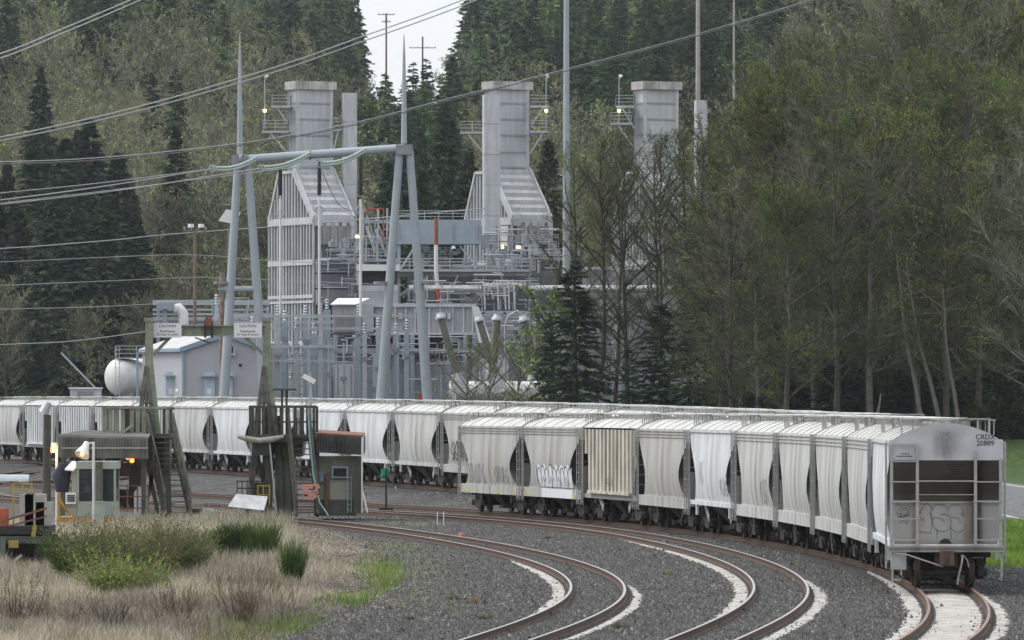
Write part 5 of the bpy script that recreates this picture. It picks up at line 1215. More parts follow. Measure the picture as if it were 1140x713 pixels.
# gabled building with blue trim
def gable_house():
    Y = 560; r = root('gabled_building', (XW(220, Y), Y, PADZ), 'pale grey gabled metal building with light blue trim and doors', 'building')
    z = lambda py: ZW(py, Y); a, b, c = XW(152, Y), XW(204, Y), XW(296, Y); rid = (b+c)/2+.0; dn = 9.0
    # gable end b..c faces the camera; eaves side a..b recedes to the left
    A = Vector((a, Y+dn, 0)); B = Vector((b, Y, 0)); C_ = Vector((c, Y+.4, 0)); R = Vector((XW(252, Y), Y+.2, 0)); back = A-B
    ze, zr = z(390), z(373); za = ZW(388, Y+dn)
    w = MB(); w.add([B+Vector((0,0,PADZ)), C_+Vector((0,0,PADZ)), C_+Vector((0,0,ze)), R+Vector((0,0,zr)), B+Vector((0,0,ze))], [(0,1,2,3,4)]); w.add([A+Vector((0,0,PADZ)), B+Vector((0,0,PADZ)), B+Vector((0,0,ze)), A+Vector((0,0,ze))], [(0,1,2,3)])
    D_ = C_+back; w.add([C_+Vector((0,0,PADZ)), D_+Vector((0,0,PADZ)), D_+Vector((0,0,ze)), C_+Vector((0,0,ze))], [(0,1,2,3)]); w.add([p+back for p in (B+Vector((0,0,PADZ)), B+Vector((0,0,ze)), R+Vector((0,0,zr)), C_+Vector((0,0,ze)), C_+Vector((0,0,PADZ)))], [(0,1,2,3,4)])
    w.build('wall', M_bldg, r)
    f = MB(); t = Vector((0,0,.18)); e0, e1, e2, e3 = A+Vector((-.3,0,ze)), B+Vector((-.25,-.3,ze)), R+Vector((0,-.3,zr+.05)), R+back+Vector((0,0,zr+.05))
    for q in ([e0, e1, e2, e3], [e3, e2, C_+Vector((.25,-.3,ze)), D_+Vector((.3,0,ze))]): f.add(q+[v+t for v in q], [(3,2,1,0),(4,5,6,7),(0,1,5,4),(1,2,6,5),(2,3,7,6),(3,0,4,7)])
    f.build('roof', M_broof, r)
    tr = MB(); tr.bar(e1+Vector((0,-.05,.02)), e2+Vector((0,-.05,.02)), .1, .42); tr.bar(e2+Vector((0,-.05,.02)), C_+Vector((.25,-.35,ze+.02)), .1, .42); tr.bar(e0+Vector((0,-.1,0)), e1+Vector((0,-.1,0)), .14, .28); tr.build('trim', M_btrim, r)
    for px in (204, 153): MB().bar(P(px, 392, Y-.15 if px > 200 else Y+dn-.2), P(px, 446, Y-.15 if px > 200 else Y+dn-.2), .2).build('downpipe', M_btrim, r)
    for px, w_ in ((190, .9), (233, 1.0), (256, .5)):
        d = (Y-.06) if px > 204 else Y+2.3; k = MB(); k.cb(P(px, 430, d), (w_, .1, 2.6)); dd = k.build('door', M_bdoor, r); MB().cb(P(px, 418.5, d-.3), (w_+.5, .7, .14)).build('canopy', M_galv, dd)
        MB().cb(P(px, 436, d-.06), (w_*.4, .03, .5)).build('notice', M_white, dd)
    k = MB(); k.cb(P(256, 392, Y-.2), (.95, .7, .6)); k2 = k.build('window_unit', M_white, r); MB().cb(P(256, 389.5, Y-.62), (.6, .1, .6)).build('opening', M_void, k2)
    MB().tube([P(198, 436, Y-1), P(198, 433, Y-1)], [.22, .16], 8).build('flood_lamp', M_white, r)
    MB().tube([P(267.5, 407, Y-.02), P(267.5, 407, Y-.1)], .16, 10).build('vent', M_void, r)
M_bldg = mat('building_grey', (.40,.41,.44), .6, .05, .4, streak=.12, streak_col=(.3,.3,.31)); M_broof = mat('building_roof', (.46,.46,.46), .6, .1, .5); M_btrim = mat('pale_blue_trim', (.24,.33,.42), .6, .1, 1); M_bdoor = mat('light_blue_door', (.40,.50,.60), .5, .08, 1)
gable_house()
# white tank with walkway
def tank():
    Y = 575; r = root('storage_tank', (XW(138, Y), Y, PADZ), 'white horizontal tank with domed end and railed walkway', 'tank')
    c = P(132, 420, Y); R_ = 20.5*Y/F; ax = Vector((.72, .69, 0)).normalized(); mb = MB(); pts, rs = [], []
    for i in range(7): a = PI/2*i/6; pts.append(c-ax*R_*.55*math.cos(a)); rs.append(max(.02, R_*math.sin(a)))
    pts += [c+ax*7]; rs += [R_]
    mb.tube(pts, rs, 28); mb.build('shell', M_tank, r)
    for dx in (1.2, 5): MB().cb(c+ax*dx+Vector((0,0,-R_-.1)), (1.0, 2.4, 1.6)).build('saddle', M_conc, r)
    d = c+Vector((1.0,-.3,R_)); p = MB(); p.box(d.x-1.2, d.x+2.6, d.y-.5, d.y+.9, d.z, d.z+.1); w = p.build('walkway', M_galv, r); h = MB(); rail_run(h, (d.x-1.2, d.y-.5, d.z+.1), (d.x+2.6, d.y-.5, d.z+.1)); h.build('handrail', M_galv, w)
    l = MB(); 
    for k in (0, .4): l.bar((d.x-1.2+k, d.y-1.3, PADZ), (d.x-1.2+k, d.y-1.3, d.z+1.1), .06)
    for zz in np.arange(PADZ+.3, d.z+1, .4): l.bar((d.x-1.2, d.y-1.3, zz), (d.x-.8, d.y-1.3, zz), .04)
    l.build('ladder', M_galv, r)
M_tank = mat('tank_white', (.66,.66,.65), .45, .08, .8, streak=.25, streak_col=(.4,.39,.37))
tank()
r = block('small_shed', 'tiny white shed left of the storage tank', 'shed', [('wall', 78, 111, 433.5, None, 0, 3, M_plant_l), ('roof', 76.5, 112, 431.5, 433.3, -.2, 3.2, M_white), ('dark_opening', 86, 104, 436, 446, -.06, -.01, M_plant_d2)], 560)
# HVAC on the roof of the racks
r = root('roof_duct', (XW(200, 604), 604, ZW(355, 604)), 'white curved ventilation duct on legs above the gabled building', 'duct'); MB().tube([P(193, 345, 604), P(199, 343, 604), P(204, 349, 604), P(204.5, 362, 604)], .52, 10).build('duct', M_white, r); MB().cb(P(185, 341, 604), (1.6, 1.4, .6)).build('hood', M_blue, r); MB().box(XW(181.5, 604), XW(186, 604), 603.7, 604.3, ZW(362, 604), ZW(343, 604)).build('leg', M_blue, r)
# switchyard columns with insulators in front of the casing
COLS = [(241, 340, 1), (262, 385, 2), (297, 372, 2), (309, 352, 3), (317, 358, 3), (340, 352, 2), (357, 350, 2), (364, 345, 4), (399, 352, 2), (406, 372, 2), (432, 350, 2), (289, 352, 2), (330, 366, 2), (349, 372, 3), (281, 365, 2), (421, 366, 2), (441, 372, 2), (453, 368, 2)]
for k, (px, yt, w) in enumerate(COLS):
    Y = 566+((k*37) % 11)*1.6; t = P(px, yt, Y); r = root('switchgear_post', (t.x, Y, PADZ), 'slender grey switchgear post, one of a row in front of the ribbed casing', 'switchgear post', 'slender grey switchgear posts'); wd = w*.11+.2
    MB().bar((t.x, Y, PADZ), (t.x, Y, t.z), wd).build('post', M_blue if k % 3 else M_galv, r)
    i = MB(); n = 8; pts = [Vector((t.x, Y, t.z+.1+j*.13)) for j in range(n)]; i.tube(pts, [.12 if j % 2 else .2 for j in range(n)], 8, smooth=False); i.build('insulator', M_galv, r)
    MB().cb((t.x, Y-.2, t.z-1.6-(k % 4)*.7), (wd+.2, .3, .35)).build('bracket', M_plant_d2, r)
for k, (x0, x1, py, Y) in enumerate(((238, 460, 352, 570), (238, 372, 359, 572), (280, 372, 386, 566), (296, 372, 402, 567), (270, 445, 366, 574))):
    mb = MB(); mb.bar(P(x0, py, Y), P(x1, py, Y), .22)
    for px in np.linspace(x0+4, x1-4, 12): mb.bar(P(px, py, Y), P(px, py-3.5, Y), .09)
    single('busbar', mb, M_galv, ['highest busbar running across the switchyard columns', 'busbar just below the topmost one, left half of the yard', 'short busbar halfway down the switchyard columns', 'lowest short busbar on the switchyard columns', 'long thin busbar above the open transformer bays'][k], 'busbar', 'horizontal busbars of the switchyard')
# three long vertical bus conductors with rings, seen against the boiler
for k, (px, ya, yb, yr) in enumerate(((312, 188, 350, 238), (355.5, 178, 350, 234), (401.5, 175, 352, 234))):
    Y = 556; r = root('bus_riser', (XW(px, Y), Y, ZW(350, Y)), ['left white bus riser with corona ring in front of the ribbed casing', 'middle white bus riser with ring in front of the sloping roof', 'right white bus riser with ring beside the slender stack'][k], 'insulator', 'tall bus risers with rings')
    MB().tube([P(px, yb, Y), P(px, 222, Y)], .12, 8).build('riser', M_white, r)
    i = MB(); n = 60; pts = [P(px, ya, Y).lerp(P(px, 218, Y), j/n) for j in range(n+1)]; i.tube(pts, [.1 if j % 20 == 0 else (.2 if j % 2 else .16) for j in range(n+1)], 8, smooth=False); i.build('black_insulator', M_blk, r)
    g = MB(); g.tube([P(px, yr, Y)+Vector((.36*math.cos(a), 0, .36*math.sin(a))) for a in np.linspace(0, 2*PI, 17)], .06, 5, cap=False); g.build('corona_ring', M_galv, r)
# red pipe frame
mb = MB(); mb.tube([P(404, 232.5, 615), P(427, 232.5, 615), P(427, 272, 615)], .08, 6); single('red_pipe', mb, M_red, 'thin red bent pipe beside the right bus riser', 'pipe')
# stairs between left boiler and enclosure
r = root('stair_tower', (XW(412, 632), 632, PADZ), 'grey steel stair flights between the left boiler and the frame', 'stair tower')
for a, b in (((408, 252), (418, 282)), ((418, 255), (430, 285)), ((405, 262), (396, 282))): (lambda A, B, m_: (m_.bar(A, B, .12, .3), [m_.bar(A.lerp(B, k)+Vector((0,0,.15)), A.lerp(B, k)+Vector((0,0,1.2)), .07) for k in (0,.25,.5,.75,1)], m_.bar(A+Vector((0,0,1.2)), B+Vector((0,0,1.2)), .09), m_.build('flight', M_galv, r)))(P(*a, 632), P(*b, 632), MB())
for px in (404, 421, 431): MB().bar(Vector((XW(px, 633), 633, PADZ)), P(px, 232, 633), .2).build('post', M_galv, r)
MB().bar(P(402, 247, 633), P(440, 247, 633), .35).build('landing', M_blue, r); MB().bar(P(398, 290, 633), P(440, 290, 633), .35).build('landing', M_blue, r)
MB().tube([P(398, 262, 631), P(398, 265, 631)], .2, 8).build('lamp', M_lamp2, r)
# ------------------------------------------------------------------ line structure, masts, poles
def pylon():
    Y = 548; r = root('line_gantry', (XW(350, Y), Y, PADZ), 'pale blue-grey tubular line gantry with two A-shaped legs and lightning masts', 'pylon'); 
    for (tx, ty, bx, kx) in ((265, 181, 246, 0), (276, 181, 299, 0), (445, 168, 420, 0), (456, 168, 480, 0)):
        t = P(tx, ty, Y); b = Vector((XW(bx if False else tx+(bx-tx)*(446-ty)/(446-ty), Y), Y, PADZ)); MB().tube([t, b], [.34, .47], 12).build('leg', M_galv2, r)
    a, b = P(266, 178, Y-.1), P(450, 165, Y-.1); MB().tube([a, b], .38, 14).build('crossarm', M_galv2, r)
    MB().tube([a.lerp(b, .425), a.lerp(b, .435)], .48, 14).build('flange', M_plant_d2, r)
    MB().tube([P(243, 322, Y), P(291, 322, Y)], .28, 10).build('tie_tube', M_galv2, r)
    for px, py in ((267.5, 178), (450, 166)): MB().cb(P(px, py+1, Y), (1.45, 1.1, .9)).build('joint_bracket', M_plant_d2, r)
    for px, y0, y1 in ((267, 172, 37), (449.8, 160, 38)):
        MB().tube([P(px, y0, Y), P(px, (y0+y1)/2, Y), P(px, y1+22, Y), P(px, y1, Y)], [.28, .2, .12, .03], 10).build('lightning_mast', M_galv2, r)
    MB().tube([P(266, 178, Y-.8), P(269, 178, Y-.8)], .5, 8).build('cap_plate', M_plant_d2, r)
    for px in (246, 424, 476): 
        g = MB(); c = P(px, 315, Y); g.tube([c-Vector((0,0,.1)), c+Vector((0,0,.1))], .66, 12); g.build('leg_collar', M_plant_d2, r)
M_galv2 = mat('pylon_blue_grey', (.34,.385,.42), .5, .08, .8, streak=.2, streak_col=(.22,.24,.26))
pylon()
INS = [((285, 177), (237, 188)), ((345, 171.5), (291, 187.5)), ((407, 167), (357, 183))]
for k, (a, b) in enumerate(INS):
    Ya, Yb = 547.2, 543; a, b = P(*a, Ya), P(*b, Yb); r = root('insulator_string', a, ['left string of green glass insulators on the gantry crossarm', 'middle string of green glass insulators on the gantry crossarm', 'right string of green glass insulators under the gantry crossarm'][k], 'insulator', 'green glass insulator strings')
    n = 44; mb = MB(); 
    for o_ in (-.12, .12):
        pts = [a.lerp(b, i/n)+Vector((0, 0, o_-.35*math.sin(PI*i/n))) for i in range(n+1)]; mb.tube(pts, [.14 if i % 2 else .07 for i in range(n+1)], 8, smooth=False)
    mb.build('glass_discs', M_glassins, r)
    g = MB(); g.tube([b+Vector((.3*math.cos(t), .0, .3*math.sin(t))) for t in np.linspace(0, 2*PI, 13)], .05, 5, cap=False); g.build('end_ring', M_galv, r)
def cable(pts, label, cat='cable', rr=.045, m=M_cable, group='overhead wires'):
    P3 = [Vector(p) for p in pts]; sm_ = [];
    for i in range(len(P3)-1):
        p0, p1, p2, p3 = P3[max(0, i-1)], P3[i], P3[i+1], P3[min(len(P3)-1, i+2)]
        for k in range(8): t = k/8; sm_.append(.5*((2*p1)+(p2-p0)*t+(2*p0-5*p1+4*p2-p3)*t*t+(3*p1-p0-3*p2+p3)*t**3))
    sm_.append(P3[-1]); mb = MB(); mb.tube(sm_, rr, 5); return single('overhead_wire', mb, m, label, cat, group)
def lerpY(pts, Ya, Yb, x0, x1): return [P(x, y, Ya+(Yb-Ya)*(x-x0)/(x1-x0)) for x, y in pts]
C1 = [(-160, 178), (0, 153), (150, 120), (300, 77), (400, 42), (500, 6), (640, -50)]
cable(lerpY(C1, 430, 520, 0, 500), 'upper wire of the pair crossing from left edge to the sky gap', rr=.055)
cable(lerpY([(x, y+4+x*.004) for x, y in C1], 430, 520, 0, 500), 'lower wire of the pair crossing from left edge to the sky gap', rr=.055)
C2 = [(-160, 108), (0, 60), (70, 32), (150, -2), (260, -50)]
cable(lerpY(C2, 430, 500, 0, 150), 'upper wire of the pair cutting the top left corner', rr=.05); cable(lerpY([(x, y+5) for x, y in C2], 430, 500, 0, 150), 'lower wire of the pair cutting the top left corner', rr=.05)
C3 = [(-200, 186), (0, 183), (100, 179), (200, 170), (300, 157), (400, 138), (500, 112), (620, 82), (770, 42), (915, -2), (1010, -34)]
cable(lerpY(C3, 330, 470, 0, 915), 'thick dark twisted cable crossing in front of all three stacks', rr=.04, m=M_cable_d); cable(lerpY([(x, y-2.6+x*.0005) for x, y in C3], 330, 470, 0, 915), 'pale upper strand above the thick dark cable across the stacks', rr=.028)
for k, (e, pts, rr) in enumerate(((INS[0][1], [(-160, 228), (0, 215), (120, 203)], .035), (INS[0][1], [(-160, 241), (0, 223), (120, 207)], .05), (INS[1][1], [(-160, 246), (0, 228), (140, 211)], .05), (INS[2][1], [(-160, 243), (0, 226.5), (180, 205)], .03))):
    cable([P(x, y, 470+(543-470)*max(0, x)/240) for x, y in pts]+[P(*e, 543)], ['thin highest of the wires ending at the left insulator string', 'thicker wire ending at the left insulator string', 'wire ending at the middle insulator string', 'thin wire running on to the right insulator string'][k], rr=rr)
for k, (pts, Y, rr) in enumerate((([(-120, 281), (0, 277), (120, 268), (190, 261), (350, 249), (540, 232)], 600, .05), ([(-120, 296), (0, 292), (110, 287), (217, 284), (330, 292), (560, 298)], 590, .03), ([(-120, 322), (0, 318), (120, 313), (217, 309), (247, 310), (450, 318)], 590, .03), ([(-120, 347), (0, 344.5), (100, 342), (180, 338), (247, 333)], 590, .03), ([(-120, 390), (0, 384), (80, 380), (165, 369)], 590, .045), ([(600, 258), (760, 248), (900, 242)], 590, .03))):
    cable([P(x, y, Y-40+40*min(1, max(0, x)/247)) for x, y in pts], ['long low wire passing the big firs and ending at the steel frame', 'thin wire from the left edge through the far utility pole', 'thin wire just above the rack, held by both wooden poles', 'thin wire level with the top of the pipe rack', 'lowest wire at the left, sagging towards the loading tower', 'faint wire strung among the bare trees right of the middle stack'][k], rr=rr)
# drop wires from the strings to the risers
for k, (a, b) in enumerate((((238, 190), (256, 228)), ((292, 190), (308, 224)), ((356, 186), (396, 236)))):
    A, B = P(*a, 543), P(*b, 553); pts = [A, A.lerp(B, .5)+Vector((0,0,-1.2)), B]
    cable(pts, ['jumper wire hanging below the left insulator string', 'jumper wire hanging below the middle insulator string', 'jumper wire hanging below the right insulator string'][k], rr=.04)
def upole(px, y0, Y, label, r0=.22, m=M_wood, arms=(), base=None, cat='utility pole', r1=None, taper_pts=None):
    t = P(px, y0, Y); bz = gz(t.x, Y) if base is None else base; r = root('utility_pole', (t.x, Y, bz), label, cat)
    MB().tube([(t.x, Y, bz-.3), t], [r0, r1 or r0*.75], 10).build('pole', m, r)
    for py, w in arms:
        MB().cb(P(px, py, Y), (w, .15, .16)).build('crossarm', m, r)
        for k in np.linspace(-w/2+.1, w/2-.1, 4): i = MB(); p = P(px, py, Y)+Vector((k, 0, .08)); i.tube([p, p+Vector((0,0,.3))], .07, 6); i.build('insulator', M_galv, r)
    return r
upole(247, 303, 552, 'rough reddish wooden pole between the gantry legs', .3, mat('peeling_pole', (.16,.09,.07), .9, .4, 1.2, col2=(.32,.27,.24)))
r = upole(217, 256, 586, 'wooden pole with crossarm and two white lamps left of the gantry', .2, M_wood, arms=((257, 2.2),))
for px in (212.5, 224): MB().tube([P(px, 253.5, 586), P(px, 249.5, 586)], [.3, .26], 8).build('lamp', M_white, r)
upole(430, 15, 1250, 'far wooden pole with double crossarm against the sky', .24, M_wood, arms=((16.5, 3.4), (24.5, 1.8)))
upole(470.5, 41, 1300, 'far pole with one long crossarm in the sky gap', .24, M_wood, arms=((53.5, 5.6),))
for px, y0, Y, r0, lb in ((630.5, -60, 600, .38, 'very tall pale steel mast rising past the top of the picture'), (777, -60, 660, .32, 'tall light wooden mast right of the third stack'), (817, -30, 900, .2, 'short far mast at the top of the hill right of the third stack')):
    t = P(px, y0, Y); mb = MB(); bz = gz(t.x, Y); mb.tube([(t.x, Y, bz-.3), t], [r0*1.2, r0*.6], 12); single('tall_mast', mb, M_galv2 if px < 700 else mat('mast_pale_wood', (.36,.33,.30), .8, .15, 1), lb, 'mast', loc=(t.x, Y, bz))
# green-roofed cabinet top near the gantry and guard rail on the hill road
mb = MB(); Y = 600; mb.add([P(243, 246, Y), P(252, 233, Y), P(268, 237, Y), P(262, 250, Y), P(243, 246, Y+2), P(252, 233, Y+2), P(268, 237, Y+2), P(262, 250, Y+2)], [(0,1,2,3),(7,6,5,4),(0,4,5,1),(1,5,6,2),(2,6,7,3),(3,7,4,0)])
r = root('roof_ventilator', P(255, 260, Y), 'small white tilted hood beside the left gantry leg', 'hood'); mb.build('hood', M_white, r); MB().bar(Vector((XW(255, Y), Y+1, PADZ)), P(255, 248, Y+1), .35).build('post', M_gantry, r)
def guard():
    pts = [(140, 300), (146, 294), (153, 286), (162, 275), (174, 266), (190, 261), (212, 260), (240, 259)]; mb = MB(); Yg = 930
    W_ = [P(x, y, Yg+max(0, x-150)*.25) for x, y in pts]; off = [Vector((w.x, w.y, w.z)) for w in W_]
    mb.tube(off, .16, 6)
    for i in range(len(off)-1):
        for k in (0, .5): p = off[i].lerp(off[i+1], k); mb.bar(p, p-Vector((0,0,3.2)), .12)
    single('guard_rail', mb, M_galv, 'pale curved guard rail on the hillside behind the firs', 'guard rail')
guard()
# grey bent pipe/duct at the far left hillside
mb = MB(); Y = 590; mb.bar(P(68, 393, Y), P(106, 432, Y), .16); r = root('guy_brace', P(106, 432, Y), 'pale diagonal strut left of the storage tank', 'strut'); mb.build('strut', M_galv, r)

def pipework(x0, x1, y0, y1, Y, n, label, seed, rr=(.03, .09)):
    r = root('pipework', (XW(x0, Y), Y, ZW(y1, Y)), label, 'pipework', 'fine pipework of the plant'); rg = random.Random(seed)
    for i in range(n):
        m = rg.choice([M_galv, M_plant, M_plant_d2, M_plant_d2, M_blue, M_plant_l]); a, b = rg.uniform(x0, x1), rg.uniform(y0, y1); k = rg.random(); w = rg.uniform(*rr); d = rg.uniform(0, 1.5)
        if k < .4: q = [P(a, b, Y+d), P(min(x1, a+rg.uniform(6, 40)), b, Y+d)]
        elif k < .75: q = [P(a, b, Y+d), P(a, min(y1, b+rg.uniform(6, 30)), Y+d)]
        elif k < .9: c = min(x1, a+rg.uniform(4, 18)); q = [P(a, b, Y+d), P(c, b, Y+d), P(c, min(y1, b+rg.uniform(4, 16)), Y+d)]
        else: q = [P(a, b, Y+d), P(a+rg.uniform(-9, 9), min(y1, b+rg.uniform(6, 14)), Y+d)]
        MB().tube(q, w, 6).build('pipe', m, r)
for i, (a, lb) in enumerate((((395, 445, 240, 292, 629, 46), 'tangle of thin pipes right of the left boiler, under its slender stack'), ((537, 622, 255, 300, 622, 70), 'dense pipes and valves below the middle boiler roof'), ((450, 600, 304, 346, 616, 90), 'pipes under the long walkway between the units'),
    ((372, 530, 374, 400, 592, 80), 'pipes and struts in the open bays of the transformer hall'), ((236, 300, 332, 362, 600, 40), 'thin pipes on the rack left of the ribbed casing'), ((352, 398, 275, 336, 634, 36), 'conduits across the dark inlet ducts of the left boiler'), ((300, 372, 345, 440, 580, 60), 'vertical conduits in front of the lower ribbed casing'), ((534, 640, 346, 420, 596, 80), 'stacked small pipes behind the olive bushings'), ((400, 528, 400, 442, 590, 30), 'conduits on the blue-grey wall under the transformer hall'))):
    pipework(*a, lb, 40+i)
rg_ = random.Random(77)
for i in range(26):
    px = rg_.uniform(232, 470); yt = rg_.uniform(345, 395); Y = rg_.uniform(572, 590); r = root('switchgear_post', (XW(px, Y), Y, PADZ), 'slender grey switchgear post, one of a row in front of the ribbed casing', 'switchgear post', 'slender grey switchgear posts')
    MB().bar((XW(px, Y), Y, PADZ), P(px, yt, Y), rg_.uniform(.12, .28)).build('post', rg_.choice([M_blue, M_galv, M_plant_l]), r); MB().cb(P(px, yt+rg_.uniform(5, 40), Y-.2), (rg_.uniform(.3, .7), .25, rg_.uniform(.15, .5))).build('bracket', M_plant_d2, r)

for k, (x0, x1, yt, m, lb) in enumerate(((299, 320, 384, M_blue2, 'pale blue-grey switchgear block behind the right loading tower column'), (323, 344, 396, M_plant_l, 'light grey switchgear block, second from left under the ribbed casing'), (350, 369, 378, M_blue2, 'tall blue-grey switchgear block left of the transformer hall'), (373, 394, 404, M_plant_l, 'light block under the louvred end of the transformer hall'), (533, 566, 398, M_plant_l, 'light block behind the feet of the olive bushings'))):
    Y = 588; r = root('switchgear_block', (XW(x0, Y), Y, PADZ), lb, 'switchgear'); MB().box(XW(x0, Y), XW(x1, Y), Y, Y+3, PADZ, ZW(yt, Y)).build('housing', m, r); MB().box(XW(x0, Y)-.1, XW(x1, Y)+.1, Y-.12, Y+3.1, ZW(yt, Y)+.005, ZW(yt-1.6, Y)).build('lid', M_galv, r)
    for q in np.linspace(x0+3, x1-3, 3): MB().box(XW(q, Y)-.04, XW(q, Y)+.04, Y-.06, Y-.003, PADZ+.5, ZW(yt+4, Y)).build('panel_joint', M_plant_d2, r)
# ------------------------------------------------------------------ vegetation
def unit(v): return v/np.maximum(np.linalg.norm(v, axis=-1, keepdims=True), 1e-9)
def spikes(p, q, w, rng):
    """one thin triangle from each p to q with base width w"""
    d = unit(q-p); r = unit(rng.normal(size=p.shape)); s = unit(np.cross(d, r))*np.asarray(w).reshape(-1, 1)/2
    V = np.stack([p-s, p+s, q], 1).reshape(-1, 3); Fc = np.arange(len(V)).reshape(-1, 3); return V, Fc
def leaves(p, size, rng, flat=0.0):
    a = unit(rng.normal(size=p.shape)*np.array([1, 1, 1-flat])); b = unit(np.cross(a, rng.normal(size=p.shape))); s = np.asarray(size).reshape(-1, 1)
    V = np.stack([p-a*s*.6, p+b*s*.45, p+a*s*.6], 1).reshape(-1, 3); return V, np.arange(len(V)).reshape(-1, 3)
def cat_(parts):
    vs, fs, o = [], [], 0
    for v, f in parts: vs.append(v); fs.append(f+o); o += len(v)
    return np.concatenate(vs), np.concatenate(fs)
L_twig = leaf_mat('alder_twigs', (.10,.098,.078), (.21,.20,.165), (.15,.145,.115)); L_twign = leaf_mat('near_alder_twigs', (.042,.042,.030), (.105,.10,.075), (.072,.07,.05)); L_twigl = leaf_mat('silvery_twigs', (.09,.09,.075), (.19,.185,.155), (.135,.13,.11)); L_twigd = leaf_mat('dark_twigs', (.05,.043,.035), (.095,.083,.066))
L_bud = leaf_mat('alder_spring_leaves', (.12,.15,.05), (.24,.26,.10), (.17,.19,.075)); L_budn = leaf_mat('wood_spring_leaves', (.07,.10,.018), (.17,.205,.045), (.11,.14,.03)); L_budg = leaf_mat('fresh_green_leaves', (.12,.17,.035), (.20,.24,.07))
L_fir = leaf_mat('fir_needles', (.015,.033,.022), (.072,.11,.065), (.034,.06,.04), .9); L_firg = leaf_mat('green_fir_needles', (.045,.085,.038), (.125,.18,.08), (.078,.128,.058), .5)
L_bark = mat('alder_bark', (.04,.036,.03), .9, .3, 1.5, col2=(.10,.09,.078)); L_barkg = mat('silver_alder_bark', (.07,.066,.058), .9, .3, 1.5, col2=(.19,.18,.16)); L_barkd = mat('fir_bark', (.045,.036,.03), .95, .3, 1.5)
L_broom = leaf_mat('broom_stems', (.035,.07,.018), (.10,.155,.045), None, 2.0); L_olive = leaf_mat('olive_bush_leaves', (.085,.11,.03), (.19,.21,.08), (.13,.155,.05), 1.2); L_olive2 = leaf_mat('green_bush_leaves', (.09,.14,.03), (.19,.25,.07), (.13,.18,.05), 1.2); L_gorse = leaf_mat('gorse_bloom', (.35,.28,.03), (.5,.42,.05))
L_grassm = leaf_mat('yellow_green_weed', (.16,.17,.04), (.28,.26,.08), None, 1.5); L_straw = leaf_mat('dry_straw', (.30,.265,.20), (.62,.57,.47), (.47,.425,.34), 1.4); L_grass = leaf_mat('green_blades', (.11,.19,.025), (.22,.33,.06), None, 1.5); L_brown = leaf_mat('brown_stalks', (.10,.075,.055), (.19,.15,.12), None, 1.5)
def trunk_mb(h, r0, rng, lean=.03, n=8, seg=7):
    pts = [Vector((0,0,-.4))]; x = y = 0
    for i in range(1, seg+1): x += rng.normal()*lean*h/seg; y += rng.normal()*lean*h/seg; pts.append(Vector((x, y, h*i/seg)))
    mb = MB(); mb.tube(pts, [r0*(1-.93*i/seg)+.015 for i in range(seg+1)], n, cap=False); return mb, np.array([tuple(p) for p in pts])
def on_trunk(pts, z): return np.stack([np.interp(z, pts[:,2], pts[:,k]) for k in range(3)], -1)
def conifer(seed, h, spread, nb, ns, sprig, dens=1.0, base=.06, droop=.25, bark=None, lm=None, width=.16):
    rng = np.random.default_rng(seed); mb, pts = trunk_mb(h, h*.014+.05, rng, .008, 8)
    u = np.sort(rng.uniform(0, 1, nb))**.85; z = h*(base+(1-base)*u*.985); az = rng.uniform(0, 2*PI, nb)
    L = spread*((1-u)**.8)*(1-.35*np.exp(-u*14))*rng.uniform(.62, 1.12, nb)+.25
    up = .35*u-.1-droop*(1-u)*rng.uniform(.5, 1.3, nb)
    d = np.stack([np.cos(az), np.sin(az), up], 1); p0 = on_trunk(pts, z)
    parts = []
    t = rng.uniform(.12, 1.0, (nb, ns))**.8; P_ = p0[:,None]+d[:,None]*(L[:,None]*t)[...,None]; P_[...,2] -= (L[:,None]*.12*t**2)
    side = rng.choice([-1, 1], (nb, ns)); perp = np.stack([-np.sin(az), np.cos(az), np.zeros(nb)], 1)
    dr = d[:,None]*rng.uniform(.3, 1.0, (nb, ns, 1))+perp[:,None]*side[...,None]*rng.uniform(.2, 1.1, (nb, ns, 1)); dr[...,2] += rng.uniform(-.55, .15, (nb, ns)); dr = unit(dr)
    ln = sprig*rng.uniform(.6, 1.4, (nb, ns))*(1.15-.6*t)*(.45+.55*(1-u[:,None])); Q_ = P_+dr*ln[...,None]
    V, Fc = spikes(P_.reshape(-1, 3), Q_.reshape(-1, 3), (ln*width*2.6).ravel(), rng); parts.append((V, Fc))
    br, bf = spikes(p0, p0+d*L[:,None]*.95, .07*np.ones(nb), rng); parts.append((br, bf))
    tp = np.array([[pts[-1][0], pts[-1][1], h*.97]]); parts.append(spikes(np.repeat(tp, 10, 0)-rng.uniform(0, .6, (10, 1))*np.array([0,0,1]), np.repeat(tp, 10, 0)+rng.normal(size=(10,3))*[.18,.18,.1]+[0,0,.5], .12*np.ones(10), rng))
    V, Fc = cat_(parts); return mb.mesh('trunk', bark or L_barkd), np_object('crown', V, Fc, lm or L_fir)
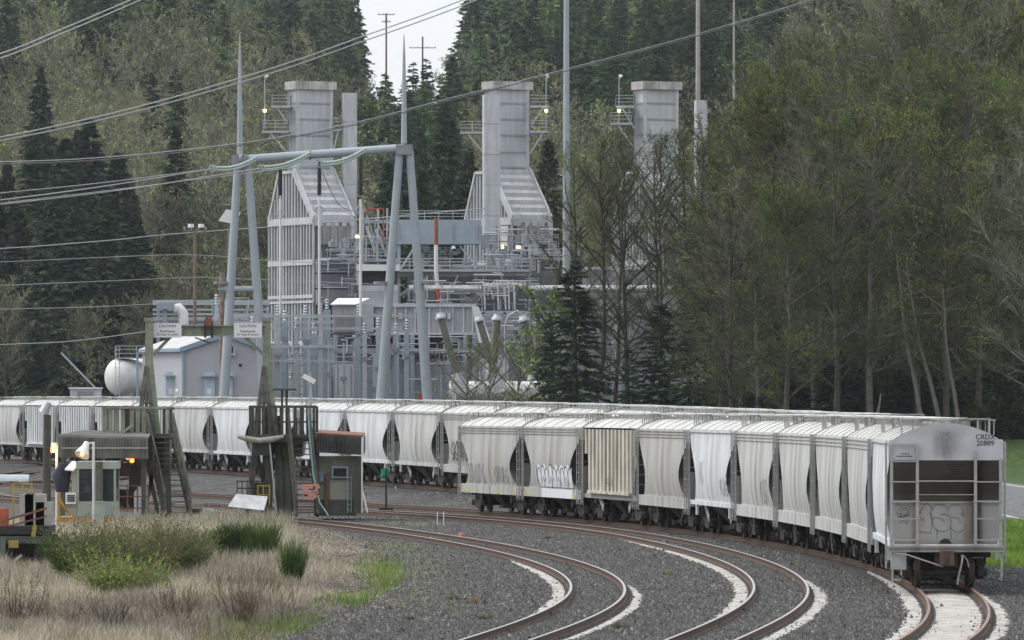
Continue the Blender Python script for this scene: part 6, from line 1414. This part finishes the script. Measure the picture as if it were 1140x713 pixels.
def alder(seed, h, spread, n1, n2, n3, tw, nleaf, lsize, base=.25, shape='vase', bark=None, lm=None, tm=None, limb=True, r0=None):
    """deciduous tree in early spring: trunk, limbs, branches, twigs, sparse small leaves"""
    rng = np.random.default_rng(seed); mb, pts = trunk_mb(h*.96, r0 or h*.010+.05, rng, .05, 7, 9)
    u = np.sort(rng.uniform(0, 1, n1)); z = h*(base+(.97-base)*u); az = rng.uniform(0, 2*PI, n1)
    prof = np.sin(np.clip(u*.82+.18, 0, 1)*PI)**.6 if shape == 'oval' else (1-u)**.55*np.clip(.45+u*2.5, 0, 1)
    L = spread*prof*rng.uniform(.65, 1.15, n1)+.5
    up = rng.uniform(.25, 1.0, n1)+.5*u; d = unit(np.stack([np.cos(az), np.sin(az), up], 1)); p0 = on_trunk(pts, z)
    p1 = p0+d*L[:,None]*.55; d2 = unit(d+np.array([0,0,.25])+rng.normal(size=d.shape)*.15); p2 = p1+d2*L[:,None]*.45
    if limb:
        for i in range(n1):
            if L[i] > spread*.35: mb.tube([p0[i], p1[i], p2[i]], [.018+.012*L[i], .012+.007*L[i], .01], 4, cap=False)
    parts = [spikes(p0, p1, .03+.018*L, rng), spikes(p1, p2, .02+.01*L, rng)] if not limb else [spikes(p1, p2, .03*np.ones(n1), rng)]
    def sub(a, b, dr, ln, n, lenf, w, spreadf, tmin=.15):
        m = len(a); t = rng.uniform(tmin, 1, (m, n)); s = a[:,None]+(b-a)[:,None]*t[...,None]
        q = unit(dr[:,None]+rng.normal(size=(m, n, 3))*spreadf+np.array([0,0,.12])); l = (ln[:,None]*lenf*rng.uniform(.5, 1.3, (m, n)))*(1.15-.5*t)
        e = s+q*l[...,None]; s, e, q, l = s.reshape(-1,3), e.reshape(-1,3), q.reshape(-1,3), l.ravel(); return s, e, q, l, spikes(s, e, w*np.ones(len(s)), rng)
    A = np.concatenate([p0+(p1-p0)*.2, p1]); B = np.concatenate([p1, p2]); D = np.concatenate([d, d2]); LL = np.concatenate([L, L])
    s2, e2, q2, l2, g2 = sub(A, B, D, LL, n2, .36, tw*1.6, .55); parts.append(g2)
    s3, e3, q3, l3, g3 = sub(s2, e2, q2, l2, n3, .62, tw, .6); parts.append(g3)
    V, Fc = cat_(parts); c1 = np_object('crown', V, Fc, tm or L_twig)
    k = rng.integers(0, len(s3), nleaf); lp = s3[k]+(e3[k]-s3[k])*rng.uniform(.3, 1.1, (nleaf, 1))+rng.normal(size=(nleaf, 3))*.04
    V2, F2 = leaves(lp, lsize*rng.uniform(.6, 1.4, nleaf), rng); c2 = np_object('foliage', V2, F2, lm or L_bud)
    return mb.mesh('trunk', bark or L_bark), c1, c2
TREE_USED = {}
def plant(name, meshes, loc, label, cat, group=None, sc=1.0, rz=None, zs=None):
    r = root(name, loc, label, cat, group, rz if rz is not None else random.uniform(0, 2*PI)); r.scale = (sc, sc, zs or sc)
    for m in meshes: link_mesh(m.name.split('.')[0], m, r)
    return r
# --- hill forest
hill_con = [conifer(100+i, 24, 5.8, 150, 12, 1.7, droop=(.2,.35,.45,.28,.4)[i], lm=(L_fir if i < 3 else L_firg), width=.2) for i in range(5)]
hill_ald = [alder(200+i, 17, 5.2, 34, 7, 5, .085, 800, .30, base=.18, shape='oval', limb=False, lm=L_bud if i != 2 else L_budg) for i in range(5)]
blobs = [(60,0,140,45,1.8),(150,40,60,34,.9),(-5,95,28,40,.9),(355,50,58,48,1.1),(470,150,48,60,1.0),(532,35,36,50,1.3),(240,120,14,14,.6),(190,165,18,22,.6),(630,50,50,55,1.3),(695,90,60,75,1.6),(770,50,55,60,1.4),(240,5,70,30,1.3),(825,70,25,40,.8),(400,85,42,34,1.0),(205,205,18,24,.9),(600,100,22,40,.6),(470,230,50,50,1.0),(900,30,100,30,.25)]
def con_prob(px, py): return min(1, sum(a*math.exp(-((px-x)/w)**2-((py-y)/h)**2) for x, y, w, h, a in blobs)*1.0)
rgT = np.random.default_rng(5); cand = []
Yr = 742.0
while Yr < 1700:
    step = 6.6+(Yr-740)*.0016; half = 640*Yr/F+14
    for x in np.arange(-half, half, step*.95):
        X_, Y_ = x+rgT.uniform(-3.4, 3.4), Yr+rgT.uniform(-4, 4); cand.append((X_, Y_))
    Yr += step*1.15
cand = np.array(cand); cz = ground_np(cand[:,0], cand[:,1])-.2
hl = sstep(735, 800, cand[:,1]); cz = cz+hl*(np.sin(cand[:,0]*.11+cand[:,1]*.037)*2.2+np.sin(cand[:,0]*.043-cand[:,1]*.021+2)*3.0)
picks = []
for (X_, Y_), z_ in zip(cand, cz):
    s = F/Y_; px = CX+X_*s; py = HY+(CAMZ-z_)*s
    if py < -40: continue
    con = rgT.random() < con_prob(px, py-35); 
    gap = 408 < px < 498 and Y_ > 1180
    if gap and rgT.random() < .6: continue
    if 402 < px < 502 and Y_ > 880 and py-(22 if con else 15)*.75*s < 76+rgT.uniform(-8, 10)+max(0, px-470)*-.0: continue
    # cut: the hill road and the open slope beside it
    if 150 < px < 245 and 262 < py < 345 and rgT.random() < .75: continue
    hs = (rgT.uniform(.55, .9) if con else rgT.uniform(.62, 1.0))*(.62 if gap else 1)
    if 500 < px < 572 and py < 130: con = True; hs *= 1.35
    picks.append((Y_, X_, z_, con, hs, rgT.integers(0, 5), rgT.uniform(0, 2*PI)))
picks.sort(key=lambda p: p[0]); nc = na = 0; rest_c, rest_a = [], []
LIM = 270
for Y_, X_, z_, con, hs, k, rz in picks:
    if con:
        if nc < LIM: plant('fir_tree', hill_con[k], (X_, Y_, z_), 'dark green fir standing on the lower wooded hillside', 'fir tree', 'firs on the lower hillside', hs, rz); nc += 1
        else: rest_c.append((X_, Y_, z_, hs, rz))
    else:
        if na < LIM: plant('alder_tree', hill_ald[k], (X_, Y_, z_), 'grey-brown alder just coming into leaf on the lower hillside', 'alder tree', 'alders on the lower hillside', hs, rz); na += 1
        else: rest_a.append((X_, Y_, z_, hs, rz))
def get_arrays(me):
    v = np.empty(len(me.vertices)*3, np.float32); me.vertices.foreach_get('co', v); f = np.empty(len(me.loops), np.int32); me.loops.foreach_get('vertex_index', f); return v.reshape(-1, 3), f.reshape(-1, 3)
def merge_wood(name, rest, variants, m, label, cat):
    vs, fs, o = [], [], 0; A = [get_arrays(x) for x in variants]; rg = random.Random(1)
    for X_, Y_, z_, hs, rz in rest:
        v, f = A[rg.randrange(len(A))]; c, s = math.cos(rz), math.sin(rz); R_ = np.array([[c,-s,0],[s,c,0],[0,0,1]])*hs
        vs.append((v@R_.T+np.array([X_, Y_, z_])).astype(np.float32)); fs.append(f+o); o += len(v)
    if vs: o = link_mesh(name, np_object(name, np.concatenate(vs), np.concatenate(fs), m)); meta(o, label, cat, kind='stuff')
lod_c = [conifer(300+i, 24, 5.8, 70, 6, 2.3, droop=.3, width=.26) for i in range(3)]
lod_a = [alder(320+i, 17, 5.2, 18, 4, 3, .12, 190, .48, base=.18, shape='oval', limb=False) for i in range(3)]
merge_wood('far_fir_wood', rest_c[::2], [x[1] for x in lod_c], L_fir, 'dark firs massed on the upper hill', 'wood')
merge_wood('far_green_fir_wood', rest_c[1::2], [x[1] for x in lod_c], L_firg, 'greener firs scattered over the upper hill', 'wood')
merge_wood('far_alder_wood', rest_a, [x[1] for x in lod_a], L_twig, 'bare grey-brown alder wood covering the upper hill', 'wood')
merge_wood('far_alder_leaves', rest_a, [x[2] for x in lod_a], L_bud, 'first olive green leaves over the upper alder wood', 'leaves')
print('hill trees', nc, na, len(rest_c), len(rest_a))
# --- big firs at left
bigfir = [conifer(400+i, 31, 9.0, 420, 30, 1.7, droop=.4, width=.21, base=.02) for i in range(3)]
for k, (px, ytop, Y, lb) in enumerate(((-8, 205, 770, 'big dark fir cut by the left edge of the picture'), (38, 158, 800, 'big dark fir second from the left edge'), (72, 150, 778, 'broad dark fir in the middle of the left fir group'), (100, 128, 806, 'tallest dark fir of the left group'), (132, 165, 782, 'dark fir at the right end of the left group, above the storage tank'), (118, 215, 765, 'shorter dark fir in front of the tallest one at left'), (20, 230, 762, 'shorter dark fir low at the left edge'), (62, 190, 756, 'bushy dark fir in front of the second and third big firs'), (150, 235, 757, 'small bushy fir at the right foot of the left group'), (86, 225, 752, 'broad low fir in the front middle of the left group'), (8, 175, 790, 'dark fir between the edge fir and the second one'), (54, 172, 794, 'dark fir filling the gap behind the second and third firs'), (88, 140, 815, 'dark fir peeping between the third fir and the tallest one'), (146, 195, 800, 'slim dark fir at the right rear of the left group'), (44, 70, 880, 'slim spiky fir rising behind the left fir group'))):
    X_ = XW(px, Y); z_ = gz(X_, Y); h = ZW(ytop, Y)-z_; plant('fir_tree', bigfir[k % 3], (X_, Y, z_-.3), lb, 'fir tree', None, h/31*(.7 if k > 9 else 1.05), zs=h/31)
for k, (px, ytop, Y, lb) in enumerate(((470, 185, 735, 'dark fir behind the steel frame, left of the middle stack'), (448, 130, 760, 'tall dark fir directly behind the right pylon leg'), (495, 110, 790, 'dark fir just left of the middle stack'), (432, 175, 742, 'dark fir between the slender stack and the right pylon leg'), (520, 160, 745, 'dark fir touching the middle stack on its left'), (195, 135, 860, 'lone mid-height fir between the left firs and the gantry'), (610, 150, 760, 'dark fir behind the middle stack on its right'))):
    X_ = XW(px, Y); z_ = gz(X_, Y); h = ZW(ytop, Y)-z_; plant('fir_tree', bigfir[(k+1) % 3], (X_, Y, z_-.3), lb, 'fir tree', None, h/31*.7, zs=h/31)
# --- near wood on the right
na_ = [alder(500+i, 25, 6.6, 46, 9, 6, (.036, .045, .034, .05)[i], (9000, 4500, 12000, 5000)[i], .15, base=.14, shape='oval', lm=L_budn, tm=(L_twign, L_twigl, L_twign, L_twigl)[i], bark=(L_bark, L_barkg)[i % 2]) for i in range(4)]
nd_ = [alder(520+i, 24, 5.4, 40, 7, 6, .022, 4200, .12, base=.22, shape='oval', tm=L_twign, bark=L_barkd, lm=L_budn, r0=.22) for i in range(3)]
nf_ = [conifer(540+i, 12, 3.6, 190, 30, .75, droop=.2, width=.15, base=.02) for i in range(3)]
rgN = random.Random(17); cnt = 0
rows = [(446, 800, 1180, 30, .86), (462, 770, 1180, 34, .98), (482, 800, 1180, 36, 1.05), (508, 790, 1180, 38, 1.1), (540, 800, 1200, 38, 1.15), (580, 805, 1200, 36, 1.2), (630, 800, 1200, 34, 1.2), (690, 700, 1200, 34, 1.15)]
for Yb, x0, x1, st, hs in rows:
    px = x0+rgN.uniform(0, st)
    while px < x1:
        Y = Yb+rgN.uniform(-6, 6); X_ = XW(px, Y); fr = min(1, max(0, (px-770)/110)); h = hs*rgN.uniform(.86, 1.12)*(.72+.28*fr)
        plant('alder_tree', na_[cnt % 4], (X_, Y, gz(X_, Y)-.3), 'tall bare grey-olive alder in the dense wood above the front train', 'alder tree', 'alders of the dense wood at right', h); cnt += 1; px += st*rgN.uniform(.75, 1.25)
for px, yt, Y, lb in ((640, 165, 520, 'thin dark tree leftmost of the sparse row before the third stack'), (662, 150, 500, 'thin dark tree second from left in the sparse row before the third stack'), (683, 170, 515, 'dark-stemmed tree left of the third stack'), (700, 140, 498, 'dark-stemmed tree against the left edge of the third stack'), (722, 150, 510, 'dark-stemmed tree covering the middle of the third stack'), (742, 145, 496, 'dark-stemmed tree against the right edge of the third stack'), (768, 140, 505, 'dark tree right of the third stack where the dense wood begins'), (790, 120, 492, 'dark tree at the left margin of the dense wood')):
    X_ = XW(px, Y); z_ = gz(X_, Y); h = (ZW(yt, Y)-z_)/24; plant('alder_tree', nd_[int(px) % 3], (X_, Y, z_-.3), lb, 'alder tree', None, h*.95, zs=h)
for k, (px, yt, Y, w, lb) in enumerate(((640, 285, 470, 1.0, 'ragged dark conifer standing alone before the pipe rack'), (612, 345, 476, .8, 'small dark conifer at the left foot of the ragged one'), (735, 335, 478, 1.25, 'bushy dark conifer under the third stack, left one'), (775, 320, 474, 1.3, 'bushy dark conifer under the third stack, middle one'), (815, 345, 470, 1.2, 'bushy dark conifer at the left foot of the dense wood'), (700, 385, 472, .9, 'low dark conifer between the thin dark trees'))):
    X_ = XW(px, Y); z_ = gz(X_, Y); h = (ZW(yt, Y)-z_)/12; plant('conifer_tree', nf_[k % 3], (X_, Y, z_-.2), lb, 'conifer', None, h*w, zs=h)
px = 845; k = 0
while px < 1175:
    Y = 476+rgN.uniform(-8, 26); X_ = XW(px, Y); h = rgN.uniform(.6, 1.15); plant('conifer_tree', nf_[k % 3], (X_, Y, gz(X_, Y)-.2), 'dark conifer in the understorey of the dense right-hand wood', 'conifer', 'dark understorey conifers at right', h*1.25, zs=h); k += 1; px += rgN.uniform(16, 30)
px = 850
while px < 1175:
    Y = 540+rgN.uniform(-12, 40); X_ = XW(px, Y); h = rgN.uniform(1.2, 1.9); plant('conifer_tree', nf_[k % 3], (X_, Y, gz(X_, Y)-.2), 'dark conifer in the understorey of the dense right-hand wood', 'conifer', 'dark understorey conifers at right', h, zs=h*.95); k += 1; px += rgN.uniform(22, 40)
px = 838
while px < 1175:
    Y = 447+rgN.uniform(-3, 12); X_ = XW(px, Y); h = rgN.uniform(.28, .62); plant('conifer_tree', nf_[k % 3], (X_, Y, gz(X_, Y)-.2), 'small dark conifer at the front edge of the dense wood', 'conifer', 'small conifers at the wood edge', h*1.7, zs=h); k += 1; px += rgN.uniform(12, 24)
# pale leaning bare trunks at the edge of the wood
for px, yb, px2, yt, lb in ((1028, 462, 996, 280, 'pale leaning trunk left of the two leaning ones above the nearest hopper'), (1050, 464, 1006, 290, 'pale trunk leaning left above the roof of the nearest hopper'), (1068, 464, 1048, 320, 'thin straight pale trunk right of the two leaning ones'), (980, 458, 979, 438, 'short pale dead stump above the train roof')):
    Y = 440; a = P(px, yb, Y); b = P(px2, yt, Y+1); a.z = gz(a.x, Y)-.3; mb = MB(); n = 6
    pts = [a.lerp(b, i/n)+Vector((math.sin(i*1.3)*.12, 0, 0)) for i in range(n+1)]; r = root('leaning_trunk', a, lb, 'bare trunk'); mb.tube(pts, [.2*(1-.75*i/n) for i in range(n+1)], 8); mb.build('trunk', mat('pale_bark', (.115,.105,.095), .9, .3, 1.5), r)
    if yt < 420:
        rg3 = np.random.default_rng(px); m = 26; t = rg3.uniform(.3, 1, m); p = np.array([tuple(a.lerp(b, float(k))) for k in t]); q = p+unit(rg3.normal(size=(m, 3))*[1,1,.4]+[0,0,.3])*rg3.uniform(1, 3.5, (m, 1)); V, Fc = spikes(p, q, .05*np.ones(m), rg3); V -= np.array(tuple(a)); link_mesh('branches', np_object('branches', V, Fc, L_twig), r)
# --- shrubs
def shrub(seed, h, w, n, tw, nleaf, ls, tm, lm, up=1.0, stems=True):
    rng = np.random.default_rng(seed); a = rng.uniform(0, 2*PI, n); rr = rng.uniform(0, .35, n)*w; p = np.stack([np.cos(a)*rr, np.sin(a)*rr, np.zeros(n)], 1)
    d = unit(np.stack([np.cos(a)*rng.uniform(0, 1, n)*w/h/up, np.sin(a)*rng.uniform(0, 1, n)*w/h/up, np.ones(n)], 1)); l = h*rng.uniform(.45, 1.05, n); q = p+d*l[:,None]
    parts = [spikes(p, q, tw*2*np.ones(n), rng)]; m = 7; t = rng.uniform(.2, 1, (n, m)); s = p[:,None]+(q-p)[:,None]*t[...,None]; e = s+unit(d[:,None]*up+rng.normal(size=(n, m, 3))*.45)*(l[:,None]*.35*rng.uniform(.5, 1.2, (n, m)))[...,None]
    parts.append(spikes(s.reshape(-1,3), e.reshape(-1,3), tw*np.ones(n*m), rng)); V, Fc = cat_(parts); out = [np_object('stems', V, Fc, tm)]
    if nleaf: s, e = s.reshape(-1,3), e.reshape(-1,3); k = rng.integers(0, len(s), nleaf); V, Fc = leaves(s[k]+(e[k]-s[k])*rng.uniform(.1, 1.1, (nleaf, 1)), ls*rng.uniform(.6, 1.4, nleaf), rng); out.append(np_object('foliage', V, Fc, lm))
    return out
def G(px, py): 
    Y = F*CAMZ/(py-HY); 
    for _ in range(3): X_ = XW(px, Y); z = gz(X_, Y)-.195; Y = F*(CAMZ-z)/(py-HY)
    return Vector((XW(px, Y), Y, z))
def sh(px, py, args, name, label, cat='shrub', group=None, seed=1): return plant(name, shrub(seed, *args), G(px, py), label, cat, group, 1)
sh(262, 628, (1.25, 1.15, 900, .016, 0, 0, L_broom, L_broom, 1.5), 'broom_shrub', 'dark green upright broom clump in the middle of the dry grass', 'broom', seed=11)
sh(292, 630, (1.3, 1.0, 700, .016, 0, 0, L_broom, L_broom, 1.5), 'broom_shrub', 'dark green broom clump directly right of the largest one', 'broom', seed=12)
sh(326, 652, (1.25, .75, 300, .014, 0, 0, L_broom, L_broom, 1.6), 'broom_shrub', 'thin green broom at the right end of the broom clumps', 'broom', seed=13)
sh(240, 622, (.9, .8, 300, .016, 0, 0, L_broom, L_broom, 1.4), 'broom_shrub', 'low broom at the left end of the broom clumps', 'broom', seed=14)
for k, (px, py, h, w, lb) in enumerate(((88, 650, 1.5, 1.1, 'dark green bush at the left end of the olive thicket'), (118, 655, 1.7, 1.5, 'olive leafy bush in the left part of the thicket'), (150, 650, 1.75, 1.6, 'tallest olive leafy bush of the thicket before the booth'), (182, 645, 1.5, 1.5, 'olive leafy bush at the right end of the thicket'), (135, 668, 1.3, 1.7, 'low bright olive bush in front of the thicket'), (205, 640, 1.3, 1.1, 'small olive bush just left of the broom clumps'))):
    sh(px, py, (h*1.08, w*1.15, 300, .014, 12000, .055, L_brown if k else L_broom, (L_broom, L_olive, L_olive, L_olive2, L_olive2, L_olive)[k], .9), 'olive_bush', lb, 'bush', None, 30+k)
for k, (px, py, h, w, lb) in enumerate(((198, 704, 1.3, 1.2, 'bare brown shrub low in the left foreground, under the olive thicket'), (268, 698, 1.5, 1.1, 'bare twiggy shrub below the broom clumps'), (120, 705, 1.0, 1.3, 'low bare reddish-brown shrub near the bottom left'), (20, 700, 1.3, 1.5, 'grey-purple twiggy shrub in the bottom left corner'), (300, 668, .8, .7, 'small bare shrub between broom and gravel'), (60, 712, 1.0, 1.4, 'grey twiggy shrub at the bottom edge left'))):
    sh(px, py, (h, w, 70, .011, 500, .035, L_brown, L_olive, 1.3), 'bare_shrub', lb, 'shrub', None, 50+k)
willow = alder(600, 6.2, 2.4, 22, 5, 4, .022, 2200, .085, base=.08, shape='oval', lm=L_budg, r0=.06, bark=L_barkg)
for px, yt, Y, lb in ((545, 384, 505, 'young light green willow left of two before the white tank'), (578, 388, 508, 'young light green willow right of two before the white tank'), (520, 395, 500, 'small sapling in front of the leftmost bushing foot')):
    X_ = XW(px, Y); z_ = gz(X_, Y)-.2; h = (ZW(yt, Y)-z_)/6.2; plant('young_willow', willow, (X_, Y, z_), lb, 'willow', None, h)
plant('young_willow', alder(601, 6, 2, 20, 6, 4, .03, 1600, .16, base=.2, shape='oval', lm=L_budg, r0=.1), (XW(618, 478), 478, gz(XW(618, 478), 478)), 'slim sapling with yellow-green leaves beside the ragged conifer', 'willow', None, 2.0)
hb = [shrub(70+i, 2.6, 2.4, 160, .05, 1500, .2, L_twigd, L_firg if i else L_olive, 1.0) for i in range(3)]
rgS = random.Random(3)
for k in range(60):
    Y = rgS.uniform(640, 760); px = rgS.uniform(-20, 175); X_ = XW(px, Y); plant('hedge_bush', hb[k % 3], (X_, Y, gz(X_, Y)-.2), 'green bush on the rough bank at the foot of the left firs', 'bush', 'bushes on the bank below the left firs', rgS.uniform(.7, 1.5))
for k in range(36):
    Y = rgS.uniform(860, 960); px = rgS.uniform(150, 250); X_ = XW(px, Y); plant('hedge_bush', hb[k % 3], (X_, Y, gz(X_, Y)+1), 'green bush on the open slope beside the hill road', 'bush', 'bushes on the open slope', rgS.uniform(.7, 1.3))
for px, py, lb in ((183, 268, 'yellow flowering gorse patch beside the guard rail'), (160, 285, 'small yellow gorse patch below the guard rail'), (176, 309, 'faint yellow gorse patch lower on the slope')):
    g = shrub(90+px, 1.6, 1.5, 60, .04, 700, .22, L_twigd, L_gorse, .8); Y = 925 if py < 300 else 900; q = P(px, py+6, Y); plant('gorse_bush', g, tuple(q), lb, 'gorse')
for k in range(9):
    px = 1096+k*9; Y = 446+(k*7) % 5; X_ = XW(px, Y); plant('hedge_bush', hb[k % 3], (X_, Y, gz(X_, Y)-.3), 'dark bush where the right-hand wood meets the grass bank', 'bush', 'bushes at the foot of the right wood', .9+.15*(k % 4))
for k, (px, py) in enumerate(((505, 668), (528, 672), (478, 640), (540, 690), (468, 612), (425, 603), (560, 610), (610, 600), (455, 690), (690, 700), (742, 640))):
    plant('weed_tuft', shrub(120+k, .16, .35, 60, .01, 260, .035, L_brown, (L_olive2, L_grassm, L_straw)[k % 3], .6), G(px, py), 'small weed tuft growing through the ballast between the curves', 'weed', 'weed tufts on the ballast')
# --- grass
def grass(name, n, region, hmin, hmax, m, label, seed, w=.018, cat='grass', lean=.35, dens=None, clump=0):
    rng = np.random.default_rng(seed); x0, x1, y0, y1 = region; px = rng.uniform(x0, x1, n*2); py = rng.uniform(y0, y1, n*2)
    keep = dens(px, py, rng); px, py = px[keep][:n], py[keep][:n]; Y = F*(CAMZ+.2)/(py-HY); X_ = (px-CX)*Y/F
    if clump: X_ = X_+np.sin(X_*9+Y*3)*.12; Y = Y+np.sin(X_*5)*.3
    z = ground_np(X_, Y)-.2; p = np.stack([X_, Y, z], 1); h = rng.uniform(hmin, hmax, len(p)); 
    if clump: h = h*(.55+.6*(np.sin(X_*1.7+Y*.23)*np.sin(X_*.6-Y*.31)*.5+.5))
    h = h*np.clip((edge_(py)-10-px)/110, .22, 1) if clump else h
    s = F/Y; wd = np.maximum(w, .55/s)*np.ones(len(p))
    d = rng.normal(size=(len(p), 3))*lean; d[:,2] = 1; d = unit(d); mid = p+d*(h*.6)[:,None]; d2 = unit(d+rng.normal(size=d.shape)*.45*np.array([1,1,.3])); q = mid+d2*(h*.45)[:,None]
    sd = unit(np.stack([rng.normal(size=len(p)), rng.normal(size=len(p)), np.zeros(len(p))], 1))*wd[:,None]/2
    V = np.stack([p-sd, p+sd, mid+sd*.8, mid-sd*.8, q], 1).reshape(-1, 3); b = np.arange(len(p))[:,None]*5; Fc = np.concatenate([b+[0,1,2], b+[0,2,3], b+[3,2,4]], 0)
    o = link_mesh(name, np_object(name, V, Fc, m)); meta(o, label, cat, kind='stuff'); return o
edge_ = lambda py: np.interp(py, [560, 575, 600, 625, 640, 675, 713, 760], [235, 300, 385, 425, 440, 385, 300, 200])
left_ = lambda py: np.interp(py, [560, 580, 600, 620, 640], [205, 95, 60, 25, -60])
def dstraw(px, py, rng): return (px < edge_(py)+rng.normal(size=len(px))*9) & (px > left_(py)+rng.normal(size=len(px))*5) & ~((px < 214) & (py < 584))
grass('dry_grass', 125000, (-60, 470, 566, 760), .25, .75, L_straw, 'pale dry straw grass filling the left foreground', 1, .014, dens=dstraw, clump=1)
grass('tall_dry_stalks', 7000, (120, 330, 578, 640), .5, .85, L_straw, 'taller pale stalks along the top of the dry grass', 2, .012, dens=dstraw, lean=.22)
grass('brown_stalks', 6000, (-60, 330, 620, 760), .3, .8, L_brown, 'reddish brown dead stalks among the straw', 3, .012, dens=dstraw)
def blob(px, py, cs): return sum(np.exp(-((px-a)/w)**2-((py-b)/h)**2) for a, b, w, h in cs)
grass('green_grass', 40000, (-20, 470, 590, 760), .08, .42, L_grass, 'fresh green grass in patches at the gravel edge', 4, .012, dens=lambda px, py, rng: (blob(px, py, [(420, 635, 30, 12), (395, 672, 45, 9), (430, 655, 22, 18), (135, 662, 28, 7), (245, 705, 45, 14), (210, 610, 14, 12), (330, 700, 40, 12), (55, 690, 16, 9), (180, 690, 40, 14), (240, 655, 30, 20), (225, 600, 25, 10), (310, 640, 22, 12), (30, 655, 25, 10)]) > rng.uniform(0, 1, len(px))*1.2+.15) & (px < edge_(py)+25))
grass('verge_grass', 16000, (1095, 1180, 583, 632), .06, .28, L_grass, 'green verge grass between road and ballast at the right edge', 5, .02, dens=lambda px, py, rng: rng.uniform(0, 1, len(px)) < .9)
# ------------------------------------------------------------------ camera, light, air
cam = bpy.data.cameras.new('camera'); co = bpy.data.objects.new('camera', cam); COL.objects.link(co)
co.location = (0, 0, CAMZ); co.rotation_euler = (PI/2, 0, 0)
cam.sensor_width = 36; cam.lens = F/1140*36; cam.shift_y = (HY-356.5)/1140; cam.clip_start = 1; cam.clip_end = 9000
SC.camera = co
w = bpy.data.worlds.new('World'); SC.world = w; w.use_nodes = True; nt = w.node_tree
bg = nt.nodes['Background']; sk = nt.nodes.new('ShaderNodeTexSky'); sk.sky_type = 'NISHITA'; sk.sun_disc = False
EL, AZ = rad(52), rad(282)
sk.sun_elevation = EL; sk.sun_rotation = AZ; sk.air_density = 1.0; sk.dust_density = 5.0
hs = nt.nodes.new('ShaderNodeHueSaturation'); hs.inputs['Saturation'].default_value = .22; hs.inputs['Value'].default_value = 1.0
mxw = nt.nodes.new('ShaderNodeMixRGB'); mxw.inputs['Fac'].default_value = .75; mxw.inputs['Color2'].default_value = (6.4, 6.6, 6.9, 1)
nt.links.new(sk.outputs[0], hs.inputs['Color']); nt.links.new(hs.outputs[0], mxw.inputs['Color1'])
gw = nt.nodes.new('ShaderNodeTexCoord'); sz = nt.nodes.new('ShaderNodeSeparateXYZ'); nt.links.new(gw.outputs['Generated'], sz.inputs[0])
rw = nt.nodes.new('ShaderNodeMapRange'); rw.inputs['From Min'].default_value = 0.0; rw.inputs['From Max'].default_value = 1.0; rw.inputs['To Min'].default_value = 1.0; rw.inputs['To Max'].default_value = 1.25; nt.links.new(sz.outputs['Z'], rw.inputs['Value'])
mw = nt.nodes.new('ShaderNodeMixRGB'); mw.blend_type = 'MULTIPLY'; mw.inputs['Fac'].default_value = 1; nt.links.new(mxw.outputs[0], mw.inputs['Color1']); nt.links.new(rw.outputs['Result'], mw.inputs['Color2']); nt.links.new(mw.outputs[0], bg.inputs['Color']); bg.inputs['Strength'].default_value = .15
sl = bpy.data.lights.new('sun', 'SUN'); sl.energy = 1.5; sl.angle = rad(28); sl.color = (1, .97, .93)
so = bpy.data.objects.new('sun', sl); COL.objects.link(so)
d = Vector((math.sin(AZ)*math.cos(EL), math.cos(AZ)*math.cos(EL), math.sin(EL)))
so.rotation_euler = d.to_track_quat('Z', 'Y').to_euler()
SC.view_settings.view_transform = 'Standard'; SC.view_settings.look = 'None'; SC.view_settings.gamma = 1; SC.view_settings.exposure = EXPO
if HAZE > 0:
    hb = MB().box(-1560, 1560, -160, 3260, -25, 215)
    m = bpy.data.materials.new('haze_air'); m.use_nodes = True; nt = m.node_tree; nt.nodes.remove(nt.nodes['Principled BSDF'])
    pv = nt.nodes.new('ShaderNodeVolumePrincipled'); pv.inputs['Color'].default_value = (.82,.87,.93,1); pv.inputs['Density'].default_value = HAZE
    nt.links.new(pv.outputs[0], nt.nodes['Material Output'].inputs['Volume'])
    o = hb.build('haze', m); meta(o, kind='stuff')
SC.cycles.use_denoising = True; SC.cycles.max_bounces = 5; SC.cycles.diffuse_bounces = 3; SC.cycles.transparent_max_bounces = 8; SC.cycles.volume_bounces = 0
